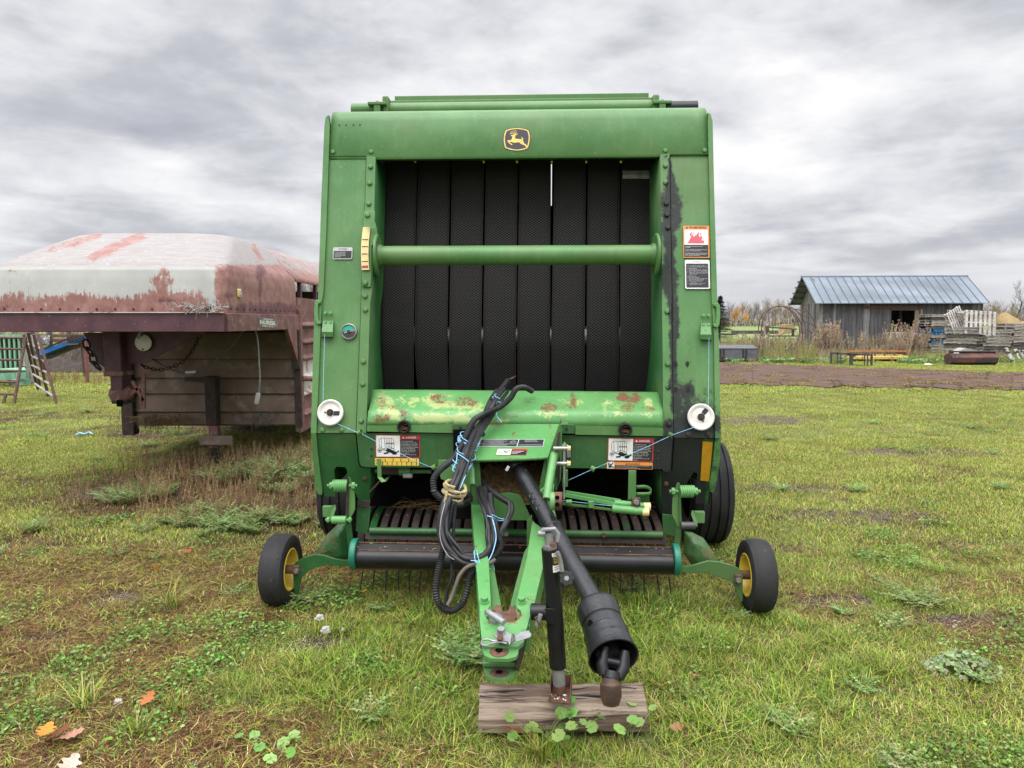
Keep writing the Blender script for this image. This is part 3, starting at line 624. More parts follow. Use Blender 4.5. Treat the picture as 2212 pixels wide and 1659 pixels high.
# danger decals
def danger(tl, tr, bl):
    d = Dec(tl, tr, bl, Vp(3.897), 0, dp, 'danger_decal'); d.rr(0, 0, 1, 1, 'd_red', 1, .02); d.rr(.018, .03, .55, .965, 'd_white', 2); d.rr(.55, .19, .975, .965, 'd_black', 2)
    d.shape([(.60, .15), (.625, .06), (.655, .15)], 'd_white', 2); d.text('DANGER', .675, .15, .085, 'd_white', 3, .235, bold=.01)
    for i, t in enumerate(("DON'T TAKE CHANCES!", 'To avoid injury or death by', 'being pulled into the machine', 'Do not attempt to feed crop', 'or twine into baler or unplug', 'feed area WHILE BALER IS', 'RUNNING.  The baler feeds', 'material faster than you', 'can release it.', 'Disengage PTO and shut off', 'engine.')):
        d.text(t, .565 + (.02 if i == 0 else 0), .29 + i * .066, .034, 'd_white', 3, len(t) * .0132)
    k = .0022
    for ln in (((.13, .14), (.37, .14), (.41, .2), (.42, .55), (.41, .6), (.22, .6)), ((.13, .14), (.08, .22), (.09, .55), (.18, .62), (.22, .6), (.20, .15)), ((.13, .14), (.14, .58)), ((.24, .36), (.41, .36), (.41, .39), (.24, .39)), ((.24, .15), (.245, .56)), ((.28, .15), (.285, .56)), ((.32, .15), (.325, .56)), ((.36, .15), (.365, .56)), ((.25, .56), (.32, .53), (.42, .63), (.42, .68), (.30, .63)), ((.14, .62), (.23, .67), (.10, .68))): d.line(ln, k, 'd_black', 3)
    for r in (.045, .022, .008): d.line([(.092 + r * math.cos(t * PI / 6), .70 + 2 * r * math.sin(t * PI / 6)) for t in range(13)], k, 'd_black', 3)
    d.shape([(.25 + .022 * math.cos(t * PI / 6), .69 + .045 * math.sin(t * PI / 6)) for t in range(12)], 'd_black', 4)
    d.line([(.28, .67), (.35, .72), (.42, .77)], .02, 'd_black', 4); d.line([(.30, .70), (.27, .80), (.20, .82)], .009, 'd_black', 4); d.line([(.36, .74), (.40, .84), (.46, .83)], .009, 'd_black', 4); d.line([(.40, .77), (.46, .79), (.51, .72)], .009, 'd_black', 4)
danger(d1(835, 577), d1(1578, 583), (d1(835, 0)[0] + 2, d1(0, 950)[1]))
danger(d2(733, 477), d2(1312, 488), (d2(722, 0)[0], d2(0, 770)[1]))
d = Dec(d1(828, 962), d1(1560, 968), d1(831, 1083), Vp(3.897), 0, dp, 'scale_decal'); d.rr(0, 0, 1, 1, 'd_yellow', 1, .02); d.line([(.1, .5), (.98, .5)], .0012, 'd_black', 2)
for i in range(6): d.line([(.06 + i * .176, .12), (.06 + i * .176, .48)], .004, 'd_black', 2)
for i in range(9): d.line([(.06 + i * .110, .56), (.06 + i * .110, .9)], .004, 'd_black', 2)
d.text('6', .012, .42, .26, 'd_black', 2); d.text('4', .012, .84, .26, 'd_black', 2)
d = Dec(d2(718, 780), d2(1298, 790), d2(718, 868), Vp(3.897), 0, dp, 'warning_decal'); d.rr(0, 0, 1, 1, 'd_orange', 1, .01); d.rr(.015, .08, .165, .94, 'd_white', 2); d.rr(.175, .46, .99, .94, 'd_black', 2)
d.text('WARNING', .46, .37, .22, 'd_black', 3, .26, bold=.01); d.shape([(.41, .38), (.43, .12), (.45, .38)], 'd_black', 3)
for i, t in enumerate(('Avoid crushing between twine arm and twine cutter.', 'Twine arm can move unexpectedly.', 'Keep hands out of its path and away.')): d.text(t, .195, .60 + i * .15, .08, 'd_white', 3, len(t) * .0148)
for ln in (((.04, .2), (.05, .7)), ((.07, .3), (.09, .8)), ((.13, .2), (.09, .5), (.05, .85)), ((.08, .6), (.15, .8))): d.line(ln, .006, 'd_black', 3)
# serial plate
d = Dec(d2(207, 551), d2(268, 551), d2(200, 742), Vp(3.897), 0, dp, 'serial_plate'); d.rr(0, 0, 1, 1, 'd_black', 1)
for i in range(4): d.line([(.2 + i * .2, .1), (.2 + i * .2, .9)], .0022, 'd_grey', 2)
# --- round dial
q = Fp(c4(408, 265), .0); dl = MB().lathe(q, NF, [(0, .004), (.036, .006), (.042, .016), (.046, .014), (.047, 0)], 36).build('dial', 'steel', BL)
uu = Vector((1, -YAW, 0)).normalized(); ww = NF.cross(uu).normalized() * -1
if ww.z < 0: ww = -ww
q2 = q + NF * .0085
MB().add([q2] + [q2 + uu * .039 * math.cos(R(a)) + ww * .039 * math.sin(R(a)) for a in range(0, 181, 12)], [(0, i, i + 1) for i in range(1, 16)]).build('dial_face', 'dial_green', dl, smooth=0)
MB().add([q2] + [q2 + uu * .039 * math.cos(R(a)) + ww * .039 * math.sin(R(a)) for a in range(180, 361, 12)], [(0, i, i + 1) for i in range(1, 16)]).build('dial_face', 'd_black', dl, smooth=0)
MB().tube([q2 + NF * .002 + uu * -.026 + ww * -.008, q2 + NF * .002 + uu * .012 + ww * .004], .0014, 6).build('needle', 'd_white', dl)
m = MB(); p0 = q2 + NF * .001 + uu * .022; m.box(p0 + ww * -.012, (.012, .001, .003)).box(p0 + ww * -.012, (.003, .001, .012)); m.add([q2 + NF * .001 + uu * .012 + ww * .0, q2 + NF * .001 + uu * .038, q2 + NF * .001 + uu * .038 + ww * .004, q2 + NF * .001 + uu * .012 + ww * .004], [(0, 1, 2, 3)]); m.build('dial_mark', 'd_red', dl, smooth=0)
MB().lathe(q2, NF, [(.010, 0), (.010, .004), (0, .005)], 14).build('needle_hub', 'd_black', dl)
# --- latches and loop handles
for s, top, bx in ((-1, c4(190, 170), c4), (1, c5(1662, 190), c5)):
    tl, tr, bl_, br = ((190, 172), (276, 172), (178, 308), (276, 310)) if s < 0 else ((1668, 192), (1745, 192), (1660, 330), (1758, 332))
    pan('latch_back', [bx(tl[0], tl[1]), bx(tr[0], tr[1]), bx(*br), bx(*bl_)], Fp, .004, 'interior', off=-.002, bevel=0)
    a, b, c, d_ = bx(tl[0], tl[1]), bx(tr[0], tr[1]), bx(br[0] - 4, br[1] - 45), bx(bl_[0] + 2, bl_[1] - 45)
    m = MB(); A, B = Fp(a, -.006), Fp(b, -.006); C_, D_ = Fp(c, -.045), Fp(d_, -.045); m.hexa([A, B, C_, D_], Vector((0, .004, 0)))
    E, G = C_ + Vector((0, .006, -.028)), D_ + Vector((0, .006, -.028)); m.hexa([D_, C_, E, G], Vector((0, .004, 0)))
    m.hexa([A, D_, G, Fp(bx(*bl_), 0)], Vector((.004, 0, 0))); m.hexa([B, C_, E, Fp(bx(*br), 0)], Vector((-.004, 0, 0)))
    lt = m.build('twine_latch', 'green', BL)
    for dx in (-20, 22):
        for dy in (-2, -78):
            b_ = MB(); cx = (tl[0] + tr[0]) / 2 + dx; bolt(b_, Fp(bx(cx, tl[1] + 15 + dy), -.008), NF, .0085, .008, True); b_.build('bolt', 'green_lit', lt)
    for dx, r_ in ((-22, .004), (0, .007), (20, .004)):
        qq = Fp(bx((tl[0] + tr[0]) / 2 + dx - 4, tl[1] + 70), -.032); MB().lathe(qq, NF, [(0, 0), (r_, 0), (r_, .001), (0, .001)], 10).build('latch_hole', 'd_black', lt)
for pts in (((170, 5), (135, 0), (120, 20), (115, 100), (122, 170), (138, 203), (172, 200)), ((1772, 28), (1812, 25), (1826, 45), (1830, 130), (1822, 205), (1805, 230), (1775, 225))):
    bx = c4 if pts[0][0] < 900 else c5
    c_ = bx(172 if pts[0][0] < 900 else 1772, 104 if pts[0][0] < 900 else 128); P_ = [bx(*p) for p in pts]; inn = [(a * .42 + c_[0] * .58, b * .74 + c_[1] * .26) for a, b in P_]; m = MB(); m.poly([Fp(p, -.03) for p in P_ + inn[::-1]], Vector((0, .05, 0))); m.build('loop_handle', 'green', BL, bevel=.003)
# --- white twine pulleys
TW = []
for c_, hp, slot in ((c4(255, 934), c4(213, 933), [c4(290, 940), c4(322, 940)]), (c5(1664, 971), c5(1682, 1006), [c5(1688, 935), c5(1705, 915)])):
    q = Fp(c_, -.02); rr2 = .0735
    pu = MB().lathe(q, NF, [(.02, -.02), (rr2 * .93, -.02), (rr2 * .93, -.012), (rr2 * .8, -.008), (rr2 * .8, 0), (rr2, .004), (rr2, .012), (rr2 * .92, .016), (rr2 * .76, .013), (rr2 * .7, .009), (rr2 * .3, .009), (rr2 * .28, .013), (0, .013)], 48).build('twine_pulley', 'white_plastic', BL, smooth=30)
    MB().lathe(q + NF * .012, NF, [(.02, 0), (.02, .004), (.014, .004), (.014, .011), (0, .012)], 16).build('pulley_hub', 'dark_rust', pu)
    a, b = [Fp(p, -.02) + NF * .0105 for p in slot]; d = (b - a).normalized(); w_ = NF.cross(d) * .0125
    m = MB(); m.poly([a + (-d * math.cos(t) * .0125 + w_ * math.sin(t)) for t in [PI / 2 - PI * k / 8 for k in range(9)]] + [b + (d * math.cos(t) * .0125 + w_ * math.sin(t)) for t in [-PI / 2 + PI * k / 8 for k in range(9)]], NF * .0012); m.build('pulley_slot', 'd_black', pu)
    MB().lathe(Fp(hp, -.02) + NF * .0095, NF, [(.005, 0), (.005, .0015), (0, .0015)], 10).build('pulley_hole', 'd_black', pu)
def twine(pts, name='twine', mat='twine_blue', r=.0012, parent=BL, n=6):
    return MB().tube(spl(pts, n), r, 5).build(name, mat, parent)
twine([Fp(c4(205, 283), -.04), Fp(c4(197, 560), -.03), Fp(c4(191, 870), -.03)])
twine([Fp(c5(1733, 312), -.04), Fp(c5(1731, 600), -.03), Fp(c5(1727, 905), -.03)])
for A_ in ([Fp(c4(272, 1013), -.03), Fp(c4(360, 1048), -.03), V(c4(470, 1096), 3.85), V(c4(503, 1105), 3.85), V(c4(720, 1220), 3.85), V(c4(985, 1345), 3.85), V(c4(1115, 1396), 3.85)], [Fp(c5(1632, 1048), -.03), V(c5(1420, 1125), 3.85), V(c5(1180, 1235), 3.85), V(c5(790, 1395), 3.85), V(c5(568, 1495), 3.84)]): twine(A_)
for p in (c4(497, 1098), c4(1118, 1386), c5(1412, 1120), c5(768, 1400)):
    q = V(p, 3.86); MB().lathe(q, (1, -.3, .5 if p[0] < 1100 else -.5), [(.012, -.012), (.016, -.012), (.016, .012), (.012, .012), (.012, -.012)], 18).build('twine_guide', 'green' if p[0] < 1300 or p[0] > 2000 else 'green_shaded', BL)
pm('collar_rust', (.035, .020, .014), (.085, .042, .022), rough=.6, sc=14, bump=.3, bs=100)
# ============================================================ PICKUP, WHEELS
X = Vector((1, -YAW, 0)).normalized()
def tyre(c, r, w, parent, mat='rubber', grooves=(), name='tyre', rim_r=None, prof=None):
    rim_r = rim_r or r * .55; h = w / 2
    P = prof or [(rim_r, -h * .70), (rim_r + .01, -h * .82), (r * .80, -h), (r * .90, -h * .98), (r * .965, -h * .86), (r * .992, -h * .6)]
    P = list(P); gp = []
    for g in grooves: gp += [(r * .998, g - .008), (r * .965, g - .006), (r * .965, g + .006), (r * .998, g + .008)]
    full = P + ([(r, -h * .5)] if not gp else []) + (gp if gp else [(r * 1.004, 0)]) + ([(r, h * .5)] if not gp else []) + [(a, -b) for a, b in P[::-1]]
    return MB().lathe(c, X, full, 56).build(name, mat, parent, smooth=40)
def gauge_wheel(c, s):
    """s: +1 when the open rim side faces +x"""
    t = tyre(c, .192, .128, BL, prof=[(.104, -.045), (.112, -.056), (.14, -.063), (.168, -.064), (.183, -.056), (.190, -.038)], name='gauge_tyre')
    k = s; random.seed(int(100 * c.x) & 255)
    for i in range(9):
        a = random.uniform(-1.2, .9); q = c + X * random.uniform(-.04, .04) + Vector((0, -math.cos(a), math.sin(a))) * .1925; n_ = Vector((0, -math.cos(a), math.sin(a))); MB().lathe(q, n_, [(0, .001), (.004, .0006), (.0045, -.002)], 7).build('tread_pit', 'd_black', t)
    rim = MB().lathe(c, X * k, [(.112, .054), (.116, .057), (.110, .060), (.104, .054), (.098, .030), (.094, .0), (.070, -.012), (.040, -.006), (.030, .01), (0, .01)], 40).build('wheel_rim', 'rim_yellow', t, smooth=40)
    MB().lathe(c, X * k, [(.024, -.03), (.024, .085), (.030, .085), (.030, .10), (.010, .10), (.010, .13), (0, .13)], 18).build('axle', 'rust', rim)
    for a in range(4):
        an = PI / 4 + a * PI / 2; p = c + X * k * -.028 + Vector((0, math.cos(an), math.sin(an))) * .055; b = MB(); bolt(b, p, X * k, .007, .008, True); b.build('lug_nut', 'rust', rim)
    return t
GL = V(c6(232, 972), 3.80); GL.z = .185; GR = V(c7(1985, 1098), 3.80); GR.z = .185
cL = at((604, 1245), 3.79); cR = at((1636, 1255), 3.69)
GL = Vector((cL.x + .006, 3.80, .187)); GR = Vector((cR.x, 3.71, .187))
gauge_wheel(GL, 1); gauge_wheel(GR, -1)
# big carrying wheels
for xw, s in ((-1.17, -1), (1.345, 1)):
    c = Vector((xw, 4.97 - .04 * xw, .355)); t = tyre(c, .36, .285, BL, grooves=(-.085, -.03, .03, .085), rim_r=.20, name='road_tyre', prof=[(.19, -.11), (.24, -.135), (.29, -.1425), (.325, -.136), (.345, -.122), (.356, -.10)])
    MB().lathe(c, X * s, [(.2, .09), (.19, .05), (.12, .02), (.05, .03), (.05, .07), (0, .07)], 32).build('wheel_rim', 'rim_yellow', t)
# arms to the gauge wheels (bent plates)
def plate(pts, Ys, mat, name, th=.012, parent=BL, bev=.002, paint=None):
    n = len(pts); Y = Ys if isinstance(Ys, (list, tuple)) else [Ys] * n
    q = [V(p, y) for p, y in zip(pts, Y)]; m = MB(); m.poly(q, BK * th); return m.build(name, mat, parent, bevel=bev, paint=paint)
armL = [c6(835, 900), c6(830, 935), c6(660, 935), c6(620, 925), c6(540, 945), c6(470, 970), c6(420, 1020), c6(398, 1080), c6(385, 1160), c6(360, 1168), c6(352, 1120), c6(345, 1000), c6(342, 935), c6(365, 905), c6(420, 870), c6(520, 840), c6(600, 850), c6(700, 880)]
armR = [c7(1368, 1000), c7(1368, 1035), c7(1480, 1045), c7(1560, 1040), c7(1590, 1035), c7(1650, 1062), c7(1740, 1092), c7(1800, 1130), c7(1825, 1200), c7(1850, 1262), c7(1868, 1260), c7(1868, 1060), c7(1840, 1010), c7(1790, 985), c7(1690, 958), c7(1600, 950), c7(1480, 985)]
a_ = plate(armL, 3.74, 'green_shaded', 'wheel_arm', .016); b_ = plate(armR, 3.66, 'green_shaded', 'wheel_arm', .016)
for p, y in ((c6(375, 965), 3.73), (c7(1828, 1090), 3.65)):
    q = V(p, y); b = MB(); bolt(b, q, (0, -1, 0), .014, .02, True); b.build('bolt', 'steel', BL)
    MB().box(q + Vector((.0, .01, 0)), (.03, .04, .05)).build('axle_clamp', 'rust', BL, bevel=.004)
# curved crop shields on the pickup ends
def shield(pts, Y, bulge, name):
    """plate with a bulged surface"""
    m = MB(); q = [V(p, Y) for p in pts]; c = sum(q, Vector()) / len(q)
    vs = [c + Vector((0, -bulge, 0))] + [c.lerp(v, .55) + Vector((0, -bulge * .8, 0)) for v in q] + q + [v + Vector((0, .02, 0)) for v in q]
    n = len(q); fs = []
    for i in range(n):
        j = (i + 1) % n; fs += [(0, 1 + i, 1 + j), (1 + i, 1 + n + i, 1 + n + j, 1 + j), (1 + n + i, 1 + 2 * n + i, 1 + 2 * n + j, 1 + n + j)]
    m.add(vs, fs); return m.build(name, 'green_shaded', BL, smooth=60, step=.02, paint=lambda p, w: {'rust': .30 + .25 * sm(c.z + .1, c.z - .15, w.z) + .2 * nz(w.x * 9, w.z * 9)})
shield([c6(700, 600), c6(775, 590), c6(790, 700), c6(800, 860), c6(760, 900), c6(610, 905), c6(540, 885), c6(524, 855), c6(545, 790), c6(600, 700)], 3.86, .05, 'crop_shield')
shield([c7(1425, 730), c7(1480, 735), c7(1570, 780), c7(1640, 880), c7(1680, 960), c7(1665, 1010), c7(1600, 1022), c7(1480, 990), c7(1420, 900)], 3.78, .05, 'crop_shield')
# windguard roller in front of the pickup
ya, yb = 3.66, 3.66
def xr_(pl, pr, Y): 
    a, b = V(pl, Y), V(pr, Y); return a, b
a, b = xr_(c6(872, 868), c7(1325, 968), 3.70); z = (a.z + b.z) / 2; a.z += .0; b.z = b.z
rol = MB().tube([a, b], .054, 28).build('windguard_roller', 'black_paint', BL)
for dz, dy, hh in ((.050, -.022, .006), (-.054, -.012, .006), (.078, .022, .006)):
    d_ = Vector((0, dy, dz)); m = MB(); m.tube([a + d_, b + d_], .0045, 6); m.build('guard_lip', 'rust', rol)
m = MB(); o1, o2 = Vector((0, -.020, .052)), Vector((0, .026, .078)); m.hexa([a + o1, b + o1, b + o2, a + o2], Vector((0, .004, -.004))); gs = m.build('guard_shelf', 'black_paint', rol)
random.seed(11)
for k in range(26):
    t = random.random(); q = (a + o1).lerp(b + o1, t).lerp((a + o2).lerp(b + o2, t), random.uniform(.15, .85)) + Vector((0, -.001, .003)); m = MB(); s = random.uniform(.002, .005)
    m.box(q, (s * random.uniform(.8, 2), s, .002), Matrix.Rotation(random.random() * 3, 3, 'Z')); m.build('debris', 'd_cream', gs)
for q, nm in ((a, 0), (b, 1)):
    ox = -.02 if nm == 0 else .02
    MB().lathe(q + Vector((ox, .012, .018)), X, [(0, -.016), (.080, -.016), (.084, -.010), (.084, .010), (.080, .016), (0, .016)], 28).build('roller_end', 'teal', rol)
# pickup bands (strippers), tines
x0, x1 = V(c6(900, 760), 3.95).x, V(c7(1300, 850), 3.95).x
zz = V(c6(1000, 755), 3.82).z
nb = 29
for i in range(nb):
    x = x0 + (x1 - x0) * (i + .1) / nb; yy = -YAW * x
    prof_b = [(4.06, .17), (3.95, .21), (3.90, .27), (3.905, .325), (3.955, .37), (4.05, .40), (4.17, .415), (4.26, .41)]
    q = spl([Vector((x, y + yy, z)) for y, z in prof_b], 3); m = MB()
    m.grid([[p + Vector((-.020, .004, 0)), p + Vector((-.016, -.004, 0)), p + Vector((.016, -.004, 0)), p + Vector((.020, .004, 0))] for p in q])
    st = m.build('pickup_band', 'dark_rust' if i not in (1, 11) else 'green_shaded', BL, solid=.003)
    b = MB(); bolt(b, Vector((x, 4.07 + yy, .407)), Vector((0, -.35, 1)), .009, .005); b.build('bolt', 'rust', st)
for i in range(27):
    x = x0 + (x1 - x0) * (i + .55) / 27; t = Vector((x, 3.80 - YAW * x, .0)); m = MB(); j = random.uniform(-.006, .006)
    m.tube([t + Vector((0, .06, .22)), t + Vector((j, .0, .13)), t + Vector((j * 2, -.03, .065))], .0036, 5); m.build('tine', 'black_paint', BL)
# crop guard bars above the bands
m = MB(); q0, q1 = V(c6(965, 650), 3.83), V(c7(1250, 750), 3.83)
m.tube([q0, q1], .021, 14); gbar = m.build('guard_bar', 'green_shaded', BL)
for t in (.25, .47, .62, .80): b = MB(); bolt(b, q0.lerp(q1, t) + Vector((0, -.02, 0)), (0, -1, 0), .011, .01, True); b.build('bolt', 'steel' if t == .47 else 'rust', gbar)
m = MB(); q0, q1 = V(c6(925, 690), 3.815), V(c7(1290, 795), 3.815); m.hexa([q0 + Vector((0, 0, -.018)), q1 + Vector((0, 0, -.018)), q1 + Vector((0, .015, .014)), q0 + Vector((0, .015, .014))], Vector((0, .006, 0))); m.build('guard_strip', 'dark_rust', BL)
# side strips of the throat
plate([c6(862, 455), c6(972, 455), c6(955, 640), c6(935, 680), c6(848, 650)], 3.86, 'green_shaded', 'throat_strip', .006)
plate([c6(862, 408), c6(968, 405), c6(962, 455), c6(862, 468)], 3.84, 'dark_rust', 'throat_patch', .006)
plate([c7(1248, 588), c7(1350, 600), c7(1372, 770), c7(1255, 740)], 3.86, 'green_shaded', 'throat_strip', .006)
# dark feed rollers deep in the throat
for zf, yf, r_ in ((.78, 4.50, .11), (.60, 4.62, .10)):
    a, b = Vector((-.80, yf, zf)), Vector((.86, yf - .06, zf)); fr = MB().tube([a, b], r_, 24).build('feed_roller', 'interior', BL)
    for i in range(22):
        q = a.lerp(b, (i + .5) / 22); MB().tube([q + Vector((-.006, 0, 0)), q + Vector((.006, 0, 0))], r_ + .008, 20).build('roller_rib', 'interior', fr)
# hay on the floor of the pickup throat
random.seed(5); m = MB()
for k in range(150):
    q = Vector((random.uniform(-.72, .8), random.uniform(4.15, 4.32), 0)); q.z = .415 + random.uniform(0, .03); d = Vector((random.uniform(-1, 1), random.uniform(-.4, .4), random.uniform(-.1, .2))).normalized() * random.uniform(.03, .10)
    m.tube([q - d, q + Vector((0, 0, .01)), q + d], .0012, 3, caps=False)
tag(m.build('loose_straw', 'hay', BL), kind='stuff')
# ------------------------------------------------ springs and lift brackets at both sides
def lift(bx, mir, Y):
    """bx(x,y) gives picture points of this side; drawn for the left side"""
    g = lambda x, y, dy=0: V(bx(x, y), Y + dy)
    r = (g(700, 240) - g(700, 345)).length / 2
    a, b = g(672, 288), g(783, 288); L = (b - a).length; ux = (b - a).normalized()
    m = MB(); n = 6.5; path = []
    for i in range(int(n * 14) + 1):
        t = i / (n * 14); an = 2 * PI * t * n; path.append(a.lerp(b, t) + Vector((0, -math.cos(an), math.sin(an))) * (r - .008))
    m.tube(path, .0072, 7); sp = m.build('spring', 'green_lit', BL)
    MB().tube([a - ux * .035, b + ux * .055], .010, 10).build('spring_bolt', 'green', sp)
    for q in (a - ux * .012, b + ux * .035): MB().lathe(q, ux, [(0, -.008), (.02, -.008), (.02, .008), (0, .008)], 6).build('nut', 'green_lit', sp)
    q0 = g(783, 215); pts = [(-.0, 215), (18, 225), (30, 260), (62, 340), (68, 400), (68, 480), (30, 540), (12, 575), (-8, 575), (-2, 420)]
    pl = [V(bx(790 + x * .8, y), Y - .0) for x, y in pts]; m = MB(); m.poly(pl, BK * .008)
    br = m.build('lift_bracket', 'green', BL, bevel=.002)
    m = MB(); m.hexa([g(779, 228, -.012), g(793, 222, -.012), g(786, 585, -.012), g(766, 585, -.012)], BK * .012); m.build('bracket_edge', 'dark_rust' if not mir else 'green_shaded', br)
    a, b = g(660, 562, -.03), g(775, 562, -.03); m = MB(); m.tube([a, b], (g(0, 531) - g(0, 593)).length / 2, 18); lk = m.build('lift_roller', 'green_lit' if not mir else 'dark_steel', BL, bevel=.002)
    MB().tube([a - X * .035, b + X * .03], .008, 8).build('pin', 'green_lit', lk)
    for q in (a - X * .02, b + X * .02): MB().lathe(q, X, [(0, -.006), (.016, -.006), (.016, .006), (0, .006)], 6).build('nut', 'green_lit', lk)
    m = MB(); m.poly([g(643, 575, -.04), g(640, 540, -.04), g(672, 445, -.02), g(685, 440, -.02), g(692, 470, -.02), g(662, 560, -.04)], BK * .006); m.build('lift_link', 'green', BL)
    m = MB(); q = g(628, 492, .06); m.box(q, (.055, .03, .062)); m.build('stop_block', 'green', BL, bevel=.003)
    m = MB(); m.poly([g(768, 590), g(812, 590), g(845, 850), g(800, 850), g(795, 840)], BK * .008); m.build('pickup_arm', 'green_shaded', BL)
pm('dark_steel', (.035, .036, .037), (.06, .06, .058), rough=.45, sc=20)
lift(c6, False, 3.78)
mir_ = lambda x, y: ((lambda q: (q[0], q[1]))(c7(1372 + (795 - x) * 1.0 * .957, 415 + (y - 288) * .957)))
lift(mir_, True, 3.72)
# things seen under the lower front panel, left: gauge pointer, small cylinder
pts = [d1(895, 980), d1(905, 1280), d1(975, 1358), d1(1085, 1240)]
q = [V(pts[0], 3.87), V(pts[1], 3.87), V(pts[2], 3.84), V(pts[3], 4.05)]
m = MB()
for a, b in zip(q, q[1:]): m.hexa([a + Vector((-.011, 0, 0)), a + Vector((.011, 0, 0)), b + Vector((.011, 0, .004)), b + Vector((-.011, 0, -.004))], Vector((0, .006, 0)))
m.build('twine_pointer', 'green', BL)
m = MB(); a, b = V(d1(1235, 1180), 4.0), V(d1(1420, 1185), 4.0); m.tube([a, b], .026, 14); m.tube([b, b + Vector((.12, 0, 0))], .013, 10); m.tube([a - Vector((.14, 0, 0)), a], .012, 10); m.build('twine_actuator', 'green', BL)
m = MB(); m.box(V(d1(1090, 1165), 4.0), (.11, .04, .05)); m.build('actuator_bracket', 'dark_rust', BL, bevel=.008)
MB().tube([V(d1(1300, 1255), 3.98), V(d1(1450, 1255), 3.98)], .014, 10).build('actuator_boot', 'd_grey', BL)
m = MB(); m.tube([V(d1(860, 1230), 4.0), V(d1(1700, 1200), 4.0)], .008, 6); m.build('control_rod', 'dark_rust', BL)
m = MB(); m.tube([V(d1(740, 1530), 3.92), V(d1(830, 1440), 3.92), V(d1(930, 1320), 3.92)], .006, 6); m.build('bent_wire', 'dark_rust', BL)
# green gusset beside the tongue
plate([r5(160, 1177), r5(530, 1177), r5(548, 1480), r5(548, 1600), r5(395, 1500), r5(190, 1405), r5(160, 1260)], 3.80, 'green', 'frame_gusset', .01)
# ------------------------------------------------ twine arms, right
def bar(pa, Ya, pb, Yb, w, name, mat, flat_=False, parent=BL, th=.010):
    a, b = V(pa, Ya), V(pb, Yb)
    m = MB()
    if flat_:
        up = Vector((0, 0, w / 2)); m.hexa([a - up, b - up, b + up, a + up], Vector((0, th, 0)))
    else: m.tube([a, b], w / 2, 14)
    return m.build(name, mat, parent, bevel=.001 if flat_ else 0)
bar(c7(505, 422), 3.75, c7(930, 490), 3.75, .018, 'twine_arm_bar', 'green_lit', True)
bar(c7(480, 440), 3.70, c7(905, 518), 3.70, .020, 'twine_arm_bar', 'green_lit', True)
bar(c7(480, 510), 3.70, c7(905, 562), 3.70, .012, 'twine_arm_bar', 'green', True)
t_ = bar(c7(880, 505), 3.75, c7(1150, 533), 3.75, .038, 'twine_tube', 'green_lit'); t2_ = bar(c7(862, 546), 3.68, c7(1138, 572), 3.68, .042, 'twine_tube', 'green_lit')
for p, Y, s in ((c7(1150, 533), 3.75, t_), (c7(1138, 572), 3.68, t2_)):
    q = V(p, Y); m = MB(); m.tube([q - X * .03, q + X * .004], .0225, 14); m.build('worn_tip', 'd_cream', s)
    MB().tube([q + X * .003, q + X * .006], .013, 10).build('tube_bore', 'interior', s)
m = MB(); m.box(V(c7(1045, 500), 3.70), (.045, .03, .05)); tb_ = m.build('arm_clamp', 'rust', BL, bevel=.003); b = MB(); bolt(b, V(c7(1048, 495), 3.68), (0, -1, 0), .013, .014, True); b.build('bolt', 'galv', tb_)
m = MB(); m.box(V(c7(700, 515), 3.68), (.03, .02, .035)); m.tube([V(c7(520, 495), 3.68) - X * .01, V(c7(545, 495), 3.68) + X * .005], .012, 10); m.build('twine_eyelet', 'green_lit', BL, bevel=.003)
twine([V(c7(440, 480), 3.69), V(c7(620, 500), 3.69), V(c7(900, 530), 3.69)], mat='twine_blue', r=.0012)
plate([c7(990, 255), c7(1048, 255), c7(1046, 480), c7(985, 480)], 3.80, 'green', 'arm_hanger', .012)
lp = [V(c7(x, y), 3.84 + dy) for x, y, dy in ((1048, 382, 0), (1120, 380, .02), (1158, 400, .05), (1150, 432, .02), (1048, 436, 0))]
m = MB(); path = spl(lp, 5); m.grid([[p + Vector((0, 0, .010)) for p in path], [p - Vector((0, 0, .010)) for p in path]]); m.build('hose_loop', 'green', BL, solid=.004)
plate([c7(1048, 440), c7(1150, 440), c7(1150, 500), c7(1048, 500)], 3.88, 'green_shaded', 'hanger_plate', .01)
sl = plate([c7(485, 60), c7(497, 38), c7(505, 45), c7(500, 470), c7(492, 482), c7(486, 470)], 3.40, 'steel', 'flat_lever', .03)
for p in (c7(490, 84), c7(490, 200)):
    a = V(p, 3.40); MB().tube([a - X * .05, a + X * .03], .010, 10).build('lever_pin', 'steel', sl); b = MB(); bolt(b, a + X * .018, X, .012, .012, True); b.build('nut', 'd_cream', sl)
plate([c7(505, 252), c7(522, 255), c7(522, 380), c7(480, 385), c7(478, 330)], 3.55, 'green', 'lever_bracket', .03)
# socket with rust band beside tongue
a, b = V(c7(385, 490), 3.12), V(c7(474, 490), 3.12); so = MB().tube([a, b], .0405, 24).build('jack_storage_socket', 'green_lit', BL, bevel=.002)
MB().tube([b - X * .032, b + X * .001], .0412, 24).build('rusty_band', 'rust', so)
for p in (c7(440, 462), c7(440, 515)):
    q = V(p, 3.078); MB().lathe(q, (0, -1, 0), [(0, 0), (.010, 0), (.010, .001), (0, .001)], 12).build('socket_hole', 'interior', so)

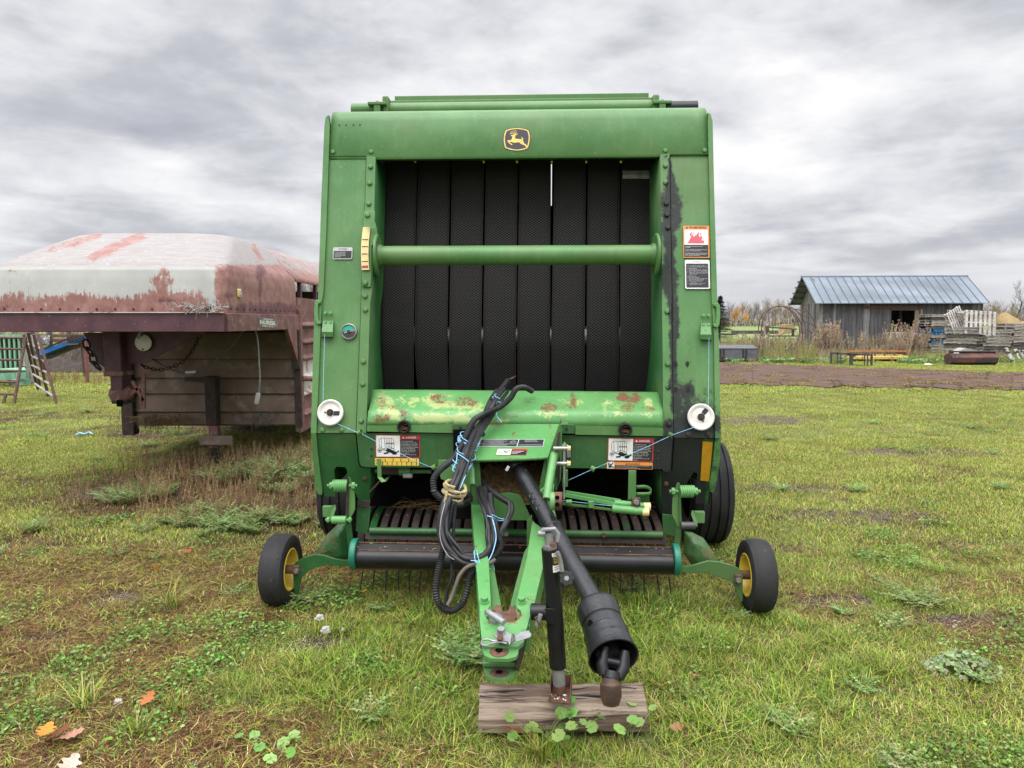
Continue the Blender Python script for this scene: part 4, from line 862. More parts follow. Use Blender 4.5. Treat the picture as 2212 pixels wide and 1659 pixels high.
# ============================================================ TONGUE
def beam(top, h, name, mat, lip=.0):
    """top: four (px, Y) corners front-left, front-right, rear-right, rear-left on its upper face"""
    q = [V(p, Y) for p, Y in top]; m = MB(); m.hexa(q, Vector((0, 0, -h))); return m.build(name, mat, BL, bevel=.006, step=0)
def TY(y):      # depth along the sloping top of the tongue for a picture row
    # plane through (Y 2.5, z .415) and (Y 3.75, z .70)
    P0 = Vector((0, 2.5, .415)); N = Vector((0, -.285, 1.25)).normalized(); return P0, N
TP0, TN = TY(0)
def T(p, off=0): return onpl(p, TP0 + TN * off, TN)
def tpoly(pts, h, name, mat, off=0, parent=BL, bev=.003, holes=(), paint=None, step=0):
    m = MB(); m.poly([T(p, off) for p in pts], TN * -h, [[T(p, off) for p in hh] for hh in holes]); return m.build(name, mat, parent, bevel=bev, paint=paint, step=step)
def PT(p, w):
    s = 0
    for bx, by, rx, ry, a in ((1100, 1335, 26, 16, .95), (1078, 1318, 8, 14, .8), (1062, 1345, 14, 5, .6), (1078, 1404, 20, 9, .95), (1118, 1330, 12, 14, .6), (1078, 1454, 18, 5, .7), (1120, 1346, 6, 10, .6), (1143, 1240, 4, 60, .45)):
        d = math.hypot((p[0] - bx) / rx, (p[1] - by) / ry); s = max(s, a * (1 - sm(.5, 1.3, d)))
    return {'rust': s}
tl_ = tpoly([r6(705, 100), r6(840, 60), r6(862, 330), r6(892, 700), r6(925, 930), r6(948, 1370), r6(955, 1500), r6(812, 1620), r6(800, 1400), r6(775, 1050), r6(735, 560)], .125, 'tongue_beam', 'green_lit', paint=PT)
tr_ = tpoly([c7(345, 470), c7(395, 440), c7(440, 640), c7(330, 1000), c7(262, 1290), c7(228, 1450), c7(130, 1400), c7(118, 1280), c7(205, 920), c7(248, 640), c7(330, 700)], .125, 'tongue_beam', 'green_lit', paint=PT)
# lower flanges turned inwards
tpoly([r6(925, 935), r6(975, 925), r6(1020, 1150), r6(1068, 1400), r6(1080, 1490), r6(955, 1500), r6(948, 1370)], .01, 'tongue_flange', 'green', off=-.05)
tpoly([c7(185, 880), c7(235, 800), c7(150, 1260), c7(100, 1310), c7(80, 1290), c7(85, 1255)], .01, 'tongue_flange', 'green', off=-.05)
# hitch head with its V notch and rusty web
hh = [c8(232, 480), c8(228, 540), c8(237, 640), c8(252, 735), c8(520, 735), c8(560, 700), c8(578, 610), c8(610, 500), c8(600, 400), c8(560, 372), c8(515, 376), c8(502, 405), c8(512, 440), c8(538, 460), c8(545, 490), c8(520, 528), c8(480, 545), c8(300, 545), c8(262, 500), c8(262, 462), c8(292, 445), c8(306, 420), c8(305, 395), c8(285, 375), c8(245, 372), c8(222, 395)]
hd = tpoly(hh, .016, 'hitch_head', 'green_lit', off=.014, paint=PT, step=.02, bev=0)
wb = tpoly([c8(320, 455), c8(345, 420), c8(385, 415), c8(398, 465), c8(440, 465), c8(455, 420), c8(490, 430), c8(520, 470), c8(490, 560), c8(330, 560)], .012, 'hitch_web', 'rust', off=-.012)
for p in (c8(262, 395), c8(543, 397)):
    b = MB(); q = T(p, .014); b.lathe(q, TN, [(0, 0), (.020, 0), (.020, .004), (0, .004)], 20); bolt(b, q + TN * .004, TN, .014, .014, True); b.build('bolt', 'green_lit', hd)
# silver T-pin
a, b = T(c8(284, 470), .05), T(c8(412, 552), .05); tpn = MB().tube([a, b], .0115, 14).build('hitch_t_pin', 'galv', BL, bevel=.001)
MB().lathe(T(c8(348, 530), .014), TN, [(0, 0), (.026, 0), (.026, .01), (.018, .02), (0, .03)], 20).build('pin_collar', 'galv', tpn)
# latch plate
lat = tpoly([c8(322, 640), c8(400, 598), c8(432, 622), c8(478, 640), c8(455, 722), c8(440, 690), c8(370, 680)], .006, 'latch_plate', 'galv', off=.045)
m = MB(); A, B, C_, D_ = T(c8(470, 640), .05), T(c8(455, 720), .02), T(c8(500, 690), .03), T(c8(490, 650), .06); m.hexa([A, B, C_, D_], TN * .005); m.build('latch_fold', 'galv', lat)
tpoly([c8(490, 655), c8(530, 625), c8(600, 608), c8(622, 640), c8(612, 658), c8(540, 685), c8(500, 692)], .005, 'latch_tongue', 'galv', off=.055, parent=lat)
b = MB(); bolt(b, T(c8(388, 632), .045), TN, .014, .016, True); b.build('bolt', 'galv', lat)
MB().tube([T(c8(382, 690), .02), T(c8(382, 660), .055)], .011, 10).build('latch_stud', 'rust', lat)
cl_ = spl([T(p, .035) for p in (c8(432, 712), c8(385, 700), c8(320, 710), c8(275, 728), c8(243, 718), c8(248, 688), c8(290, 680), c8(330, 692), c8(385, 686), c8(445, 690))], 5)
MB().tube(cl_, .0042, 8).build('spring_clip', 'steel', BL)
# clevis: two jaws with holes
def hole(c, rx, ry, n=18): return [(c[0] + rx * math.cos(2 * PI * k / n), c[1] + ry * math.sin(2 * PI * k / n)) for k in range(n)]
h1 = c8(373, 762); h2 = c8(374, 937)
j1 = tpoly([c8(245, 733), c8(525, 733), c8(518, 790), c8(500, 812), c8(440, 828), c8(310, 824), c8(262, 800), c8(250, 770)], .014, 'clevis_jaw', 'green_lit', off=.002, holes=[hole(h1, 8, 3.6)], paint=PT, step=.015, bev=0)
P1 = T(h1, 0)
m = MB(); m.box((V(c8(380, 850), 2.47)), (.125, .05, .02)); m.box(V(c8(380, 862), 2.48), (.12, .05, .03)); m.build('clevis_throat', 'green', BL, bevel=.006)
TN2 = Vector((0, 0, 1)); zc2 = at(h2, P1.y + .01).z
def T2(p, z=None): return onpl(p, Vector((0, 0, z if z is not None else zc2)), TN2)
m = MB(); m.poly([T2(p) for p in (c8(250, 855), c8(530, 850), c8(520, 900), c8(490, 958), c8(410, 982), c8(330, 980), c8(275, 960), c8(258, 920))], Vector((0, 0, -.012)), [[T2(p) for p in hole(h2, 8, 3.4)]])
m.build('clevis_jaw', 'green', BL, paint=PT, step=.015)
m = MB(); m.poly([T(c8(520, 735), .0), T(c8(575, 640), 0), at(c8(556, 770), 2.50), at(c8(512, 925), 2.46), at(c8(500, 900), 2.42)], Vector((.006, .0, 0))); m.build('clevis_cheek', 'dark_rust', BL)
for c_, zz_, par in ((T(h1, .006), TN, j1), (T2(h2) + Vector((0, 0, .004)), TN2, BL)):
    wr = MB().lathe(c_, zz_, [(.0, .0), (.031, .0), (.034, -.003)], 24).build('wear_ring', 'rust', par); MB().lathe(c_ + zz_ * .0012, zz_, [(0, 0), (.0135, 0), (.0135, -.001)], 20).build('pin_hole', 'interior', wr)
# ------------------------------------------------ driveline cowl on the tongue
cwB, cwF = 3.84, 3.42
top4 = [V(r5(600, 742), cwB), V(r5(1612, 742), cwB), V(r5(1475, 1145), cwF), V(r5(590, 1172), cwF)]
top4 = [V(r5(655, 742), cwB), V(r5(1612, 742), cwB), V(r5(1475, 1145), cwF), V(r5(1160, 1160), cwF - .01), V(r5(590, 1178), cwF), V(r5(580, 1120), cwF + .02), V(r5(600, 980), cwF + .2)]
def cowl_pt(p):
    a, b, c = top4[1], top4[2], top4[4]; n = (b - a).cross(c - a).normalized(); return onpl(p, a, n)
cn = (top4[2] - top4[1]).cross(top4[4] - top4[1]).normalized(); cn = cn if cn.z > 0 else -cn
def PC(p, w):
    s = 0
    for bx, by, rx, ry, a in ((1106, 936, 10, 5, .95), (1070, 917, 20, 4, .7), (1190, 925, 6, 12, .5), (1143, 968, 5, 3, .8), (1120, 990, 40, 3, .7), (1196, 945, 12, 4, .6), (1152, 936, 18, 3, .5)):
        d = math.hypot((p[0] - bx) / rx, (p[1] - by) / ry); s = max(s, a * (1 - sm(.5, 1.3, d)))
    return {'rust': s}
m = MB(); m.poly([cowl_pt(proj(v)) for v in top4], cn * -.006); cw = m.build('driveline_cowl', 'green_lit', BL, step=.02, paint=PC)
lipf = [cowl_pt(r5(590, 1178)), cowl_pt(r5(1160, 1160)), cowl_pt(r5(1475, 1145))]
m = MB(); m.grid([lipf, [v + Vector((0, .004, -.012)) for v in lipf]]); m.build('cowl_lip', 'green', cw, solid=.003)
sd = [cowl_pt(r5(1612, 742)), cowl_pt(r5(1475, 1145)), V(r5(1478, 1480), 3.42), V(r5(1560, 1480), 3.72), V(r5(1640, 900), 3.85)]
m = MB(); m.poly(sd, Vector((.004, 0, 0))); m.build('cowl_side', 'green', cw)
sl_ = [cowl_pt(r5(655, 742)), cowl_pt(r5(590, 1178)), V(r5(600, 1490), 3.42), V(r5(650, 1490), 3.80)]
m = MB(); m.poly(sl_, Vector((-.004, 0, 0))); m.build('cowl_side', 'green_shaded', cw)
# long upright side plate at the right of the cowl with worn red edge and label
plate([r5(1625, 745), r5(1655, 740), r5(1655, 1020), r5(1640, 1400), r5(1590, 1540), r5(1570, 1545), r5(1580, 1100), r5(1600, 900)], 3.50, 'green', 'tongue_side_plate', .012)
plate([r5(1606, 840), r5(1636, 838), r5(1600, 1120), r5(1588, 1400), r5(1572, 1400), r5(1572, 1080)], 3.48, 'dark_rust', 'tongue_plate_edge', .01)
plate([r5(1600, 1200), r5(1632, 1110), r5(1625, 1420), r5(1592, 1530)], 3.488, 'd_black', 'side_label', .002)
for p in (r5(1650, 745), r5(1650, 1010)):
    m = MB(); m.tube([V(p, 3.48), V(p, 3.48) + X * .03], .011, 8); m.build('hinge_pin', 'green', BL)
# beam risers beside the cowl mouth
m = MB(); a, b = V(r5(540, 1200), 3.44), V(r5(575, 1480), 3.36); m.tube([V(r5(560, 1120), 3.48), b], .014, 10); m.build('cowl_rod', 'green', BL)
plate([r5(600, 1180), r5(655, 1190), r5(690, 1660), r5(690, 1720), r5(560, 1720), r5(555, 1480), r5(610, 1485)], 3.46, 'green', 'cowl_post', .03)
plate([r5(1440, 1180), r5(1475, 1160), r5(1478, 1600), r5(1420, 1700), r5(1370, 1540)], 3.46, 'green', 'cowl_post', .03)
a, b = V(r5(1560, 1100), 3.42), V(r5(1490, 1480), 3.30); MB().tube([a, b, V(r5(1470, 1650), 3.25)], .020, 12).build('cowl_rod', 'green_lit', BL)
plate([r5(1475, 1480), r5(1560, 1480), r5(1550, 1620), r5(1500, 1660), r5(1380, 1560)], 3.30, 'green_lit', 'tongue_shoulder', .03)
# cross plate between the beams
plate([r6(965, 90), r6(1160, 60), r6(1300, 90), r6(1440, 395), r6(1470, 420), r6(1390, 460), r6(1380, 400), r6(1340, 398), r6(1180, 398), r6(1000, 380), r6(960, 250)], 3.45, 'green', 'tongue_cross_plate', .012)
plate([r6(1380, 398), r6(1440, 330), r6(1452, 600), r6(1400, 760), r6(1378, 700)], 3.35, 'green', 'tongue_cross_plate', .012)
# straw and chaff packed inside the cowl
m = MB(); random.seed(9); rows = []
for j in range(9):
    rows.append([V(r5(650 + i * 58, 1250 + j * 60), 3.72 - j * .028) + Vector((0, .05 * nz(i * .9, j * .9), .03 * nz(i * .7, j * .7, 4))) for i in range(14)])
m.grid(rows)
hy = m.build('chaff_heap', 'hay', BL)
tag(hy, kind='stuff'); m = MB()
for k in range(420):
    p = r5(random.uniform(690, 1380), random.uniform(1230, 1680)); t = (p[1] - r5(0, 1250)[1]) / (r5(0, 1730)[1] - r5(0, 1250)[1]); q = V(p, 3.66 - t * .20)
    d = Vector((random.uniform(-1, 1), random.uniform(-.3, .3), random.uniform(-.6, .6))).normalized() * random.uniform(.012, .035); m.tube([q - d, q + d], .0011, 3, caps=False)
tag(m.build('loose_straw', 'hay', BL), kind='stuff')
m = MB(); m.box(V(r5(1000, 1350), 3.86), (.6, .01, .5)); m.build('cowl_back', 'interior', BL)
# cowl decals
CP = lambda p, off=0: cowl_pt(p) + cn * .001
d = Dec(r5(678, 930), r5(1443, 930), r5(672, 1018), CP, 0, cw, 'instruction_decal'); d.rr(0, 0, 1, 1, 'd_white', 1, .015); d.rr(.006, .04, .994, .96, 'd_logo', 2, .012); d.line([(.6, .05), (.6, .95)], .003, 'd_white', 3); d.line([(.01, .66), (.6, .66)], .002, 'd_white', 3)
for i in range(4): d.line([(.06, .12 + i * .13), (.42 - .05 * (i % 2), .12 + i * .13)], .0028, 'd_grey', 3)
for i in range(2): d.line([(.06, .76 + i * .12), (.44, .76 + i * .12)], .0022, 'd_grey', 3)
d.line([(.63, .80), (.97, .80)], .004, 'd_grey', 3); d.line([(.70, .14), (.88, .14)], .004, 'd_grey', 3); d.line([(.70, .34), (.90, .34)], .003, 'd_grey', 3)
for ln in (((.47, .4), (.52, .2), (.55, .35)), ((.48, .5), (.57, .4))): d.line(ln, .003, 'd_grey', 3)
d = Dec(r5(878, 1045), r5(1237, 1045), r5(866, 1120), CP, 0, cw, 'danger_decal'); d.rr(0, 0, 1, 1, 'd_red', 1, .01); d.rr(.01, .04, .48, .96, 'd_white', 2); d.rr(.49, .30, .99, .96, 'd_black', 2)
d.shape([(.27, .5), (.33, .46), (.36, .62), (.28, .66)], 'd_black', 3); d.line([(.30, .55), (.22, .28)], .006, 'd_black', 3); d.line([(.34, .5), (.43, .28)], .006, 'd_black', 3); d.line([(.05, .62), (.46, .62)], .004, 'd_black', 3); d.line([(.08, .56), (.14, .5), (.2, .6)], .006, 'd_grey', 3)
for i in range(3): d.line([(.52, .45 + i * .16), (.9 - i * .1, .45 + i * .16)], .003, 'd_white', 3)
# ------------------------------------------------ driveline shaft
def Q(p, Y): return at(p, Y)
p0, p1, p2, p3, p4 = Q(r5(1110, 1235), 3.52), Q(c7(375, 680), 3.10), Q(c7(745, 1300), 2.70), Q(c8(1245, 820), 2.47), Q(c8(1222, 1010), 2.42)
pth = [p0, p0.lerp(p1, .5), p1]
m = MB(); m.lathe(p0, (p0 - p1).normalized(), [(.036, -.04), (.046, -.03), (.052, .0), (.060, .03), (.062, .06), (.055, .07), (.0, .07)], 32); sh1 = m.build('shield_cone', 'plastic', BL)
MB().box(Q(r5(995, 1280), 3.42), (.014, .01, .026), Matrix.Rotation(.5, 3, 'Y')).build('cone_tab', 'd_grey', sh1, bevel=.002)
ax = (p2 - p0).normalized(); L1 = (p1 - p0).length; L2 = (p2 - p0).length
c_ = p0; m = MB(); m.lathe(c_, ax, [(.037, -.02), (.038, L1 * .9), (.038, L1 - .004), (.043, L1), (.043, L1 + .01), (.040, L1 + .014), (.040, L2 - .02), (.041, L2)], 40)
shf = m.build('shaft_shield', 'plastic', BL)
for k, (t, r_) in enumerate(((.42, .39), (.52, .39), (.33, .2))):
    q = p0 + ax * L1 * (t + .25); n_ = Vector((-.45, -1, .35)).normalized(); n_ = (n_ - ax * n_.dot(ax)).normalized(); MB().lathe(q + n_ * .0375, n_, [(.010, 0), (.013, .0015), (.016, 0)], 14).build('dimple', 'plastic', shf)
bx_ = (p3 - p2).normalized(); Lb = (p3 - p2).length
prof_c = [(.041, -.02), (.050, -.008), (.066, .0), (.080, .006), (0.0838, .02), (0.0821, .045), (0.0788, Lb * .34), (0.0733, Lb * .36), (0.0794, Lb * .39), (0.0805, Lb * .55), (0.0860, Lb * .58), (0.0827, Lb * .7), (0.0855, Lb * .73), (0.0860, Lb * .78), (0.0921, Lb * .98), (0.0938, Lb), (0.0877, Lb - .001), (0.0777, Lb * .7), (0.0733, Lb * .3), (.0, Lb * .25)]
bell = MB().lathe(p2, bx_, prof_c, 48).build('shield_bell', 'plastic', BL, smooth=28)
MB().lathe(p2, bx_, [(.042, -.024), (.056, -.014), (.056, -.008), (.045, -.004)], 32).build('bell_washer', 'd_cream', bell)
def brad(h):
    o = [q for q in prof_c[:16]]
    for (r0, h0), (r1_, h1_) in zip(o, o[1:]):
        if h0 <= h <= h1_: return r0 + (r1_ - r0) * (h - h0) / max(1e-6, h1_ - h0)
    return .08
def onbell(p, r_=0):     # nearest point on the cone seen at picture point p
    d = ray(p).normalized(); best = None
    for i in range(400):
        w = C0 + d * (2.0 + i * .004); h_ = (w - p2).dot(bx_); rr_ = (w - p2 - bx_ * h_).length
        if 0 < h_ < Lb and rr_ < brad(h_) + .0008: return w, (w - p2 - bx_ * h_).normalized()
    return C0 + d * 2.7, -d
for p, rx, ry, rb in ((c8(1066, 558), .011, .0155, .0805), (c8(1120, 780), .010, .017, .0875)):
    w, n_ = onbell(p, rb); u_ = bx_.cross(n_); m = MB(); m.poly([w + n_ * .0012 + u_ * rx * math.cos(t) + bx_ * ry * math.sin(t) for t in [2 * PI * k / 16 for k in range(16)]], n_ * -.004); m.build('bell_hole', 'interior', bell)
def bline(pts, r=.0011):
    q = []
    for p, p_ in zip(pts, pts[1:]):
        for k in range(5): q.append(onbell((p[0] + (p_[0] - p[0]) * k / 4, p[1] + (p_[1] - p[1]) * k / 4))[0])
    MB().tube(q, r, 4).build('embossed_mark', 'hose', bell)
bline([c8(1030, 445), c8(1108, 425), c8(1122, 492), c8(1045, 512), c8(1030, 445)]); bline([c8(1045, 442), c8(1078, 480), c8(1096, 430)]); bline([c8(1052, 500), c8(1110, 484)])
# yoke and splined collar
yk = MB(); a = p2 + bx_ * Lb * .5; yk.tube([a, p3 + bx_ * .0], .030, 16)
e = (p4 - p3).normalized(); side_ = Vector((1, 0, 0)); side_ = (side_ - e * side_.dot(e)).normalized(); bw = e.cross(side_)
for s_ in (-1, 1): yk.tube([p3 + side_ * .036 * s_ - e * .03, p3 + side_ * .038 * s_ + e * .03, p3 + side_ * .025 * s_ + e * .065], [.020, .024, .020], 12)
yk.tube([p3 - side_ * .045 + e * .015, p3 + side_ * .045 + e * .015], .017, 14); yk.tube([p3 + e * .05, p3 + e * .075], .034, 20)
yk = yk.build('shaft_yoke', 'black_paint', BL)
q = p3 + e * .085; ez = Vector((0, -.25, -1)).normalized()
MB().lathe(q, ez, [(0, -.02), (.026, -.02), (.030, -.01), (.033, .0), (.038, .004), (.038, .045), (.033, .06), (.028, .075), (.020, .078), (.020, .05), (0, .05)], 28).build('spline_collar', 'collar_rust', yk)
# ------------------------------------------------ jack stand
JY = 2.56
jt, jm, jb = at(c7(384, 850), JY), at(c8(822, 890), JY), at(c8(838, 1108), JY)
jk = MB().tube([jt, jm], .0315, 28).build('jack_tube', 'black_paint', BL, bevel=.002)
MB().tube([jm + (jm - jt).normalized() * -.05, jb], .0235, 24).build('jack_inner_tube', 'galv', jk)
m = MB(); dj = (jb - jm).normalized(); m.tube([jb - dj * .045, jb + dj * .004], .0242, 24); m.build('rusty_tube_end', 'rust', jk)
m = MB(); q = jt - dj * .0; m.tube([jt, jt - dj * .012], .0255, 20); m.tube([jt - dj * .01, jt - dj * .05], .017, 14); jc = m.build('jack_cap', 'steel', jk)
m = MB(); c_ = jt - dj * .055; m.tube([c_ + Vector((.03, 0, -.03)), c_ + Vector((.034, 0, .0)), c_ + Vector((.022, 0, .018)), c_ + Vector((-.022, 0, .014)), c_ + Vector((-.030, 0, .0))], .0085, 10); m.tube([c_ + Vector((-.04, -.0, 0)), c_ + Vector((-.015, 0, -.0))], .011, 10); m.build('crank_clevis', 'galv', jk)
b = MB(); bolt(b, jt - dj * .02 + Vector((.012, -.018, 0)), (0, -1, 0), .010, .012, True); b.build('bolt', 'rust', jk)
st_ = [at(p, JY - .04) for p in (c7(440, 880), c7(462, 940), c7(478, 1030))]; hn = MB().tube(spl(st_, 4), .0085, 8).build('crank_handle', 'steel', jk)
kq = at(c7(513, 1082), JY - .05); kn = Vector((-.15, -1, .35)).normalized(); ku = Vector((1, 0, 0)); ku = (ku - kn * ku.dot(kn)).normalized(); kw = kn.cross(ku)
m = MB(); pts = [];
for k in range(42):
    t = 2 * PI * k / 42; r_ = .0255 + .0028 * math.cos(7 * t); pts.append(kq + ku * r_ * math.cos(t) + kw * r_ * math.sin(t))
m.poly(pts, kn * -.022); kb = m.build('crank_knob', 'plastic', hn, bevel=.003)
MB().lathe(kq, kn, [(0, .0), (.0085, .0), (.0085, .004), (0, .004)], 14).build('knob_bolt', 'steel', kb)
# jack label wraps the tube
def wrap(pa, pb, a0_, a1_, r_, mat, name, parent, n=8):
    rows = []
    for t in (0, 1):
        c = pa.lerp(pb, t); rows.append([c + Vector((math.sin(a0_ + (a1_ - a0_) * k / n), -math.cos(a0_ + (a1_ - a0_) * k / n), 0)) * r_ for k in range(n + 1)])
    return MB().grid(rows).build(name, mat, parent, smooth=60)
ta = lambda y: jt.lerp(jm, (c7(0, y)[1] - c7(0, 850)[1]) / (c8(0, 890)[1] - c7(0, 850)[1]))
jl = wrap(ta(870), ta(1015), .15, 1.25, .0320, 'd_white', 'jack_label', jk); wrap(ta(898), ta(962), .15, 1.25, .0324, 'd_black', 'label_print', jl)
for y in (905, 918, 930, 942): wrap(ta(y), ta(y + 4), .3, 1.1, .0327, 'd_yellow', 'label_print', jl)
for y in (880, 975, 990): wrap(ta(y), ta(y + 3), .3, 1.1, .0324, 'd_black', 'label_print', jl)
# mounting sleeve and bracket
a, b = at(c8(618, 470), JY - .0), at(c8(740, 470), JY - .01); sv = MB().tube([a, b], .031, 24).build('jack_sleeve', 'black_paint', BL, bevel=.002)
m = MB(); m.hexa([at(c8(723, 450), JY - .036), at(c8(800, 450), JY - .036), at(c8(803, 568), JY - .036), at(c8(735, 560), JY - .036)], Vector((0, .01, 0))); m.hexa([at(c8(720, 442), JY - .036), at(c8(800, 448), JY - .036), at(c8(800, 452), JY + .02), at(c8(720, 450), JY + .02)], Vector((0, 0, -.008))); m.build('jack_bracket', 'black_paint', jk, bevel=.002)
m = MB(); m.tube([at(c8(690, 490), JY - .05), at(c8(662, 575), JY - .05)], .0085, 10); m.build('locking_pin', 'steel', sv)
MB().tube(spl([at(c8(668, 505), JY - .055), at(c8(648, 520), JY - .06), at(c8(680, 560), JY - .06), at(c8(692, 598), JY - .05)], 5), .003, 6).build('pin_ring', 'rust', sv)
m = MB(); m.lathe(at(c8(677, 418), JY - .008), Vector((0, -.5, 1)), [(0, 0), (.009, 0), (.009, .001), (0, .001)], 12); m.build('sleeve_hole', 'rust', sv)
# foot: folded rusty plate
zf = .146
ft = [onpl(p, Vector((0, 0, zf)), Vector((0, 0, 1))) for p in (c8(750, 1160), c8(915, 1182), c8(930, 1060), c8(770, 1050))]
m = MB(); m.hexa(ft, Vector((0, 0, .006))); up = Vector((-.0, .0, .045))
m.hexa([ft[0], ft[3], ft[3] + Vector((0, .01, .055)), ft[0] + Vector((0, 0, .012))], Vector((.004, 0, 0))); m.hexa([ft[1], ft[2], ft[2] + Vector((0, .01, .055)), ft[1] + Vector((0, 0, .012))], Vector((-.004, 0, 0))); m.hexa([ft[3], ft[2], ft[2] + Vector((0, .01, .05)), ft[3] + Vector((0, .01, .05))], Vector((0, .004, 0)))
jf = m.build('jack_foot', 'rust', jk)
random.seed(4)
for k in range(16):
    q = ft[0].lerp(ft[1], random.uniform(.12, .88)) + Vector((0, random.uniform(.01, .06), .008)); m = MB(); m.box(q, [random.uniform(.003, .008)] * 3, Matrix.Rotation(random.random() * 3, 3, 'X')); m.build('grit', 'hay' if k % 2 else 'd_grey', jf)

# ------------------------------------------------ hoses
def hp(pts, n=8): return spl([at(p, Y) for p, Y in pts], n)
def HS(name, pts, r, ribbed=True, mat='hose', **kw):
    m = MB(); hose(m, hp(pts), r, ribbed, **kw); return m.build(name, mat, BL, smooth=30 if ribbed else 60)
HS('corrugated_hose', [(r5(1290, 345), 4.0), (r5(1200, 300), 3.92), (r5(1100, 320), 3.85), (r5(1030, 430), 3.80), (r5(900, 540), 3.74), (r5(720, 620), 3.68), (r5(590, 700), 3.6), (r5(510, 850), 3.52), (r5(430, 1020), 3.44), (r5(330, 1170), 3.36), (r5(190, 1290), 3.28), (r5(105, 1400), 3.24), (r5(110, 1530), 3.22), (r6(270, 60), 3.22), (r6(380, 160), 3.24), (r6(480, 210), 3.30), (r6(600, 205), 3.36), (r6(690, 150), 3.38), (r6(670, 90), 3.40), (r6(590, 75), 3.42)], .0165)
bund = [(r5(1000, 215), 4.02), (r5(900, 330), 3.93), (r5(800, 470), 3.82), (r5(700, 690), 3.70), (r5(600, 850), 3.56), (r5(520, 1020), 3.44), (r5(440, 1230), 3.32), (r5(350, 1450), 3.22), (r6(430, 80), 3.18), (r6(370, 260), 3.12), (r6(345, 480), 3.08), (r6(375, 650), 3.05), (r6(470, 780), 3.02), (r6(620, 890), 3.00), (r6(780, 890), 3.00), (r6(900, 790), 3.04), (r6(975, 640), 3.08), (r6(975, 430), 3.14), (r6(930, 250), 3.22), (r6(880, 120), 3.32), (r6(860, 0), 3.42)]
offs = [(0, 0, .0145, 'hose', 0), (18, 6, .0125, 'hose', 0), (-14, 2, .011, 'hose', 0), (42, 16, .010, 'hose', 0), (30, -6, .011, 'hose', 0), (55, 6, .008, 'hose', 0)]
for i, (ox, oy, r_, mt, rb) in enumerate(offs):
    pts = []
    for j, (p, Y) in enumerate(bund[(1 if i else 0):]):
        jj = j + (1 if i else 0)
        sgn = 1 if jj < 13 else -1 if jj > 15 else .2
        vert = -1 if 11 <= jj <= 16 else 0
        wob = 5 * math.sin(jj * 1.3 + i * 2.1); s_ = .26 if jj > 2 else .36
        pts.append(((p[0] + (ox * sgn + wob) * s_, p[1] + (oy + vert * ox) * s_ * .8), Y + .012 * math.sin(i * 2.4 + jj)))
    HS('hydraulic_hose', pts, r_, False, mt)
m = MB(); q = at(r5(1015, 200), 4.02); m.tube([q, at(r5(1092, 165), 4.05)], .0022, 5); m.tube([q, at(r5(1075, 185), 4.03)], .0018, 5); m.build('bare_wire', 'rust', BL)
HS('corrugated_hose', [(r6(540, 110), 3.20), (r6(480, 240), 3.14), (r6(420, 500), 3.08), (r6(360, 800), 3.03), (r6(300, 1050), 2.98), (r6(280, 1250), 2.94), (r6(330, 1420), 2.92), (r6(460, 1490), 2.90), (r6(600, 1400), 2.92), (r6(665, 1230), 2.94), (r6(690, 1080), 2.97), (r6(770, 990), 3.0), (r6(900, 900), 3.02), (r6(1010, 810), 3.05), (r6(1065, 700), 3.08), (r6(1030, 560), 3.12), (r6(960, 300), 3.2), (r6(935, 90), 3.3)], .0165)
HS('corrugated_hose', [(r6(520, 200), 3.13), (r6(500, 420), 3.09), (r6(490, 620), 3.06), (r6(480, 850), 3.03), (r6(470, 1080), 3.0), (r6(420, 1250), 2.97), (r6(408, 1400), 2.95), (r6(425, 1430), 2.95)], .0085, pitch=.005)
HS('corrugated_hose', [(r6(425, 1420), 2.94), (r6(470, 1330), 2.94), (r6(520, 1190), 2.95), (r6(570, 1060), 2.96), (r6(660, 960), 2.965), (r6(790, 920), 2.965), (r6(920, 915), 2.97), (r6(1000, 870), 3.0)], .0095, mat='hose_tan', pitch=.0055)
HS('hydraulic_hose', [(r5(690, 1430), 3.5), (r5(780, 1530), 3.42), (r6(1000, 80), 3.36), (r6(1130, 165), 3.30), (r6(1185, 200), 3.28), (r6(1190, 290), 3.24), (r6(1140, 400), 3.2), (r6(1075, 520), 3.15), (r6(1060, 600), 3.12)], .014, False)
HS('hydraulic_hose', [(r6(1165, 180), 3.27), (r6(1165, 300), 3.22), (r6(1110, 430), 3.18), (r6(1050, 560), 3.12)], .009, False)
HS('cable_strip', [(r6(395, 180), 3.11), (r6(345, 380), 3.05), (r6(330, 560), 3.02), (r6(360, 700), 3.0), (r6(430, 820), 2.985), (r6(500, 870), 2.98)], .0022, False, 'galv')
# hose lettering
# blue twine wraps round the bundle
def wrapr(pc, Y, du, turns, rad, wid, mat, r=.0018, name='twine_wrap', seed=1):
    random.seed(seed); c = at(pc, Y); a = Vector(du).normalized(); u_ = Vector((0, -1, .1)); u_ = (u_ - a * u_.dot(a)).normalized(); w_ = a.cross(u_); pts = []
    for i in range(turns * 10 + 1):
        t = i / 10; an = 2 * PI * t; rr_ = rad * (1 + .10 * math.sin(i * 1.7)); pts.append(c + a * (wid * (t / turns - .5) + .006 * math.sin(an * .5 + seed)) + (u_ * math.cos(an) * 1.0 + w_ * math.sin(an)) * rr_)
    return MB().tube(spl(pts, 2), r, 5).build(name, mat, BL)
wrapr(r5(520, 960), 3.50, (.35, -.3, 1), 6, .052, .05, 'twine_blue', seed=2); wrapr(r5(480, 1130), 3.42, (.3, -.3, 1), 2, .050, .07, 'twine_blue', seed=3)
wrapr(r5(430, 1230), 3.36, (.3, -.3, 1), 3, .046, .03, 'twine_blue', seed=5); wrapr(r5(900, 450), 3.84, (.5, -.3, 1), 2, .040, .05, 'twine_blue', seed=6)
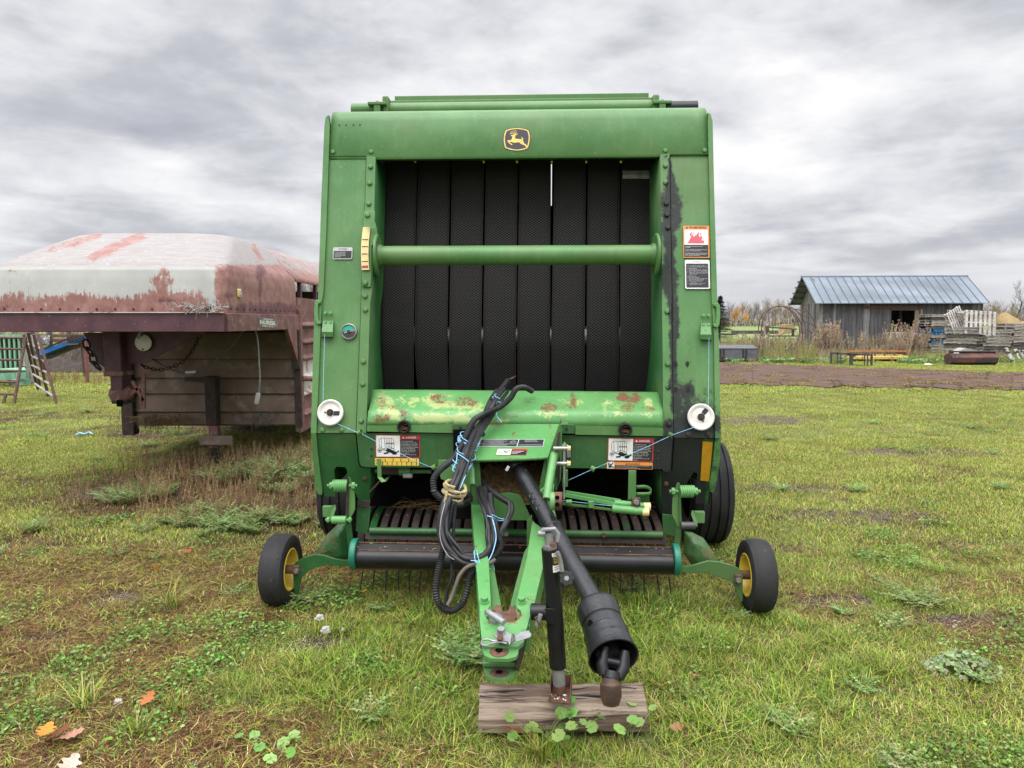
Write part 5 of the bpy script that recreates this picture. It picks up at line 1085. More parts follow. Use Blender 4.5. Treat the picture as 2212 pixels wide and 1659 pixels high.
wrapr(r6(790, 900), 3.0, (1, 0, .25), 2, .052, .02, 'twine_blue', seed=7); wrapr(r6(920, 890), 3.04, (.9, 0, .6), 1, .05, .02, 'twine_blue', seed=8)
wrapr(r5(650, 800), 3.62, (.4, -.3, 1), 1, .04, .02, 'twine_blue', seed=9); wrapr(r5(850, 470), 3.84, (.5, -.3, 1), 2, .034, .03, 'hose', r=.005, name='hose_strap'); wrapr(r5(640, 830), 3.60, (.4, -.3, 1), 2, .034, .02, 'hose', r=.006, name='hose_strap')
wrapr(r5(360, 1530), 3.20, (.3, -.2, 1), 5, .050, .055, 'rope', r=.0062, name='yellow_rope', seed=4)
MB().tube(hp([(r5(270, 1540), 3.17), (r6(410, 90), 3.15), (r6(380, 200), 3.14), (r6(345, 265), 3.14)]), .0062, 6).build('rope_tail', 'rope', BL)
for L_ in ([(r5(500, 1260), 3.30), (r5(490, 1350), 3.26), (r5(440, 1480), 3.2), (r6(560, 60), 3.2), (r6(600, 100), 3.2)], [(r5(860, 600), 3.76), (r5(870, 650), 3.74), (r5(925, 720), 3.72)], [(r5(770, 640), 3.72), (r5(740, 720), 3.70), (r5(660, 800), 3.6), (r5(580, 830), 3.56)], [(r5(390, 1100), 3.36), (r5(375, 1200), 3.33), (r5(335, 1290), 3.3), (r5(380, 1330), 3.28)], [(r6(900, 340), 3.12), (r6(960, 360), 3.12), (r6(1050, 400), 3.18), (r6(1135, 385), 3.2), (r6(1060, 375), 3.18), (r6(960, 330), 3.12)], [(r6(965, 380), 3.1), (r6(1000, 520), 3.06), (r6(1005, 640), 3.04), (r6(960, 800), 3.0), (r6(910, 900), 2.98), (r6(915, 980), 2.96), (r6(930, 1060), 2.96)], [(r6(705, 880), 2.96), (r6(770, 890), 2.94), (r6(795, 940), 2.94), (r6(790, 1000), 2.94)], [(r6(325, 270), 3.13), (r6(345, 300), 3.13), (r6(370, 260), 3.13)], [(r5(380, 1090), 3.36), (r5(470, 1150), 3.33), (r5(525, 1200), 3.32), (r5(515, 1280), 3.3), (r5(400, 1240), 3.3)]):
    twine([at(p, Y) for p, Y in L_], name='loose_twine', r=.0022)
# ============================================================ LOG
random.seed(21)
lp0 = at(c8(222, 1170), 2.56); lx0 = at(c8(222, 1150), 2.60).x; lx1 = at(c8(1465, 1150), 2.64).x
cs_ = [(-.066, .015), (-.075, .05), (-.066, .085), (-.040, .122), (-.012, .134), (.03, .140), (.062, .136), (.082, .11), (.09, .06), (.08, .012)]
m = MB(); rows = []; nL = 46; YL = 2.60
for i in range(nL + 1):
    t = i / nL; x = lx0 + (lx1 - lx0) * t; row = []
    for k, (dy, z) in enumerate(cs_ + cs_[:1]):
        kk = k % len(cs_); w = .004 * nz(x * 5, kk * 1.3) + .003 * nz(x * 19, kk * 3.1); s_ = 1 + w * 8
        if i in (0, nL): x_ = x + .010 * nz(kk * 1.1, i)
        else: x_ = x
        row.append(Vector((x_, YL + dy * s_ + .012 * (t - .5), max(.0, z * s_ - .004 * abs(math.sin(t * 9))))))
    rows.append(row)
m.grid(rows)
for r_ in (rows[0], rows[-1]):
    c = sum(r_[:-1], Vector()) / len(cs_); m.add([c] + r_[:-1], [(0, 1 + k, 1 + (k + 1) % len(cs_)) for k in range(len(cs_))])
lg = m.build('squared_log', 'log_wood', None, loc=((lx0 + lx1) / 2, YL, 0), smooth=28)
tag(lg, 'weathered split log lying under the foot of the black jack', 'log')
for pts in ([(930, 1105), (1040, 1108), (1150, 1115), (1210, 1130), (1260, 1128), (1300, 1145)], [(935, 1062), (1080, 1050), (1200, 1044), (1330, 1048), (1420, 1060)], [(228, 1110), (360, 1135), (500, 1150), (700, 1170)], [(940, 1130), (1100, 1140), (1200, 1150)], [(235, 1085), (400, 1078), (560, 1070)]):
    q = []
    for p in pts:
        z_ = .134 - .03 * max(0, (p[1] - 1110) / 60); w = onpl(c8(*p), Vector((0, 0, z_)), Vector((0, 0, 1))); q.append(w)
    m = MB(); n = len(q); m.tube(q, [.0015 + .0045 * math.sin(PI * (i + .3) / (n + .2)) for i in range(n)], 5, flat=.5); m.build('split_crack', 'd_black', lg)
# ============================================================ STOCK TRAILER
TR = root('stock_trailer', (-3.4, 8.5, 0), 'faded maroon and white gooseneck livestock trailer parked at left', 'trailer')
def trailer_paint():
    m, t, b = mat_new('trailer_paint'); co = t.coord('Object'); st = t.coord('Object', (9, 9, 1.5)); wd = t.coord('Object', (1.4, 3, 9))
    n1 = t.math('ADD', t.math('MULTIPLY', t.noise(4.5, 9, st, .8), .5), t.math('MULTIPLY', t.noise(5, 9, co, .8), .5)); n2 = t.noise(9, 8, co, .75)
    white = t.mix(t.ramp(t.noise(2, 5, co), .35, .7), (.45, .455, .43), (.37, .375, .355)); ch = t.attr('chalk_dim'); white = t.mix(ch, white, t.mix(t.ramp(t.noise(5, 8, wd, .7), .35, .65), (.28, .272, .265), (.25, .215, .205)))  # roof tone: chalky fade, also darkened in the colour to offset bright overhead light
    white = t.mix(t.math('MULTIPLY', t.ramp(t.noise(30, 4, co), .6, .75), .4), white, (.60, .57, .55))
    pink = t.mix(t.ramp(n2, .35, .7), (.22, .10, .085), (.34, .19, .165)); mar = t.mix(t.ramp(n2, .4, .65), (.085, .03, .045), (.16, .065, .075))
    pf = t.ramp(t.math('ADD', t.attr('pink'), t.math('MULTIPLY_ADD', n1, 4.2, -2.1)), .42, .60)
    mf = t.ramp(t.math('ADD', t.attr('maroon'), t.math('MULTIPLY_ADD', n1, 2.6, -1.3)), .35, .72)
    c = t.mix(pf, white, pink); c = t.mix(t.math('MULTIPLY', mf, .92), c, mar)
    t.put(b.inputs['Base Color'], c); b.inputs['Roughness'].default_value = .55; b.inputs['Specular IOR Level'].default_value = .3; MATS['trailer_paint'] = m
trailer_paint()
pm('maroon', (.060, .022, .032), (.092, .036, .046), rough=.55, sc=7, c3_=(.20, .14, .13), sc3=26, lo3=.62, hi3=.74)
pm('maroon_rust', (.13, .055, .05), (.21, .10, .09), rough=.7, sc=9, c3_=(.30, .19, .17), sc3=14, lo3=.55, hi3=.68)
pm('trailer_wall', (.14, .095, .072), (.20, .145, .115), rough=.85, sc=3, c3_=(.26, .22, .19), sc3=4, lo3=.52, hi3=.7, bump=.3, bs=60)
pm('slat_white', (.55, .53, .50), (.42, .38, .35), rough=.6, sc=5, c3_=(.30, .13, .05), sc3=5, lo3=.55, hi3=.62)
def PTr(p, w):
    x, y = p[0] / .358, (p[1] - 432) / .358
    pk = sm(500, 640, y) * .9 if x < 1250 else 0
    pk = max(pk, sm(1260, 1330, x) * sm(360, 420, y) * .95)
    if y > 370:
        for bx, by, rx, ry, a in ((985, 420, 40, 45, .7), (980, 500, 90, 70, .75), (1010, 590, 190, 60, .9), (70, 440, 60, 22, .5), (1530, 330, 25, 70, .8), (60, 500, 60, 20, .35)):
            d_ = math.hypot((x - bx) / rx, (y - by) / ry); pk = max(pk, a * (1 - sm(.4, 1.2, d_)))
    else:
        for x0, y0, x1, y1, w_, a in ((860, 208, 560, 345, 34, .75), (600, 212, 300, 300, 26, .66), (720, 212, 640, 240, 14, .4), (40, 385, 260, 378, 8, .5), (1530, 270, 1580, 370, 14, .85)):
            t = max(0, min(1, ((x - x0) * (x1 - x0) + (y - y0) * (y1 - y0)) / ((x1 - x0) ** 2 + (y1 - y0) ** 2))); d_ = math.hypot(x - x0 - t * (x1 - x0), y - y0 - t * (y1 - y0)); pk = max(pk, a * (1 - sm(w_ * .4, w_ * 1.3, d_)))
    mr = 0
    for bx, by, rx, ry, a in ((1000, 610, 90, 40, .7), (1380, 415, 50, 30, .6), (1570, 430, 45, 60, .75), (1570, 540, 30, 80, .6), (1390, 570, 55, 40, .65), (60, 650, 120, 30, .5), (1600, 660, 320, 60, .75), (1820, 560, 40, 240, .7), (1300, 650, 120, 25, .5)):
        d_ = math.hypot((x - bx) / rx, (y - by) / ry); mr = max(mr, a * (1 - sm(.4, 1.25, d_)))
    if x < 1250: mr = max(mr, .42 * sm(600, 680, y))
    return {'pink': pk, 'maroon': mr, 'chalk_dim': sm(1.965, 2.02, w.z)}
xL, xR, yN, yB = -4.42, -2.42, 6.0, 12.5
def rring(x0, x1, y0, y1, z, r, zf=None):
    """front half outline of the shell: left side back, round the nose, right side back"""
    pts = [Vector((x0, y1, z))]
    for k in range(9):
        a = PI - PI / 2 * k / 8 + PI / 2; pts.append(Vector((x0 + r + r * math.cos(PI + k * PI / 16), y0 + r + r * math.sin(PI + k * PI / 16), z)))
    for k in range(1, 12): pts.append(Vector((x0 + r + (x1 - x0 - 2 * r) * k / 12, y0, z)))
    for k in range(9): pts.append(Vector((x1 - r + r * math.cos(1.5 * PI + k * PI / 16), y0 + r + r * math.sin(1.5 * PI + k * PI / 16), z)))
    for k in range(1, 10): pts.append(Vector((x1, y0 + r + (y1 - y0 - r) * k / 10, z)))
    pts.append(Vector((x1, y1, z))); return pts
lv = [(0, 0, 1.615, .08), (0, 0, 1.75, .10), (0, .01, 1.9, .14), (.01, .02, 1.98, .17), (.03, .07, 2.03, .19), (.10, .28, 2.125, .22), (.18, .52, 2.225, .26), (.26, .76, 2.32, .30), (.31, .90, 2.37, .32), (.37, 1.02, 2.395, .32), (.5, 1.25, 2.405, .3), (.75, 1.6, 2.405, .2)]
YE = 8.0
rows = [rring(xL + a * .42, xR - a * 1.15, yN + b, YE + .3 * 0, z, r) for a, b, z, r in lv]
m = MB(); m.grid(rows)
top = rows[-1]; m.add(top, [tuple(range(len(top)))])
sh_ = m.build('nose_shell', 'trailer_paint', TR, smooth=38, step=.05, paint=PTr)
# cabin body behind, with an open gap under the roof
lvb = [(0, 1.98), (.02, 2.03), (.15, 2.16), (.33, 2.31), (.5, 2.39), (.8, 2.41)]
rowsb = [[Vector((xR - a, YE, z)), Vector((xR - a, 10, z)), Vector((xR - a, yB, z))] for a, z in lvb] + [[Vector((xL + a, YE, z)), Vector((xL + a, 10, z)), Vector((xL + a, yB, z))] for a, z in lvb[::-1]]
MB().grid(rowsb).build('trailer_roof', 'trailer_paint', TR, smooth=50, solid=.01, paint=lambda p, w: {'pink': .45 + .4 * sm(2.15, 2.0, w.z), 'maroon': .1, 'chalk_dim': 1.})
MB().box(((xL + xR) / 2, yB, 1.2), (xR - xL, .04, 1.7)).build('rear_panel', 'trailer_wall', TR)
MB().box((-4.31, 10.3, 1.1), (.03, 4.4, 1.5)).build('left_side', 'trailer_wall', TR)
MB().box((-3.37, 10.3, .40), (1.86, 4.4, .06)).build('trailer_floor', 'dark_rust', TR)
for y in (8.25, 8.9, 9.7, 10.5, 11.4): MB().box((xR - .03, y, 1.8), (.04, .05, .40)).build('roof_post', 'maroon', TR)
zs = [at(c1(0, y), 8.35).z for y in (590, 750, 850, 945, 1060, 1155, 1275, 1385)]
mats = ['maroon_rust', 'maroon_rust', 'maroon_rust', 'slat_white', 'slat_white', 'maroon_rust', 'maroon_rust']
for i in range(7):
    z0, z1 = zs[i + 1], zs[i]; MB().box((xR - .015, 10.25, (z0 + z1) / 2), (.012, 4.4, z1 - z0 - .01)).build('side_panel', mats[i], TR)
    if i > 0:
        m = MB(); m.hexa([Vector((xR - .01, 8.1, z1 + .03)), Vector((xR + .045, 8.1, z1 - .005)), Vector((xR + .045, 8.1, z1 - .02)), Vector((xR - .01, 8.1, z1 - .05))], Vector((0, 4.3, 0))); m.build('side_rib', mats[i - 1] if i != 5 else 'slat_white', TR)
MB().box((xR + .01, 8.06, 1.0), (.05, .09, 1.35)).build('corner_post', 'maroon_rust', TR, bevel=.004)
MB().box((xR - .005, 8.02, .46), (.07, .05, .35)).build('post_foot', 'trailer_wall', TR, bevel=.004)
# platform beam round the nose
zt_, zb_ = 1.612, at((300, 717), 6.0).z
m = MB(); m.box(((xL + xR) / 2, yN - .005, (zt_ + zb_) / 2), (xR - xL + .02, .05, zt_ - zb_)); m.build('platform_beam', 'maroon', TR, bevel=.006)
m = MB(); m.box((xR + .005, (yN + 8.0) / 2 + .02, (zt_ + zb_) / 2), (.05, 8.0 - yN - .02, zt_ - zb_)); sb = m.build('platform_side_beam', 'maroon_rust', TR, bevel=.006)
m = MB(); m.box((xL - .005, 7.0, (zt_ + zb_) / 2), (.05, 2, zt_ - zb_)); m.build('platform_side_beam', 'maroon', TR)
MB().box(((xL + xR) / 2, 7.0, zt_ - .03), (xR - xL - .1, 1.95, .02)).build('platform_floor', 'dark_rust', TR)
MB().box(((xL + xR) / 2, yN - .036, zt_ + .004), (xR - xL + .02, .02, .008)).build('platform_trim', 'slat_white', TR)
for i in range(14): b = MB(); bolt(b, Vector((xR - .14 - i * .155, yN - .0, 1.645)), (0, -1, 0), .010, .008); b.build('rivet', 'dark_rust', sh_)
for i in range(13): b = MB(); bolt(b, Vector((xR, yN + .15 + i * .145, 1.65)), (1, 0, 0), .009, .008); b.build('rivet', 'dark_rust', sh_)
lmp = MB().box(Vector((xR + .006, 6.33, 1.79)), (.02, .07, .075)).build('marker_lamp', 'd_cream', TR, bevel=.008); MB().box(Vector((xR + .018, 6.33, 1.79)), (.01, .035, .035)).build('lamp_lens', 'd_grey', lmp)
# name plate on the side beam
def SBp(p, off=0): return onpl(p, Vector((xR + .032 + off, 0, 0)), Vector((1, 0, 0)))
d = Dec(r4(380, 195), r4(872, 245), r4(392, 470), SBp, 0, TR, 'name_plate'); d.n = Vector((1, 0, 0)); pm('plate_green', (.10, .11, .09), (.14, .15, .12), rough=.6, sc=20); d.rr(0, 0, 1, 1, 'plate_green', 1)
d.text('MARQUART', .24, .22, .15, 'd_white', 2, .52, bold=.02); d.text('NUREBL', .05, .68, .38, 'd_white', 2, .90, bold=.035); d.text('EWARTS  WATCH', .18, .93, .16, 'd_white', 2, .62, bold=.02)
# bulkhead under the nose: main box front wall
yW = 8.0; xa = V(c1(770, 1300), 0.0) if False else at(c1(768, 1300), yW); zbot = at(c1(1200, 1362), yW).z
wl = [at(c1(770, y), yW).z for y in (800, 965, 1080, 1175, 1285, 1362)]
x0_, x1_ = xa.x, xR - .01
for i in range(5):
    z1, z0 = wl[i], wl[i + 1]; m = MB(); m.hexa([Vector((x0_, yW + .0, z1)), Vector((x0_, yW - .03, z1 - .05)), Vector((x0_, yW - .03, z0 + .02)), Vector((x0_, yW + .0, z0)), Vector((x0_, yW + .05, z0)), Vector((x0_, yW + .05, z1))], Vector((x1_ - x0_, 0, 0))); m.build('front_wall_board', 'trailer_wall', TR, bevel=.003)
MB().box(((x0_ + x1_) / 2, yW + .04, (wl[0] + 1.6) / 2), (x1_ - x0_, .03, 1.6 - wl[0] + .05)).build('front_wall_board', 'dark_rust', TR)
q = at(c1(745, 1100), 7.85); MB().box((q.x - .01, yW - .03, (at(c1(0, 1420), 7.9).z + 1.45) / 2), (at(c1(770, 0), 7.9) - at(c1(695, 0), 7.9)).to_tuple()[0:1] + (.12, 1.45 - at(c1(0, 1420), 7.9).z)).build('front_corner_post', 'dark_rust', TR, bevel=.008)
MB().box((x1_ + .03, yW - .06, .9), (.07, .06, 1.1)).build('front_corner_post', 'dark_rust', TR, bevel=.006)
MB().box(at(c1(1785, 993), 7.9), (.08, .04, .09)).build('small_bracket', 'dark_rust', TR)
# diagonal brace at the right
m = MB(); m.hexa([SBp(c1(1728, 757)), SBp(c1(1800, 765)), SBp(c1(1812, 1000)), SBp(c1(1800, 985))], Vector((-.04, 0, 0))); m.build('corner_brace', 'maroon_rust', TR)
# gooseneck: post, gussets, coupler
yP = 6.75
m = MB(); pz0, pz1 = at(c1(0, 1050), yP).z, zb_ + .02; a = at(c1(620, 900), yP - .12); b = at(c1(687, 900), yP - .12); w_ = b.x - a.x
m.box(((a.x + b.x) / 2 + .02, yP, (pz0 + pz1) / 2), (w_ + .06, .2, pz1 - pz0)); nk = m.build('gooseneck_post', 'maroon', TR, bevel=.012)
m = MB(); z2 = at(c1(0, 1150), yP).z; m.box(((a.x + b.x) / 2 + .035, yP, (z2 + pz0) / 2), (w_ + .01, .16, pz0 - z2 + .02)); m.build('inner_post', 'maroon', nk, bevel=.01)
MB().box(((a.x + b.x) / 2 + .02, yP, pz0 + .01), (w_ + .075, .215, .05)).build('post_collar', 'maroon_rust', nk, bevel=.01)
cx_ = (a.x + b.x) / 2 + .05; m = MB(); m.lathe((cx_ - .02, yP, z2 - .0), (-.12, -.35, 1), [(.090, -.09), (.105, -.06), (.108, -.01), (.085, .03), (.0, .035)], 24); m.build('ball_coupler', 'maroon_rust', nk, solid=.01)
MB().box((cx_, yP, z2 - .10), (.15, .15, .04)).build('coupler_plate', 'dark_rust', nk, bevel=.01)
MB().box((cx_ + .02, yP - .1, z2 - .11), (.05, .02, .06)).build('coupler_hole', 'interior', nk)
for dx, rz, L_ in ((.16, -.5, .22), (.21, .05, .34), (.13, .9, .18)): MB().box((cx_ + dx, yP - .02, z2 + .0), (.035, .03, L_), Matrix.Rotation(rz, 3, 'Y')).build('coupler_lever', 'maroon_rust', nk, bevel=.004)
gy = yP + .02
m = MB(); m.poly([at(c1(*p), gy) for p in ((725, 770), (1290, 770), (1180, 822), (862, 990), (732, 990))], Vector((0, .02, 0))); gs_ = m.build('gusset_plate', 'maroon', TR)
m = MB(); m.poly([at(c1(*p), gy) for p in ((500, 800), (625, 800), (630, 1010), (590, 985), (540, 870))], Vector((0, .02, 0))); m.build('gusset_plate', 'maroon', TR)
rf_ = at(c1(867, 861), gy - .03); MB().lathe(rf_, (0, -1, 0), [(0, 0), (.07, 0), (.078, -.0), (.078, .012), (.06, .02), (0, .022)], 32).build('round_reflector', 'white_plastic', TR)
for dz in (.066, -.062): MB().lathe(rf_ + Vector((.0, -.021, dz)), (0, -1, 0), [(0, 0), (.009, 0), (.009, .003), (0, .003)], 8).build('screw', 'd_black', TR)
# cables
def cab(pts, Y, r, mat='hose', name='cable', parent=TR): return MB().tube(spl([at(c1(*p), Y if not isinstance(Y, (list, tuple)) else Y[i]) for i, p in enumerate(pts)], 8), r, 6).build(name, mat, parent)
cab([(900, 785), (845, 800), (830, 835)], 6.7, .009, 'galv'); cab([(828, 885), (850, 920), (930, 965), (1010, 1015), (1110, 1042), (1200, 1035), (1300, 970), (1390, 890), (1470, 785)], 6.9, .009, 'dark_steel')
cab([(1180, 1037), (1120, 1040)], 6.88, .014, 'd_grey'); c_b = cab([(1542, 785), (1555, 850), (1562, 950), (1568, 1080), (1562, 1180)], 7.2, .009, 'galv')
MB().box(at(c1(1553, 1197), 7.2), (.045, .03, .12), Matrix.Rotation(.2, 3, 'Y')).build('cable_plug', 'd_grey', c_b, bevel=.01)
def chain(pts, Y, size, mat, name='safety_chain'):
    path = rsmp(spl([at(c1(*p), Y) for p in pts], 10), size * 1.35); m = MB(); random.seed(2)
    for i, (a, b) in enumerate(zip(path, path[1:])):
        t = (b - a).normalized(); s_ = Vector((0, -1, 0)) if i % 2 else t.cross(Vector((0, -1, 0))).normalized(); c = (a + b) / 2; ring_ = []
        for k in range(10): an = 2 * PI * k / 10; ring_.append(c + t * math.cos(an) * size * .95 + s_ * math.sin(an) * size * .55)
        m.tube(ring_, size * .2, 5, close=True)
    return m.build(name, mat, TR)
chain([(515, 850), (525, 890), (550, 920), (565, 970), (580, 1005), (610, 1020), (640, 1010)], 6.65, .055, 'dark_rust'); chain([(1205, 815), (1180, 870), (1130, 950), (1060, 1000), (960, 1025), (870, 1005), (850, 990)], 6.95, .028, 'dark_rust')
# landing jack
jx = at(c1(1268, 1200), 7.8).x; zj = [at(c1(0, y), 7.8).z for y in (1065, 1362, 1385, 1500, 1545)]
m = MB(); m.box((jx, 7.86, (zj[0] + zj[1]) / 2), (.125, .12, zj[0] - zj[1])); lj = m.build('landing_jack', 'dark_rust', TR, bevel=.012)
MB().box((jx + .01, 7.86, (zj[1] + zj[3]) / 2), (.10, .09, zj[1] - zj[3])).build('jack_inner', 'maroon_rust', lj, bevel=.008)
MB().box((jx + .01, 7.86, (zj[3] + .05) / 2), (.07, .06, zj[3] - .05)).build('jack_leg', 'dark_rust', lj, bevel=.006)
MB().box((jx, 7.86, .04), (.30, .24, .02)).build('jack_pad', 'dark_rust', lj)
MB().box(at(c1(1305, 1450), 7.75), (.36, .03, .10)).build('jack_handle_bar', 'trailer_wall', lj, bevel=.004)
MB().tube([at(c1(*p), 7.75) for p in ((1375, 1470), (1372, 1435), (1345, 1430), (1342, 1445))], .014, 6).build('jack_crank', 'd_grey', lj)
MB().box((jx - .18, 7.94, zj[0] - .04), (.3, .03, .04)).build('jack_brace', 'dark_rust', lj)
MB().tube([at(c1(1820, 1075), 8.05), at(c1(1900, 1080), 8.3)], .03, 10).build('side_pipe', 'maroon_rust', TR)
# hay tufts caught on the lower board and nose
def strawtuft(c, n, sx, sz, L_, name, mat='hay', parent=TR, seed=1, down=.6, r=.003):
    random.seed(seed); m = MB()
    for i in range(n):
        q = c + Vector((random.gauss(0, sx), random.uniform(-.02, .01), random.gauss(0, sz))); d = Vector((random.uniform(-1, 1), random.uniform(-1, .0), random.uniform(-1, 1) - down)).normalized() * L_ * random.uniform(.5, 1.2); m.tube([q, q + d * .5, q + d + Vector((0, 0, -.01))], [r, r * .8, r * .4], 3, caps=False)
    return tag(m.build(name, mat, parent, smooth=0), kind='stuff')
strawtuft(at(c1(990, 1310), 7.93), 240, .19, .022, .12, 'caught_straw', seed=3); strawtuft(at(c1(920, 1320), 7.93), 90, .08, .03, .13, 'caught_straw', 'hose_tan', seed=4); strawtuft(at(c1(1590, 1295), 7.93), 120, .13, .025, .12, 'caught_straw', 'hose_tan', seed=5); strawtuft(at(c1(1400, 1290), 7.93), 60, .2, .01, .07, 'caught_straw', seed=6)
strawtuft(at(c1(1210, 650), 5.97), 130, .13, .012, .075, 'caught_straw', 'post_wood', seed=7, down=-.5, r=.003)

# ============================================================ LEFT BACKGROUND
pm('steel_brown', (.075, .040, .030), (.12, .065, .05), rough=.75, sc=20)
pm('blue_paint', (.01, .13, .50), (.015, .17, .58), rough=.45, sc=4, c3_=(.04, .06, .12), sc3=10, lo3=.6, hi3=.7)
pm('earth', (.028, .020, .016), (.055, .040, .032), rough=.95, sc=8, bump=1., bs=18, c3_=(.13, .10, .08), sc3=14, lo3=.66, hi3=.68)
# green feed bunk
yb_ = 17.2
FB = root('feed_bunk', gnd(cl(150, 960)), 'mint green wooden slatted feed bunk beyond the trailer neck', 'feed bunk')
def blk(bx, p0, p1, Y, d, name, mat, parent, bev=.0):
    a, b = at(bx(*p0), Y), at(bx(*p1), Y); return MB().box(((a.x + b.x) / 2, Y + d / 2, (a.z + b.z) / 2), (abs(b.x - a.x), d, abs(a.z - b.z))).build(name, mat, parent, bevel=bev)
for i in range(8):
    x = -220 + i * 64; blk(cl, (x, 315), (x + 50, 755), yb_, .04, 'slat', 'green_board', FB)
blk(cl, (-260, 330), (300, 740), yb_ + .12, .03, 'back_board', 'dark_rust', FB)
blk(cl, (-260, 295), (285, 322), yb_ - .03, .14, 'top_rail', 'green_board', FB)
m = MB(); m.hexa([at(cl(-260, 760), yb_ - .3), at(cl(325, 726), yb_ - .3), at(cl(335, 765), yb_ - .5), at(cl(-260, 800), yb_ - .5)], Vector((0, .05, -.04))); m.build('trough_ledge', 'green_board', FB)
m = MB(); m.hexa([at(cl(-260, 815), yb_ - .5), at(cl(345, 795), yb_ - .5), at(cl(345, 880), yb_ - .5), at(cl(-260, 908), yb_ - .5)], Vector((0, .08, 0))); m.build('front_board', 'green_board', FB)
for x in (240, -200): blk(cl, (x, 890), (x + 75, 965), yb_ - .45, .25, 'leg', 'green_board', FB)
blk(cl, (110, 895), (200, 985), yb_ - .1, .2, 'skid', 'post_wood', FB)
# white post beside it
PS = root('wooden_post', gnd(cl(380, 950)), 'weathered white board post behind the leaning gates', 'post')
m = MB(); m.poly([at(cl(*p), 17.4) for p in ((275, 300), (405, 300), (425, 560), (455, 930), (365, 945), (330, 560))], Vector((0, .12, 0))); m.build('post_board', 'post_wood', PS)
m = MB(); m.poly([at(cl(*p), 17.35) for p in ((405, 430), (470, 520), (470, 560), (400, 480))], Vector((0, .06, 0))); m.build('nailed_board', 'pallet_dark', PS)
random.seed(8); m = MB()
for i in range(16):
    x = 300 + random.uniform(0, 60); pts = [at(cl(x + random.uniform(-18, 18), 470 + k * 60), 17.2) for k in range(5)]; m.tube(spl(pts, 3), .006, 3)
m.build('frayed_twine', 'post_wood', PS)
# leaning gates
def rail(a, b, r, name, mat, parent): return MB().tube([a, b], r, 8).build(name, mat, parent)
def gate(label, posts, rungs, Yb, seed):
    loc = gnd(cl(*posts[-1][1])); g = root('pipe_gate', (loc.x, loc.y, 0), label, 'gate')
    for (a, b, ya, yb) in posts: rail(at(cl(*a), ya), at(cl(*b), yb), .027, 'upright', 'steel_brown', g)
    for (a, b, ya, yb, mt) in rungs: rail(at(cl(*a), ya), at(cl(*b), yb), .022, 'rung', mt, g)
    return g
gate('rusty rung gate leaning in front of the mint green feed bunk', [((338, 335), (185, 1215), 13.6, 13.2), ((75, 1090), (48, 1205), 13.3, 13.25)], [((-160, y0), (x1, y0 + 6), 13.6 - .05 * i, 13.6 - .05 * i, 'steel_brown') for i, (y0, x1) in enumerate(((332, 350), (480, 312), (625, 286), (770, 258), (918, 236), (1080, 208)))], 13.4, 1)
gate('rusty pipe gate with pale rungs leaning out to the right', [((372, 260), (530, 965), 13.5, 16.0), ((315, 290), (502, 1015), 13.8, 15.2), ((448, 290), (640, 1110), 13.6, 14.0), ((508, 290), (750, 1205), 13.4, 13.2)], [(a, b, 14.6, 13.6, 'post_wood') for a, b in (((325, 405), (545, 480)), ((370, 560), (620, 665)), ((405, 690), (625, 800)), ((440, 820), (655, 950)), ((462, 945), (700, 1110)))], 14, 2)
# blue auger
AU = root('grain_auger', (at(cl(800, 560), 19.5).x, 19.5, 0), 'bright blue grain auger sloping up behind the trailer neck', 'auger')
m = MB(); m.poly([at(cl(*p), 19.3) for p in ((472, 520), (1130, 320), (1140, 345), (890, 430), (500, 585), (475, 560))], Vector((0, .3, 0))); m.build('auger_trough', 'blue_paint', AU)
m = MB(); m.poly([at(cl(*p), 19.25) for p in ((880, 345), (960, 300), (1115, 305), (1110, 335), (905, 395))], Vector((0, .03, 0))); m.build('auger_cover', 'dark_rust', AU)
m = MB(); m.poly([at(cl(*p), 19.22) for p in ((560, 480), (880, 345), (890, 360), (575, 500))], Vector((0, .03, 0))); m.build('auger_rib', 'd_black', AU)
m = MB(); m.poly([at(cl(*p), 19.55) for p in ((480, 600), (1115, 380), (1120, 440), (900, 500), (620, 620), (490, 640))], Vector((0, .2, 0))); m.build('auger_frame', 'pallet_dark', AU)
MB().tube([at(cl(890, 390), 19.2), at(cl(900, 430), 19.2), at(cl(1035, 420), 19.2)], .02, 6).build('auger_latch', 'steel_brown', AU)
for x in (560, 1080): MB().tube([at(cl(x, 560 - (x - 560) * .3), 19.5), Vector((at(cl(x, 560), 19.5).x, 19.6, 0))], .03, 8).build('auger_leg', 'steel_brown', AU)
pm('post_red', (.20, .06, .05), (.13, .05, .045), rough=.8, sc=20)
m = MB(); a = at(cl(1133, 365), 17.8); m.tube([Vector((a.x, 17.8, 0)), a], .04, 8); o = m.build('steel_post', 'post_red', None, loc=(a.x, 17.8, 0)); tag(o, 'thin red steel fence post in front of the manure heap', 'post')
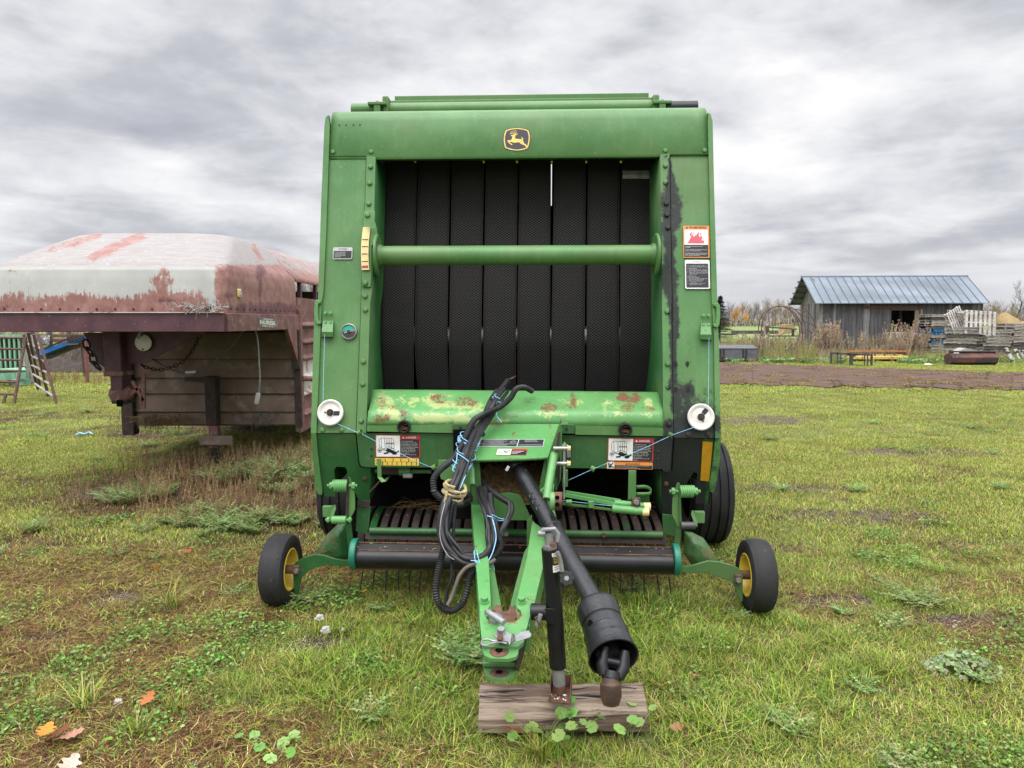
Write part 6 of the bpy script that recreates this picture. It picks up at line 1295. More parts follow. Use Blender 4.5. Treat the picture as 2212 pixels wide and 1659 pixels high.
# manure heap
def heap(name, c, rx, ry, h, mat, label, cat, seed=0, rough=.12, kind=None, n=44):
    m = MB(); rows = []
    for j in range(n // 2 + 1):
        r_ = j / (n // 2); row = []
        for k in range(n + 1):
            a = 2 * PI * (k % n) / n; x = math.cos(a) * rx * r_; y = math.sin(a) * ry * r_
            z = h * (1 - r_ ** 2) ** .8 if r_ < 1 else 0; z += rough * h * (1 - r_) ** .3 * (nz(x * 2.2 + seed, y * 2.2, seed) + .5 * nz(x * 6, y * 6, seed)) if r_ < .99 else 0
            row.append(Vector(c) + Vector((x, y, max(z, -.02 if r_ < 1 else -.05))))
        rows.append(row)
    m.grid(rows); o = m.build(name, mat, None, loc=c, smooth=60); tag(o, label, cat); 
    if kind: o['kind'] = kind
    return o
c_ = gnd(cl(820, 800)); heap('manure_heap', (c_.x + .4, c_.y + 2.0, 0), 3.6, 2.0, at(cl(800, 470), c_.y + 2).z + .12, 'earth', 'dark brown heap of old manure under the blue auger', 'heap', 3, .5, n=90)
pm('straw', (.36, .26, .12), (.24, .165, .075), rough=.95, sc=30, bump=1., bs=60, c3_=(.18, .12, .05), sc3=20, lo3=.58, hi3=.68)
heap('straw_heap', (at(cl(1060, 480), 23).x, 23, 0), .7, .6, .95, 'straw', 'small heap of yellow straw behind the blue auger', 'straw', 5, .25)
FNL = root('board_fence', (at(cl(550, 400), 24).x, 24, 0), 'low fence of brown rails with a grey tarpaulin over it, far left', 'fence')
for y in (310, 372): MB().box((at(cl(760, y), 24).x, 24, at(cl(0, y), 24).z), (9, .05, .10)).build('rail', 'steel_brown', FNL)
for x in (420, 650, 900, 1200): MB().box((at(cl(x, 300), 24).x, 24.05, .6), (.1, .1, 1.3)).build('fence_post', 'pallet_dark', FNL)
m = MB(); m.grid([[at(cl(420 + i * 24, 305 + j * 26), 23.8) + Vector((0, .06 * nz(i * .8, j * .9), .04 * nz(i, j, 5))) for i in range(11)] for j in range(6)]); pm('tarp', (.22, .22, .23), (.10, .10, .11), rough=.4, sc=12, c3_=(.45, .45, .45), sc3=9, lo3=.55, hi3=.6); m.build('tarpaulin', 'tarp', FNL, solid=.01)
# ============================================================ RIGHT BACKGROUND
pm('tin', (.235, .275, .315), (.20, .235, .275), rough=.62, sc=1.2, metal=.1, c3_=(.21, .245, .28), sc3=5, lo3=.5, hi3=.7)
SH = root('wooden_shed', (20.5, 39.5, 0), 'grey board shed with a ribbed tin gable roof at right', 'shed')
RL, RR_, FL_, FR_ = at((1732, 598), 40.6), at((2089, 597), 39.6), at((1761, 654.5), 37.7), at((2137, 654), 36.5); BLc = at((1706, 658), 43.2); BRc = RR_ + (BLc - RL)
def quadslab(a, b, c, d, th, name, mat, parent, up=Vector((0, 0, -1))): m = MB(); m.hexa([a, b, c, d], up * th); return m.build(name, mat, parent)
rf = quadslab(RL, RR_, FR_, FL_, .03, 'front_roof', 'tin', SH); quadslab(RL, RR_, BRc, BLc, .03, 'rear_roof', 'tin', SH)
pm('seam', (.10, .12, .14), rough=.6)
nr = 20
for i in range(nr + 1):
    t = i / nr; a, b = RL.lerp(RR_, t), FL_.lerp(FR_, t); m = MB(); n_ = Vector((0, -.5, 1)).normalized(); m.tube([a + n_ * .02, b + n_ * .02], .022, 5); m.build('roof_seam', 'seam', rf)
    if i < nr:
        for k in range(1, 8):
            t2 = (i + k / 8) / nr; a, b = RL.lerp(RR_, t2), FL_.lerp(FR_, t2); m = MB(); m.tube([a + n_ * .004, b + n_ * .004], .013, 4); m.build('roof_rib', 'tin', rf)
    # ribs kept shallow
m = MB(); m.tube([RL + Vector((-.05, 0, .03)), RR_ + Vector((.05, 0, .03))], .06, 6); m.build('ridge_cap', 'tin', rf)
ud = (FR_ - FL_).normalized(); ud.z = 0; ud.normalize(); vd = Vector((-ud.y, ud.x, 0))
wFL = at((1775, 740), 38.0); wFL.z = 0; wFR = wFL + ud * ((at((2115, 740), 37.0) - at((1775, 740), 38.0)).length); zE = FL_.z - .02; dW = 4.6
wBL = wFL + vd * dW; wBR = wFR + vd * dW
Wd = (wFR - wFL).length
def wallbox(t0, t1, z0, z1, name, mat, off=0, th=.04):
    a = wFL + ud * t0 - vd * off; b = wFL + ud * t1 - vd * off; m = MB(); m.hexa([a + Vector((0, 0, z0)), b + Vector((0, 0, z0)), b + Vector((0, 0, z1)), a + Vector((0, 0, z1))], vd * th); return m.build(name, mat, SH)
def tx(px): # distance along the wall of a picture column
    d = ray((px, 700)); n = Vector((vd.x, vd.y, 0)); t = (wFL - C0).dot(n) / d.dot(n); return ((C0 + d * t) - wFL).dot(ud)
def tz(px, py):
    d = ray((px, py)); n = Vector((vd.x, vd.y, 0)); t = (wFL - C0).dot(n) / d.dot(n); return (C0 + d * t).z
wo0, wo1 = tx(cs(1267, 0)[0]), tx(cs(1432, 0)[0]); zo1, zo0 = tz(*cs(1350, 340)), tz(*cs(1350, 495))
random.seed(31)
def boards(t0, t1, z0, z1, mat='barn_wood'):
    x = t0
    while x < t1 - .02:
        w = min(random.uniform(.22, .34), t1 - x); wallbox(x + .006, x + w - .006, z0 + random.uniform(0, .05), z1, 'wall_board', mat if random.random() > .12 else 'barn_light', random.uniform(0, .012)); x += w
boards(0, wo0, .05, zE); boards(wo0, wo1, zo1, zE); boards(wo0, wo1, .05, zo0 * .6); boards(wo1, Wd, .05, zE)
wallbox(-.0, Wd, .0, zE - .03, 'wall_lining', 'interior', -.06, .02) if False else None
for px_, w_ in ((cs(866, 0)[0], .14), (cs(768, 0)[0], .16), (cs(1682, 0)[0], .16), (cs(1885, 0)[0], .13)): t = tx(px_); wallbox(t - w_ / 2, t + w_ / 2, .05 if w_ != .16 or t < 2 else 2.0, zE, 'batten', 'barn_light', .03)
wallbox(tx(cs(1060, 0)[0]), tx(cs(1480, 0)[0]), tz(*cs(1200, 327)), tz(*cs(1200, 308)), 'door_rail', 'rust', .07, .05)
wallbox(wo0 - .05, wo1 + .05, zo1, zo1 + .10, 'opening_head', 'barn_wood', .03)
pm('bare_wood', (.24, .17, .11), (.18, .13, .09), rough=.8, sc=20)
wallbox(wo1, wo1 + .20, zo0 - 1.0, zo1, 'opening_jamb', 'bare_wood', .035)
wallbox(tx(cs(1262, 0)[0]), tx(cs(1442, 0)[0]), .1, zo0, 'white_board', 'd_white', .05, .03)
for px_, y0, y1 in ((1478, 330, 385), (1478, 425, 478)): wallbox(tx(cs(px_ - 8, 0)[0]), tx(cs(px_ + 8, 0)[0]), tz(*cs(1478, y1)), tz(*cs(1478, y0)), 'hinge_block', 'barn_light', .05)
# left gable wall
def gbox(s0, s1, z0, z1, name, mat, off=0): a = wFL + vd * s0 - ud * off; b = wFL + vd * s1 - ud * off; m = MB(); z1a, z1b = (z1 if isinstance(z1, tuple) else (z1, z1)); m.hexa([a + Vector((0, 0, z0)), b + Vector((0, 0, z0)), b + Vector((0, 0, z1b)), a + Vector((0, 0, z1a))], ud * .04); return m.build(name, mat, SH)
for i in range(14):
    s0, s1 = dW * i / 14, dW * (i + 1) / 14; gbox(s0 + .01, s1 - .01, .05, zE + .05, 'gable_board', 'barn_light' if i % 4 else 'barn_wood', (i % 3) * .006)
hR = RL.z - .08
for i in range(8):
    s0, s1 = dW * i / 8, dW * (i + 1) / 8; f = lambda s: zE + .02 + (hR - zE - .02) * (1 - abs(s - dW / 2) / (dW / 2)); gbox(s0 + .005, s1 - .005, zE + .0, (f(s0), f(s1)), 'gable_board', 'barn_light', -.02)
    if f(s0) > zE: pass
m = MB(); m.hexa([wBL, wBR, wBR + Vector((0, 0, zE)), wBL + Vector((0, 0, zE))], vd * .04); m.build('rear_wall', 'barn_wood', SH)
m = MB(); m.hexa([wFR, wBR, wBR + Vector((0, 0, zE)), wFR + Vector((0, 0, zE))], ud * .04); m.build('right_wall', 'barn_wood', SH)
m = MB(); a = wFR + ud * .0; m.poly([wFR + Vector((0, 0, zE)), wBR + Vector((0, 0, zE)), (wFR + wBR) / 2 + Vector((0, 0, hR - .3))], ud * .04); m.build('right_gable', 'barn_wood', SH)
m = MB(); c_ = wFL + ud * (wo0 + .9) + vd * 1.2; m.box(c_ + Vector((0, 0, 1.2)), (.12, .12, 2.4)); m.build('inner_post', 'bare_wood', SH)
for k in range(5):       # purlin ends under the left eave
    for s_, A, B in ((0, RL, BLc),):
        p = A.lerp(B, .12 + k * .2); m = MB(); m.box(p + Vector((.3, 0, -.10)), (.9, .12, .10)); m.build('purlin', 'barn_light', SH)
for k in range(4):
    p = RL.lerp(FL_, .2 + k * .22); m = MB(); m.box(p + Vector((.25, 0, -.10)), (.5, .10, .08)); m.build('purlin', 'barn_wood', SH)
m = MB(); m.hexa([RL + Vector((-.02, 0, .02)), BLc + Vector((-.02, 0, .02)), BLc + Vector((-.02, 0, -.14)), RL + Vector((-.02, 0, -.14))], Vector((.03, 0, 0))); m.build('barge_board', 'dark_steel', SH)
m = MB(); m.hexa([RL + Vector((.0, -.02, .0)), BLc, BLc + Vector((1.0, 0, 0)), RL + Vector((1.0, 0, 0))], Vector((0, 0, -.02))); m.build('roof_lining', 'pallet_dark', SH)

# pallets
def pallet_mesh(name, mat):
    m = MB()
    for i in range(7): m.box((-.6 + .05 + i * .183, 0, .125), (.10, 1.0, .02))
    for y in (-.45, 0, .45): m.box((0, y, .065), (1.2, .05, .10))
    for i in range(3): m.box((-.55 + i * .55, 0, .008), (.10, 1.0, .016))
    for y in (-.45, .45): m.box((0, y, .105), (1.2, .09, .02))
    me = bpy.data.meshes.new(name); me.from_pydata(m.v, [], m.f); me.materials.append(MATS[mat]); return me
PMs = {k: pallet_mesh('pallet', k) for k in ('pallet_wood', 'pallet_dark', 'pallet_blue', 'pallet_pale')}
ordn = ['topmost', 'second', 'third', 'fourth', 'fifth', 'sixth', 'seventh', 'eighth', 'ninth', 'tenth', 'eleventh', 'twelfth', 'thirteenth']
def pallet(loc, rot, mat, label, group='wooden pallets heaped beside the shed'):
    o = bpy.data.objects.new('pallet', PMs[mat]); COL.objects.link(o); o.location = loc; o.rotation_euler = rot; ORG[o.name] = Vector(loc); return tag(o, label, 'pallet', group)
random.seed(77)
def stack(px, Y, n, rz, colf, where, ztop=None, skip=0):
    x = at((px, 740), Y).x
    for i in range(n):      # i from bottom
        k = n - 1 - i; mt = colf(k); nm = {'pallet_wood': 'grey', 'pallet_dark': 'dark weathered', 'pallet_blue': 'blue painted'}[mt]
        e = ordn[k] if k == 0 else ordn[k] + ' from the top'
        pallet((x + random.uniform(-.05, .05), Y + random.uniform(-.05, .05), i * .142), (random.uniform(-.012, .012), random.uniform(-.012, .012), rz + random.uniform(-.08, .08)), mt, f'{nm} pallet, {e} in the stack {where}')
stack(cp(560, 0)[0], 35.2, 13, .15, lambda k: 'pallet_blue' if k in (5, 6, 9) else 'pallet_dark' if k in (1, 4, 8) else 'pallet_wood', 'nearest the shed opening')
stack(cp(1010, 0)[0], 30.2, 9, -.75, lambda k: 'pallet_wood' if k % 3 != 2 else 'pallet_dark', 'behind the rusty tank')
stack(cp(1420, 0)[0], 31.5, 8, .05, lambda k: 'pallet_dark' if k in (5, 6) else 'pallet_wood', 'in front of the straw mounds')
stack(cp(1800, 0)[0], 32.5, 10, .3, lambda k: 'pallet_dark' if k > 5 else 'pallet_wood', 'farthest to the right')
ptop = at(cp(1220, 840), 30.0); pallet((ptop.x, 29.9, ptop.z - .0), (R(80), R(4), R(-6)), 'pallet_pale', 'pale pallet standing on its edge on top of the heap')
pt2 = at(cp(880, 810), 30.4); pallet((pt2.x, 30.5, pt2.z), (R(75), R(-18), R(35)), 'pallet_pale', 'weathered pallet leaning at the left end of the upright pale one')
pt3 = at(cp(1060, 660), 30.7); pallet((pt3.x, 30.7, pt3.z - .15), (R(8), R(3), R(-5)), 'pallet_wood', 'rotten flat pallet behind the upright pale one')
heap('straw_mound', (at(cp(1690, 800), 37).x, 37, 0), 1.12, 1.0, at(cp(1660, 690), 37).z, 'straw', 'tall golden straw mound right of the shed', 'straw', 2, .10)
heap('straw_mound', (at(cp(2050, 850), 37.5).x, 37.5, 0), 1.5, 1.0, at(cp(1960, 790), 37).z, 'straw', 'lower straw mound cut off by the right edge of the picture', 'straw', 9, .12)
# rusty half tank
pm('tank_rust', (.12, .045, .035), (.07, .035, .03), rough=.75, sc=4, c3_=(.03, .028, .028), sc3=3, lo3=.5, hi3=.62)
ty = 24.9; a, b = at(cp(780, 1400), ty), at(cp(1505, 1400), ty); zt2 = at(cp(0, 1285), ty).z
TK = root('rusty_bucket', ((a.x + b.x) / 2, ty, 0), 'long rusty loader bucket lying in front of the pallets', 'loader bucket')
pr = [(0.0, zt2), (-.02, zt2 - .05), (-.16, zt2 - .16), (-.20, .26), (-.16, .08), (-.02, .0), (.25, -.01), (.35, zt2 * .6)]
m = MB(); m.hexa([Vector((a.x, ty + y, z)) for y, z in pr], Vector((b.x - a.x, 0, 0))); tb = m.build('bucket_shell', 'tank_rust', TK, bevel=.01, smooth=40)
MB().box(((a.x + b.x) / 2 + .02, ty - .02, zt2 + .005), (b.x - a.x + .06, .12, .02)).build('top_lip', 'pallet_dark', TK)
for x in (1370, 1430, 880, 940): MB().tube([at(cp(x, 1350), ty - .2), at(cp(x + 10, 1390), ty - .22)], .008, 5).build('wire_hook', 'steel_brown', TK)
MB().box(at(cp(890, 1310), ty - .17), (.18, .01, .03)).build('worn_label', 'd_white', TK)
o = MB(); o.poly([at(cp(945, 1280), ty + .1), at(cp(1030, 1232), ty + .1), at(cp(1240, 1280), ty + .1)], Vector((0, .4, .0))); o = o.build('plywood_scrap', 'post_wood', None, loc=(at(cp(1050, 1270), ty).x, ty + .2, zt2)); tag(o, 'bent pale board lying on the rusty loader bucket', 'board')
# white panels at far right
for i, (pts, lb) in enumerate(((((1655, 1240), (1700, 1225), (1760, 1330), (1830, 1470), (1770, 1465)), 'flaking white board leaning nearest the rusty bucket'), (((1800, 1260), (1850, 1245), (1900, 1400), (1930, 1470), (1890, 1440)), 'middle of the three flaking white boards at right'), (((1880, 1270), (2050, 1260), (2060, 1480), (1940, 1400)), 'widest flaking white board at the right edge'))):
    m = MB(); m.poly([at(cp(*p), 26 + i * .3) for p in pts], Vector((0, .05, 0))); o = m.build('white_board', 'peeling', None, loc=(at(cp(*pts[0]), 26).x, 26 + i * .3, 0)) if 'peeling' in MATS else None
    if o is None:
        pm('peeling', (.55, .55, .54), (.45, .45, .44), rough=.6, sc=6, c3_=(.04, .035, .03), sc3=7, lo3=.5, hi3=.55); o = m.build('white_board', 'peeling', None, loc=(at(cp(*pts[0]), 26).x, 26 + i * .3, 0))
    tag(o, lb, 'board', 'flaking white boards')
o = heap('white_rag', (at(cp(440, 1480), 25).x, 25, 0), .15, .1, .04, 'd_white', 'scrap of white cloth in the grass left of the rusty bucket', 'rag', 4, .4, n=20)
# grey loader bucket at left
pm('bucket_grey', (.055, .06, .07), (.08, .085, .095), rough=.4, sc=5, c3_=(.10, .06, .045), sc3=8, lo3=.6, hi3=.68)
by = 26.6; a, b = at(r1(30, 1200), by), at(r1(745, 1250), by); zt3 = at(r1(0, 1165), by).z; zt4 = at(r1(0, 1105), by + .4).z
BK_ = root('loader_bucket', ((a.x + b.x) / 2, by, 0), 'dark grey steel loader bucket beside the round baler', 'loader bucket')
pr = [(.50, zt4), (0, zt3), (-.05, .05), (.5, .0), (.62, .25)]
x0b, x1b = at(r1(-200, 0), by).x, b.x
m = MB(); m.hexa([Vector((x0b, by + y, z)) for y, z in pr], Vector((x1b - x0b, 0, 0))); m.build('bucket_shell', 'bucket_grey', BK_, bevel=.01)
m = MB(); m.hexa([Vector((x1b, by + y, z)) for y, z in pr[:4]] + [Vector((x1b + .0, by + .9, .2))], Vector((.02, 0, 0))); m.build('bucket_end', 'rust', BK_)
MB().box(((x0b + x1b) / 2, by - .012, zt3 - .01), (x1b - x0b, .02, .03)).build('bucket_edge', 'bucket_grey', BK_)
for px_ in (130, 530):
    x = at(r1(px_, 1200), by).x; m = MB(); m.box((x - .07, by - .04, .30), (.035, .06, .34)); m.box((x + .05, by - .04, .30), (.035, .06, .34)); m.box((x, by - .04, .14), (.12, .05, .12)); m.build('mount_bracket', 'dark_rust', BK_)
# yellow header (haybine reel / sickle head)
pm('yellow_old', (.62, .42, .10), (.48, .33, .10), rough=.6, sc=8, c3_=(.06, .05, .03), sc3=12, lo3=.56, hi3=.62)
pm('orange_old', (.42, .17, .05), (.30, .11, .04), rough=.7, sc=12)
hy_ = 27.0; YH = root('hay_header', (at(r2(1200, 1200), hy_).x, hy_, 0), 'weathered yellow mower header with an orange top rail', 'farm implement')
def rb(p0, p1, Y, d, name, mat, parent, bev=0): return blk(r2, p0, p1, Y, d, name, mat, parent, bev)
rb((630, 955), (1950, 985), hy_ + .3, .06, 'top_rail', 'orange_old', YH)
for x in (625, 1945): rb((x - 12, 960), (x + 12, 1080), hy_ + .3, .06, 'rail_end', 'orange_old', YH)
rb((720, 1078), (1900, 1150), hy_, .5, 'cutter_body', 'yellow_old', YH, .02); rb((1820, 1070), (1950, 1165), hy_ - .05, .5, 'right_end', 'yellow_old', YH, .02); rb((620, 1090), (740, 1150), hy_ - .05, .5, 'left_end', 'yellow_old', YH, .02)
m = MB(); m.poly([at(r2(*p), hy_ - .06) for p in ((1850, 1160), (1950, 1160), (1945, 1275), (1890, 1275), (1875, 1200))], Vector((0, .06, 0))); m.build('skid_foot', 'yellow_old', YH)
m = MB(); m.poly([at(r2(*p), hy_ - .06) for p in ((620, 1100), (680, 1110), (670, 1200), (605, 1200))], Vector((0, .06, 0))); m.build('skid_foot', 'yellow_old', YH)
rb((760, 1150), (1860, 1225), hy_ + .2, .3, 'under_frame', 'interior', YH)
for i in range(26):
    x = 780 + i * 43; rb((x, 1042), (x + 24, 1066), hy_ + .1, .12, 'tine_guard', 'yellow_old' if i % 5 else 'dark_rust', YH)
for i in range(40): x = 640 + i * 33; rb((x, 985), (x + 7, 1070), hy_ + .32, .02, 'reel_tine', 'dark_rust', YH)
# dark steel frame in front
fy = 24.3; FM = root('implement_stand', (at(r2(700, 1250), fy).x, fy, 0), 'dark steel three-point frame standing before the yellow header', 'farm implement')
def fb(pts, d, name, mat='dark_steel'): m = MB(); m.poly([at(r2(*p), fy) for p in pts], Vector((0, d, 0))); m.build(name, mat, FM)
fb(((250, 990), (1165, 1040), (1165, 1070), (250, 1030)), .08, 'top_bar'); 
for x, y0, y1 in ((248, 1000, 1245), (1140, 1045, 1285)): fb(((x, y0), (x + 28, y0), (x + 24, y1), (x, y1)), .08, 'upright')
fb(((680, 1030), (735, 1035), (732, 1275), (672, 1270)), .1, 'centre_post'); fb(((570, 1010), (690, 1020), (720, 1045), (720, 1100), (690, 1085)), .03, 'gusset'); fb(((720, 1040), (860, 1030), (740, 1105)), .03, 'gusset')
for x, y1 in ((378, 1250), (450, 1250), (975, 1290), (1040, 1300)): fb(((x, 992 + (x - 378) * .05), (x + 32, 994 + (x - 378) * .05), (x + 24, 1110), (x + 22, y1), (x + 4, y1), (x + 8, 1110)), .04, 'hanging_tine', 'pallet_dark' if x < 500 else 'dark_steel')
fb(((370, 1110), (500, 1118), (500, 1130), (370, 1122)), .02, 'brace'); fb(((250, 1240), (1150, 1278), (1150, 1290), (250, 1252)), .03, 'ground_bar'); fb(((500, 1105), (640, 1050), (645, 1062), (505, 1118)), .02, 'brace')
# broken round bale feeder of rusted hoops
HF = root('hay_ring_feeder', (at(r1(1250, 1000), 31).x, 31, 0), 'rusty round hay feeder tipped on its side by the shed', 'hay feeder')
def hoop(pts, Ya, Yb, r=.022, name='hoop'):
    n = len(pts); MB().tube(spl([at(r1(*p), Ya + (Yb - Ya) * i / (n - 1)) for i, p in enumerate(pts)], 8), r, 6).build(name, 'steel_brown', HF)
hoop([(770, 870), (775, 760), (800, 650), (850, 560), (930, 490), (1050, 430), (1180, 418), (1330, 440), (1440, 500), (1530, 600), (1590, 730), (1605, 880), (1590, 1010), (1545, 1110)], 32, 31.2)
hoop([(830, 1000), (822, 800), (860, 640), (930, 520), (1030, 440), (1150, 420), (1280, 460), (1380, 550), (1450, 660), (1490, 800), (1485, 960), (1430, 1110)], 31.0, 30.6)
hoop([(1230, 425), (1340, 480), (1440, 580), (1510, 700), (1545, 850), (1545, 1000), (1510, 1090)], 31.3, 31)
hoop([(1555, 452), (1640, 500), (1710, 600), (1765, 720), (1790, 850), (1785, 980), (1760, 1080)], 32.2, 32)
for (x0, y0), (x1, y1) in (((1320, 450), (1640, 520)), ((1490, 560), (1720, 630)), ((1575, 680), (1775, 765)), ((1605, 820), (1790, 935)), ((1490, 885), (1600, 887)), ((770, 862), (830, 866)), ((830, 1030), (945, 955)), ((895, 1160), (1000, 1105))):
    MB().tube([at(r1(x0, y0), 31.2), at(r1(x1, y1), 31.8)], .018, 5).build('cross_bar', 'steel_brown', HF)
hoop([(835, 1000), (850, 1080), (895, 1160)], 30.9, 30.6); hoop([(945, 955), (970, 1040), (1020, 1130), (1095, 1215)], 30.9, 30.5); hoop([(1710, 900), (1690, 1000), (1620, 1100)], 31.8, 31.5)
hoop([(840, 900), (850, 1000), (900, 1120)], 31, 30.8)
# paddock rails and post
RF = root('paddock_fence', (at(r1(920, 900), 40).x, 40, 0), 'low fence of grey planks with one tall rotten post behind the hay feeder', 'fence')
def fr(pts, Y, d, name, mat): m = MB(); m.poly([at(r1(*p), Y) for p in pts], Vector((0, d, 0))); m.build(name, mat, RF)
fr(((885, 680), (955, 680), (960, 930), (895, 930)), 38, .3, 'post', 'post_wood'); fr(((892, 770), (955, 765), (962, 870), (900, 905)), 37.95, .04, 'rotten_face', 'rust')
fr(((865, 770), (1455, 815), (1455, 838), (865, 800)), 39, .06, 'plank', 'barn_wood'); fr(((290, 850), (1120, 850), (1120, 910), (290, 910)), 42, .06, 'plank', 'barn_wood'); fr(((60, 900), (420, 905), (420, 930), (60, 930)), 43, .06, 'plank', 'pallet_dark')
fr(((960, 935), (1470, 935), (1470, 960), (960, 960)), 43, .06, 'plank', 'barn_wood'); fr(((1365, 810), (1405, 812), (1405, 950), (1365, 950)), 40.5, .1, 'post', 'barn_wood'); fr(((840, 905), (890, 905), (890, 960), (840, 960)), 42, .1, 'post', 'barn_wood')
o = MB(); o.poly([at(r1(*p), 62) for p in ((1240, 800), (1255, 745), (1380, 740), (1425, 805))], Vector((0, 1.6, 0))); o.poly([at(r1(*p), 62) for p in ((1245, 812), (1430, 812), (1430, 870), (1140, 940), (1225, 860))], Vector((0, 1.5, 0)))
o = o.build('straw_bale', 'straw', None, loc=(at(r1(1300, 900), 62).x, 62, 0)); tag(o, 'golden straw bale spilling over in the field behind the fence', 'straw')
# ============================================================ GROUND
def brown(x, y):
    b = .42 + .55 * nz(x * .55 + 3, y * .55) + .35 * nz(x * 1.7, y * 1.7, 5) + .15 * nz(x * 5, y * 5, 9)
    b += .10 * sm(-.2, -1.6, x) * sm(6, 3, y) + .16 * sm(.6, -1.2, x) * sm(6, 3, y) + .16 * sm(.5, -.3, x) * sm(3.6, 2.6, y) - .20 * sm(.6, 2.0, x) - .10 * sm(5, 12, y)
    d = math.hypot((x + 2.2) / 1.9, (y - 6.9) / 1.7); b += .9 * (1 - sm(.55, 1.15, d))
    b -= .35 * (1 - sm(.7, 1.3, math.hypot((x - .3) / 1.5, (y - 3.0) / .9)))
    return b
GRV = [((690, 1385), .16, .10), ((240, 1285), .30, .16), ((1715, 1185), .22, .14), ((560, 1245), .2, .1), ((1835, 1110), .8, .25), ((1725, 1050), .7, .18), ((1640, 905), .9, .6), ((1990, 975), 1.2, .3), ((1790, 1290), .3, .1), ((2150, 1340), .5, .12), ((290, 1060), .6, .4), ((150, 1235), .25, .08), ((80, 1370), .2, .1)]
GRVW = [(gnd(p), rx, ry) for p, rx, ry in GRV]
def gravel(x, y):
    s = 0
    for g, rx, ry in GRVW:
        d = math.hypot((x - g.x) / rx, (y - g.y) / ry); 
        if d < 1.6: s = max(s, 1 - sm(.5, 1.35, d + .35 * nz(x * 7, y * 7)))
    return s
def axis(dense, d0, d1, far, r=1.16):
    v = [d0 + i * dense for i in range(int((d1 - d0) / dense) + 1)]; s = dense
    while v[-1] < far: s *= r; v.append(v[-1] + s)
    s = dense; w = []
    x = v[0]
    while x > -far: s *= r; x -= s; w.append(x)
    return w[::-1] + v
xs = axis(.09, -5.2, 7.2, 2500); ys = axis(.09, 1.2, 12.0, 2500)
m = MB(); nx = len(xs)
def gz(x, y):
    if abs(x) > 25 or y > 40 or y < -10: return 0
    return .012 * nz(x * 1.3, y * 1.3) + .006 * nz(x * 5, y * 5) - .012
for y in ys:
    for x in xs: m.v.append(Vector((x, y, gz(x, y))))
for j in range(len(ys) - 1):
    for i in range(nx - 1): a = j * nx + i; m.f.append((a, a + 1, a + nx + 1, a + nx))
def ground_mat():
    mt, t, b = mat_new('ground_mat'); co = t.coord(geo=True)
    n1 = t.noise(7, 8, co, .7); n2 = t.noise(60, 6, co, .7); n3 = t.noise(.6, 5, co, .6)
    soil = t.mix(t.ramp(n1, .35, .65), (.035, .023, .016), (.07, .046, .032)); soil = t.mix(t.ramp(n2, .55, .72), soil, (.12, .085, .05))
    gr = t.mix(t.ramp(n2, .35, .65), (.045, .06, .018), (.12, .15, .04)); gr = t.mix(t.ramp(n3, .4, .65), gr, (.16, .17, .06))
    br = t.attr('brown'); f = t.ramp(t.math('ADD', br, t.math('MULTIPLY_ADD', n1, 1.2, -.6)), .30, .62)
    c = t.mix(f, gr, soil)
    vo = t.new('ShaderNodeTexVoronoi'); vo.inputs['Scale'].default_value = 95; t.l.new(co, vo.inputs['Vector'])
    peb = t.mix(t.ramp(vo.outputs['Color'], .2, .8), (.09, .065, .048), (.30, .245, .20)); peb = t.mix(t.ramp(vo.outputs['Distance'], .35, .55), peb, (.05, .036, .028))
    gf = t.math('MULTIPLY', t.ramp(t.math('ADD', t.attr('gravel'), t.math('MULTIPLY_ADD', n1, .8, -.4)), .3, .6), 1.)
    c = t.mix(gf, c, peb)
    t.put(b.inputs['Base Color'], c); b.inputs['Roughness'].default_value = .95; b.inputs['Specular IOR Level'].default_value = .2
    bn = t.new('ShaderNodeBump'); bn.inputs['Strength'].default_value = .8; bn.inputs['Distance'].default_value = .02
    t.l.new(t.math('ADD', n1, n2), bn.inputs['Height']); t.l.new(bn.outputs[0], b.inputs['Normal']); return mt
def PG(p, w):
    x, y = w.x, w.y
    if -12 < x < 18 and 0 < y < 30: return {'brown': max(0, brown(x, y)), 'gravel': gravel(x, y)}
    return {'brown': max(0, .15 + .3 * nz(x * .15, y * .15)), 'gravel': 0.}
g_ = m.build('ground', ground_mat(), None, smooth=180, fix=False, paint=PG); tag(g_, kind='structure')
# dirt road, a thin sheet over the ground
fe = [gnd(p) for p in ((1200, 772), (1555, 784), (1800, 793), (2212, 806), (2700, 822), (3300, 840))]; ne = [gnd(p) for p in ((1200, 818), (1555, 829), (1800, 835), (2212, 843), (2700, 852), (3300, 864))]
m = MB(); rows = []; nR = 240
def lerpl(L, t): t *= len(L) - 1; i = min(int(t), len(L) - 2); return L[i].lerp(L[i + 1], t - i)
for i in range(nR + 1):
    t = i / nR; a, b = lerpl(ne, t), lerpl(fe, t); a = a + Vector((0, .9 * nz(t * 25, 1) + .6 * nz(t * 90, 3), 0)); b = b + Vector((0, 1.1 * nz(t * 22, 7) + .8 * nz(t * 70, 5), 0))
    rows.append([a.lerp(b, k / 24) + Vector((0, 0, .012 + .025 * nz(t * 40, k * .5) * (0 < k < 24))) for k in range(25)])
m.grid(rows)
pm('road_mud', (.050, .023, .015), (.100, .050, .032), rough=.9, sc=2.2, st=(.5, 2.2, 1), bump=1., bs=6, c3_=(.26, .22, .20), sc3=2.2, lo3=.64, hi3=.76, rv=.3)
rd = m.build('dirt_road', 'road_mud', None, fix=False, smooth=180); tag(rd, kind='structure')
m = MB(); m.add([(-400, 62, .004), (600, 62, .004), (600, 185, .004), (-400, 185, .004)], [(0, 1, 2, 3)]); pm('far_green', (.14, .19, .05), (.17, .22, .06), rough=.95, sc=.05); tag(m.build('far_field', 'far_green', None, fix=False), kind='structure')
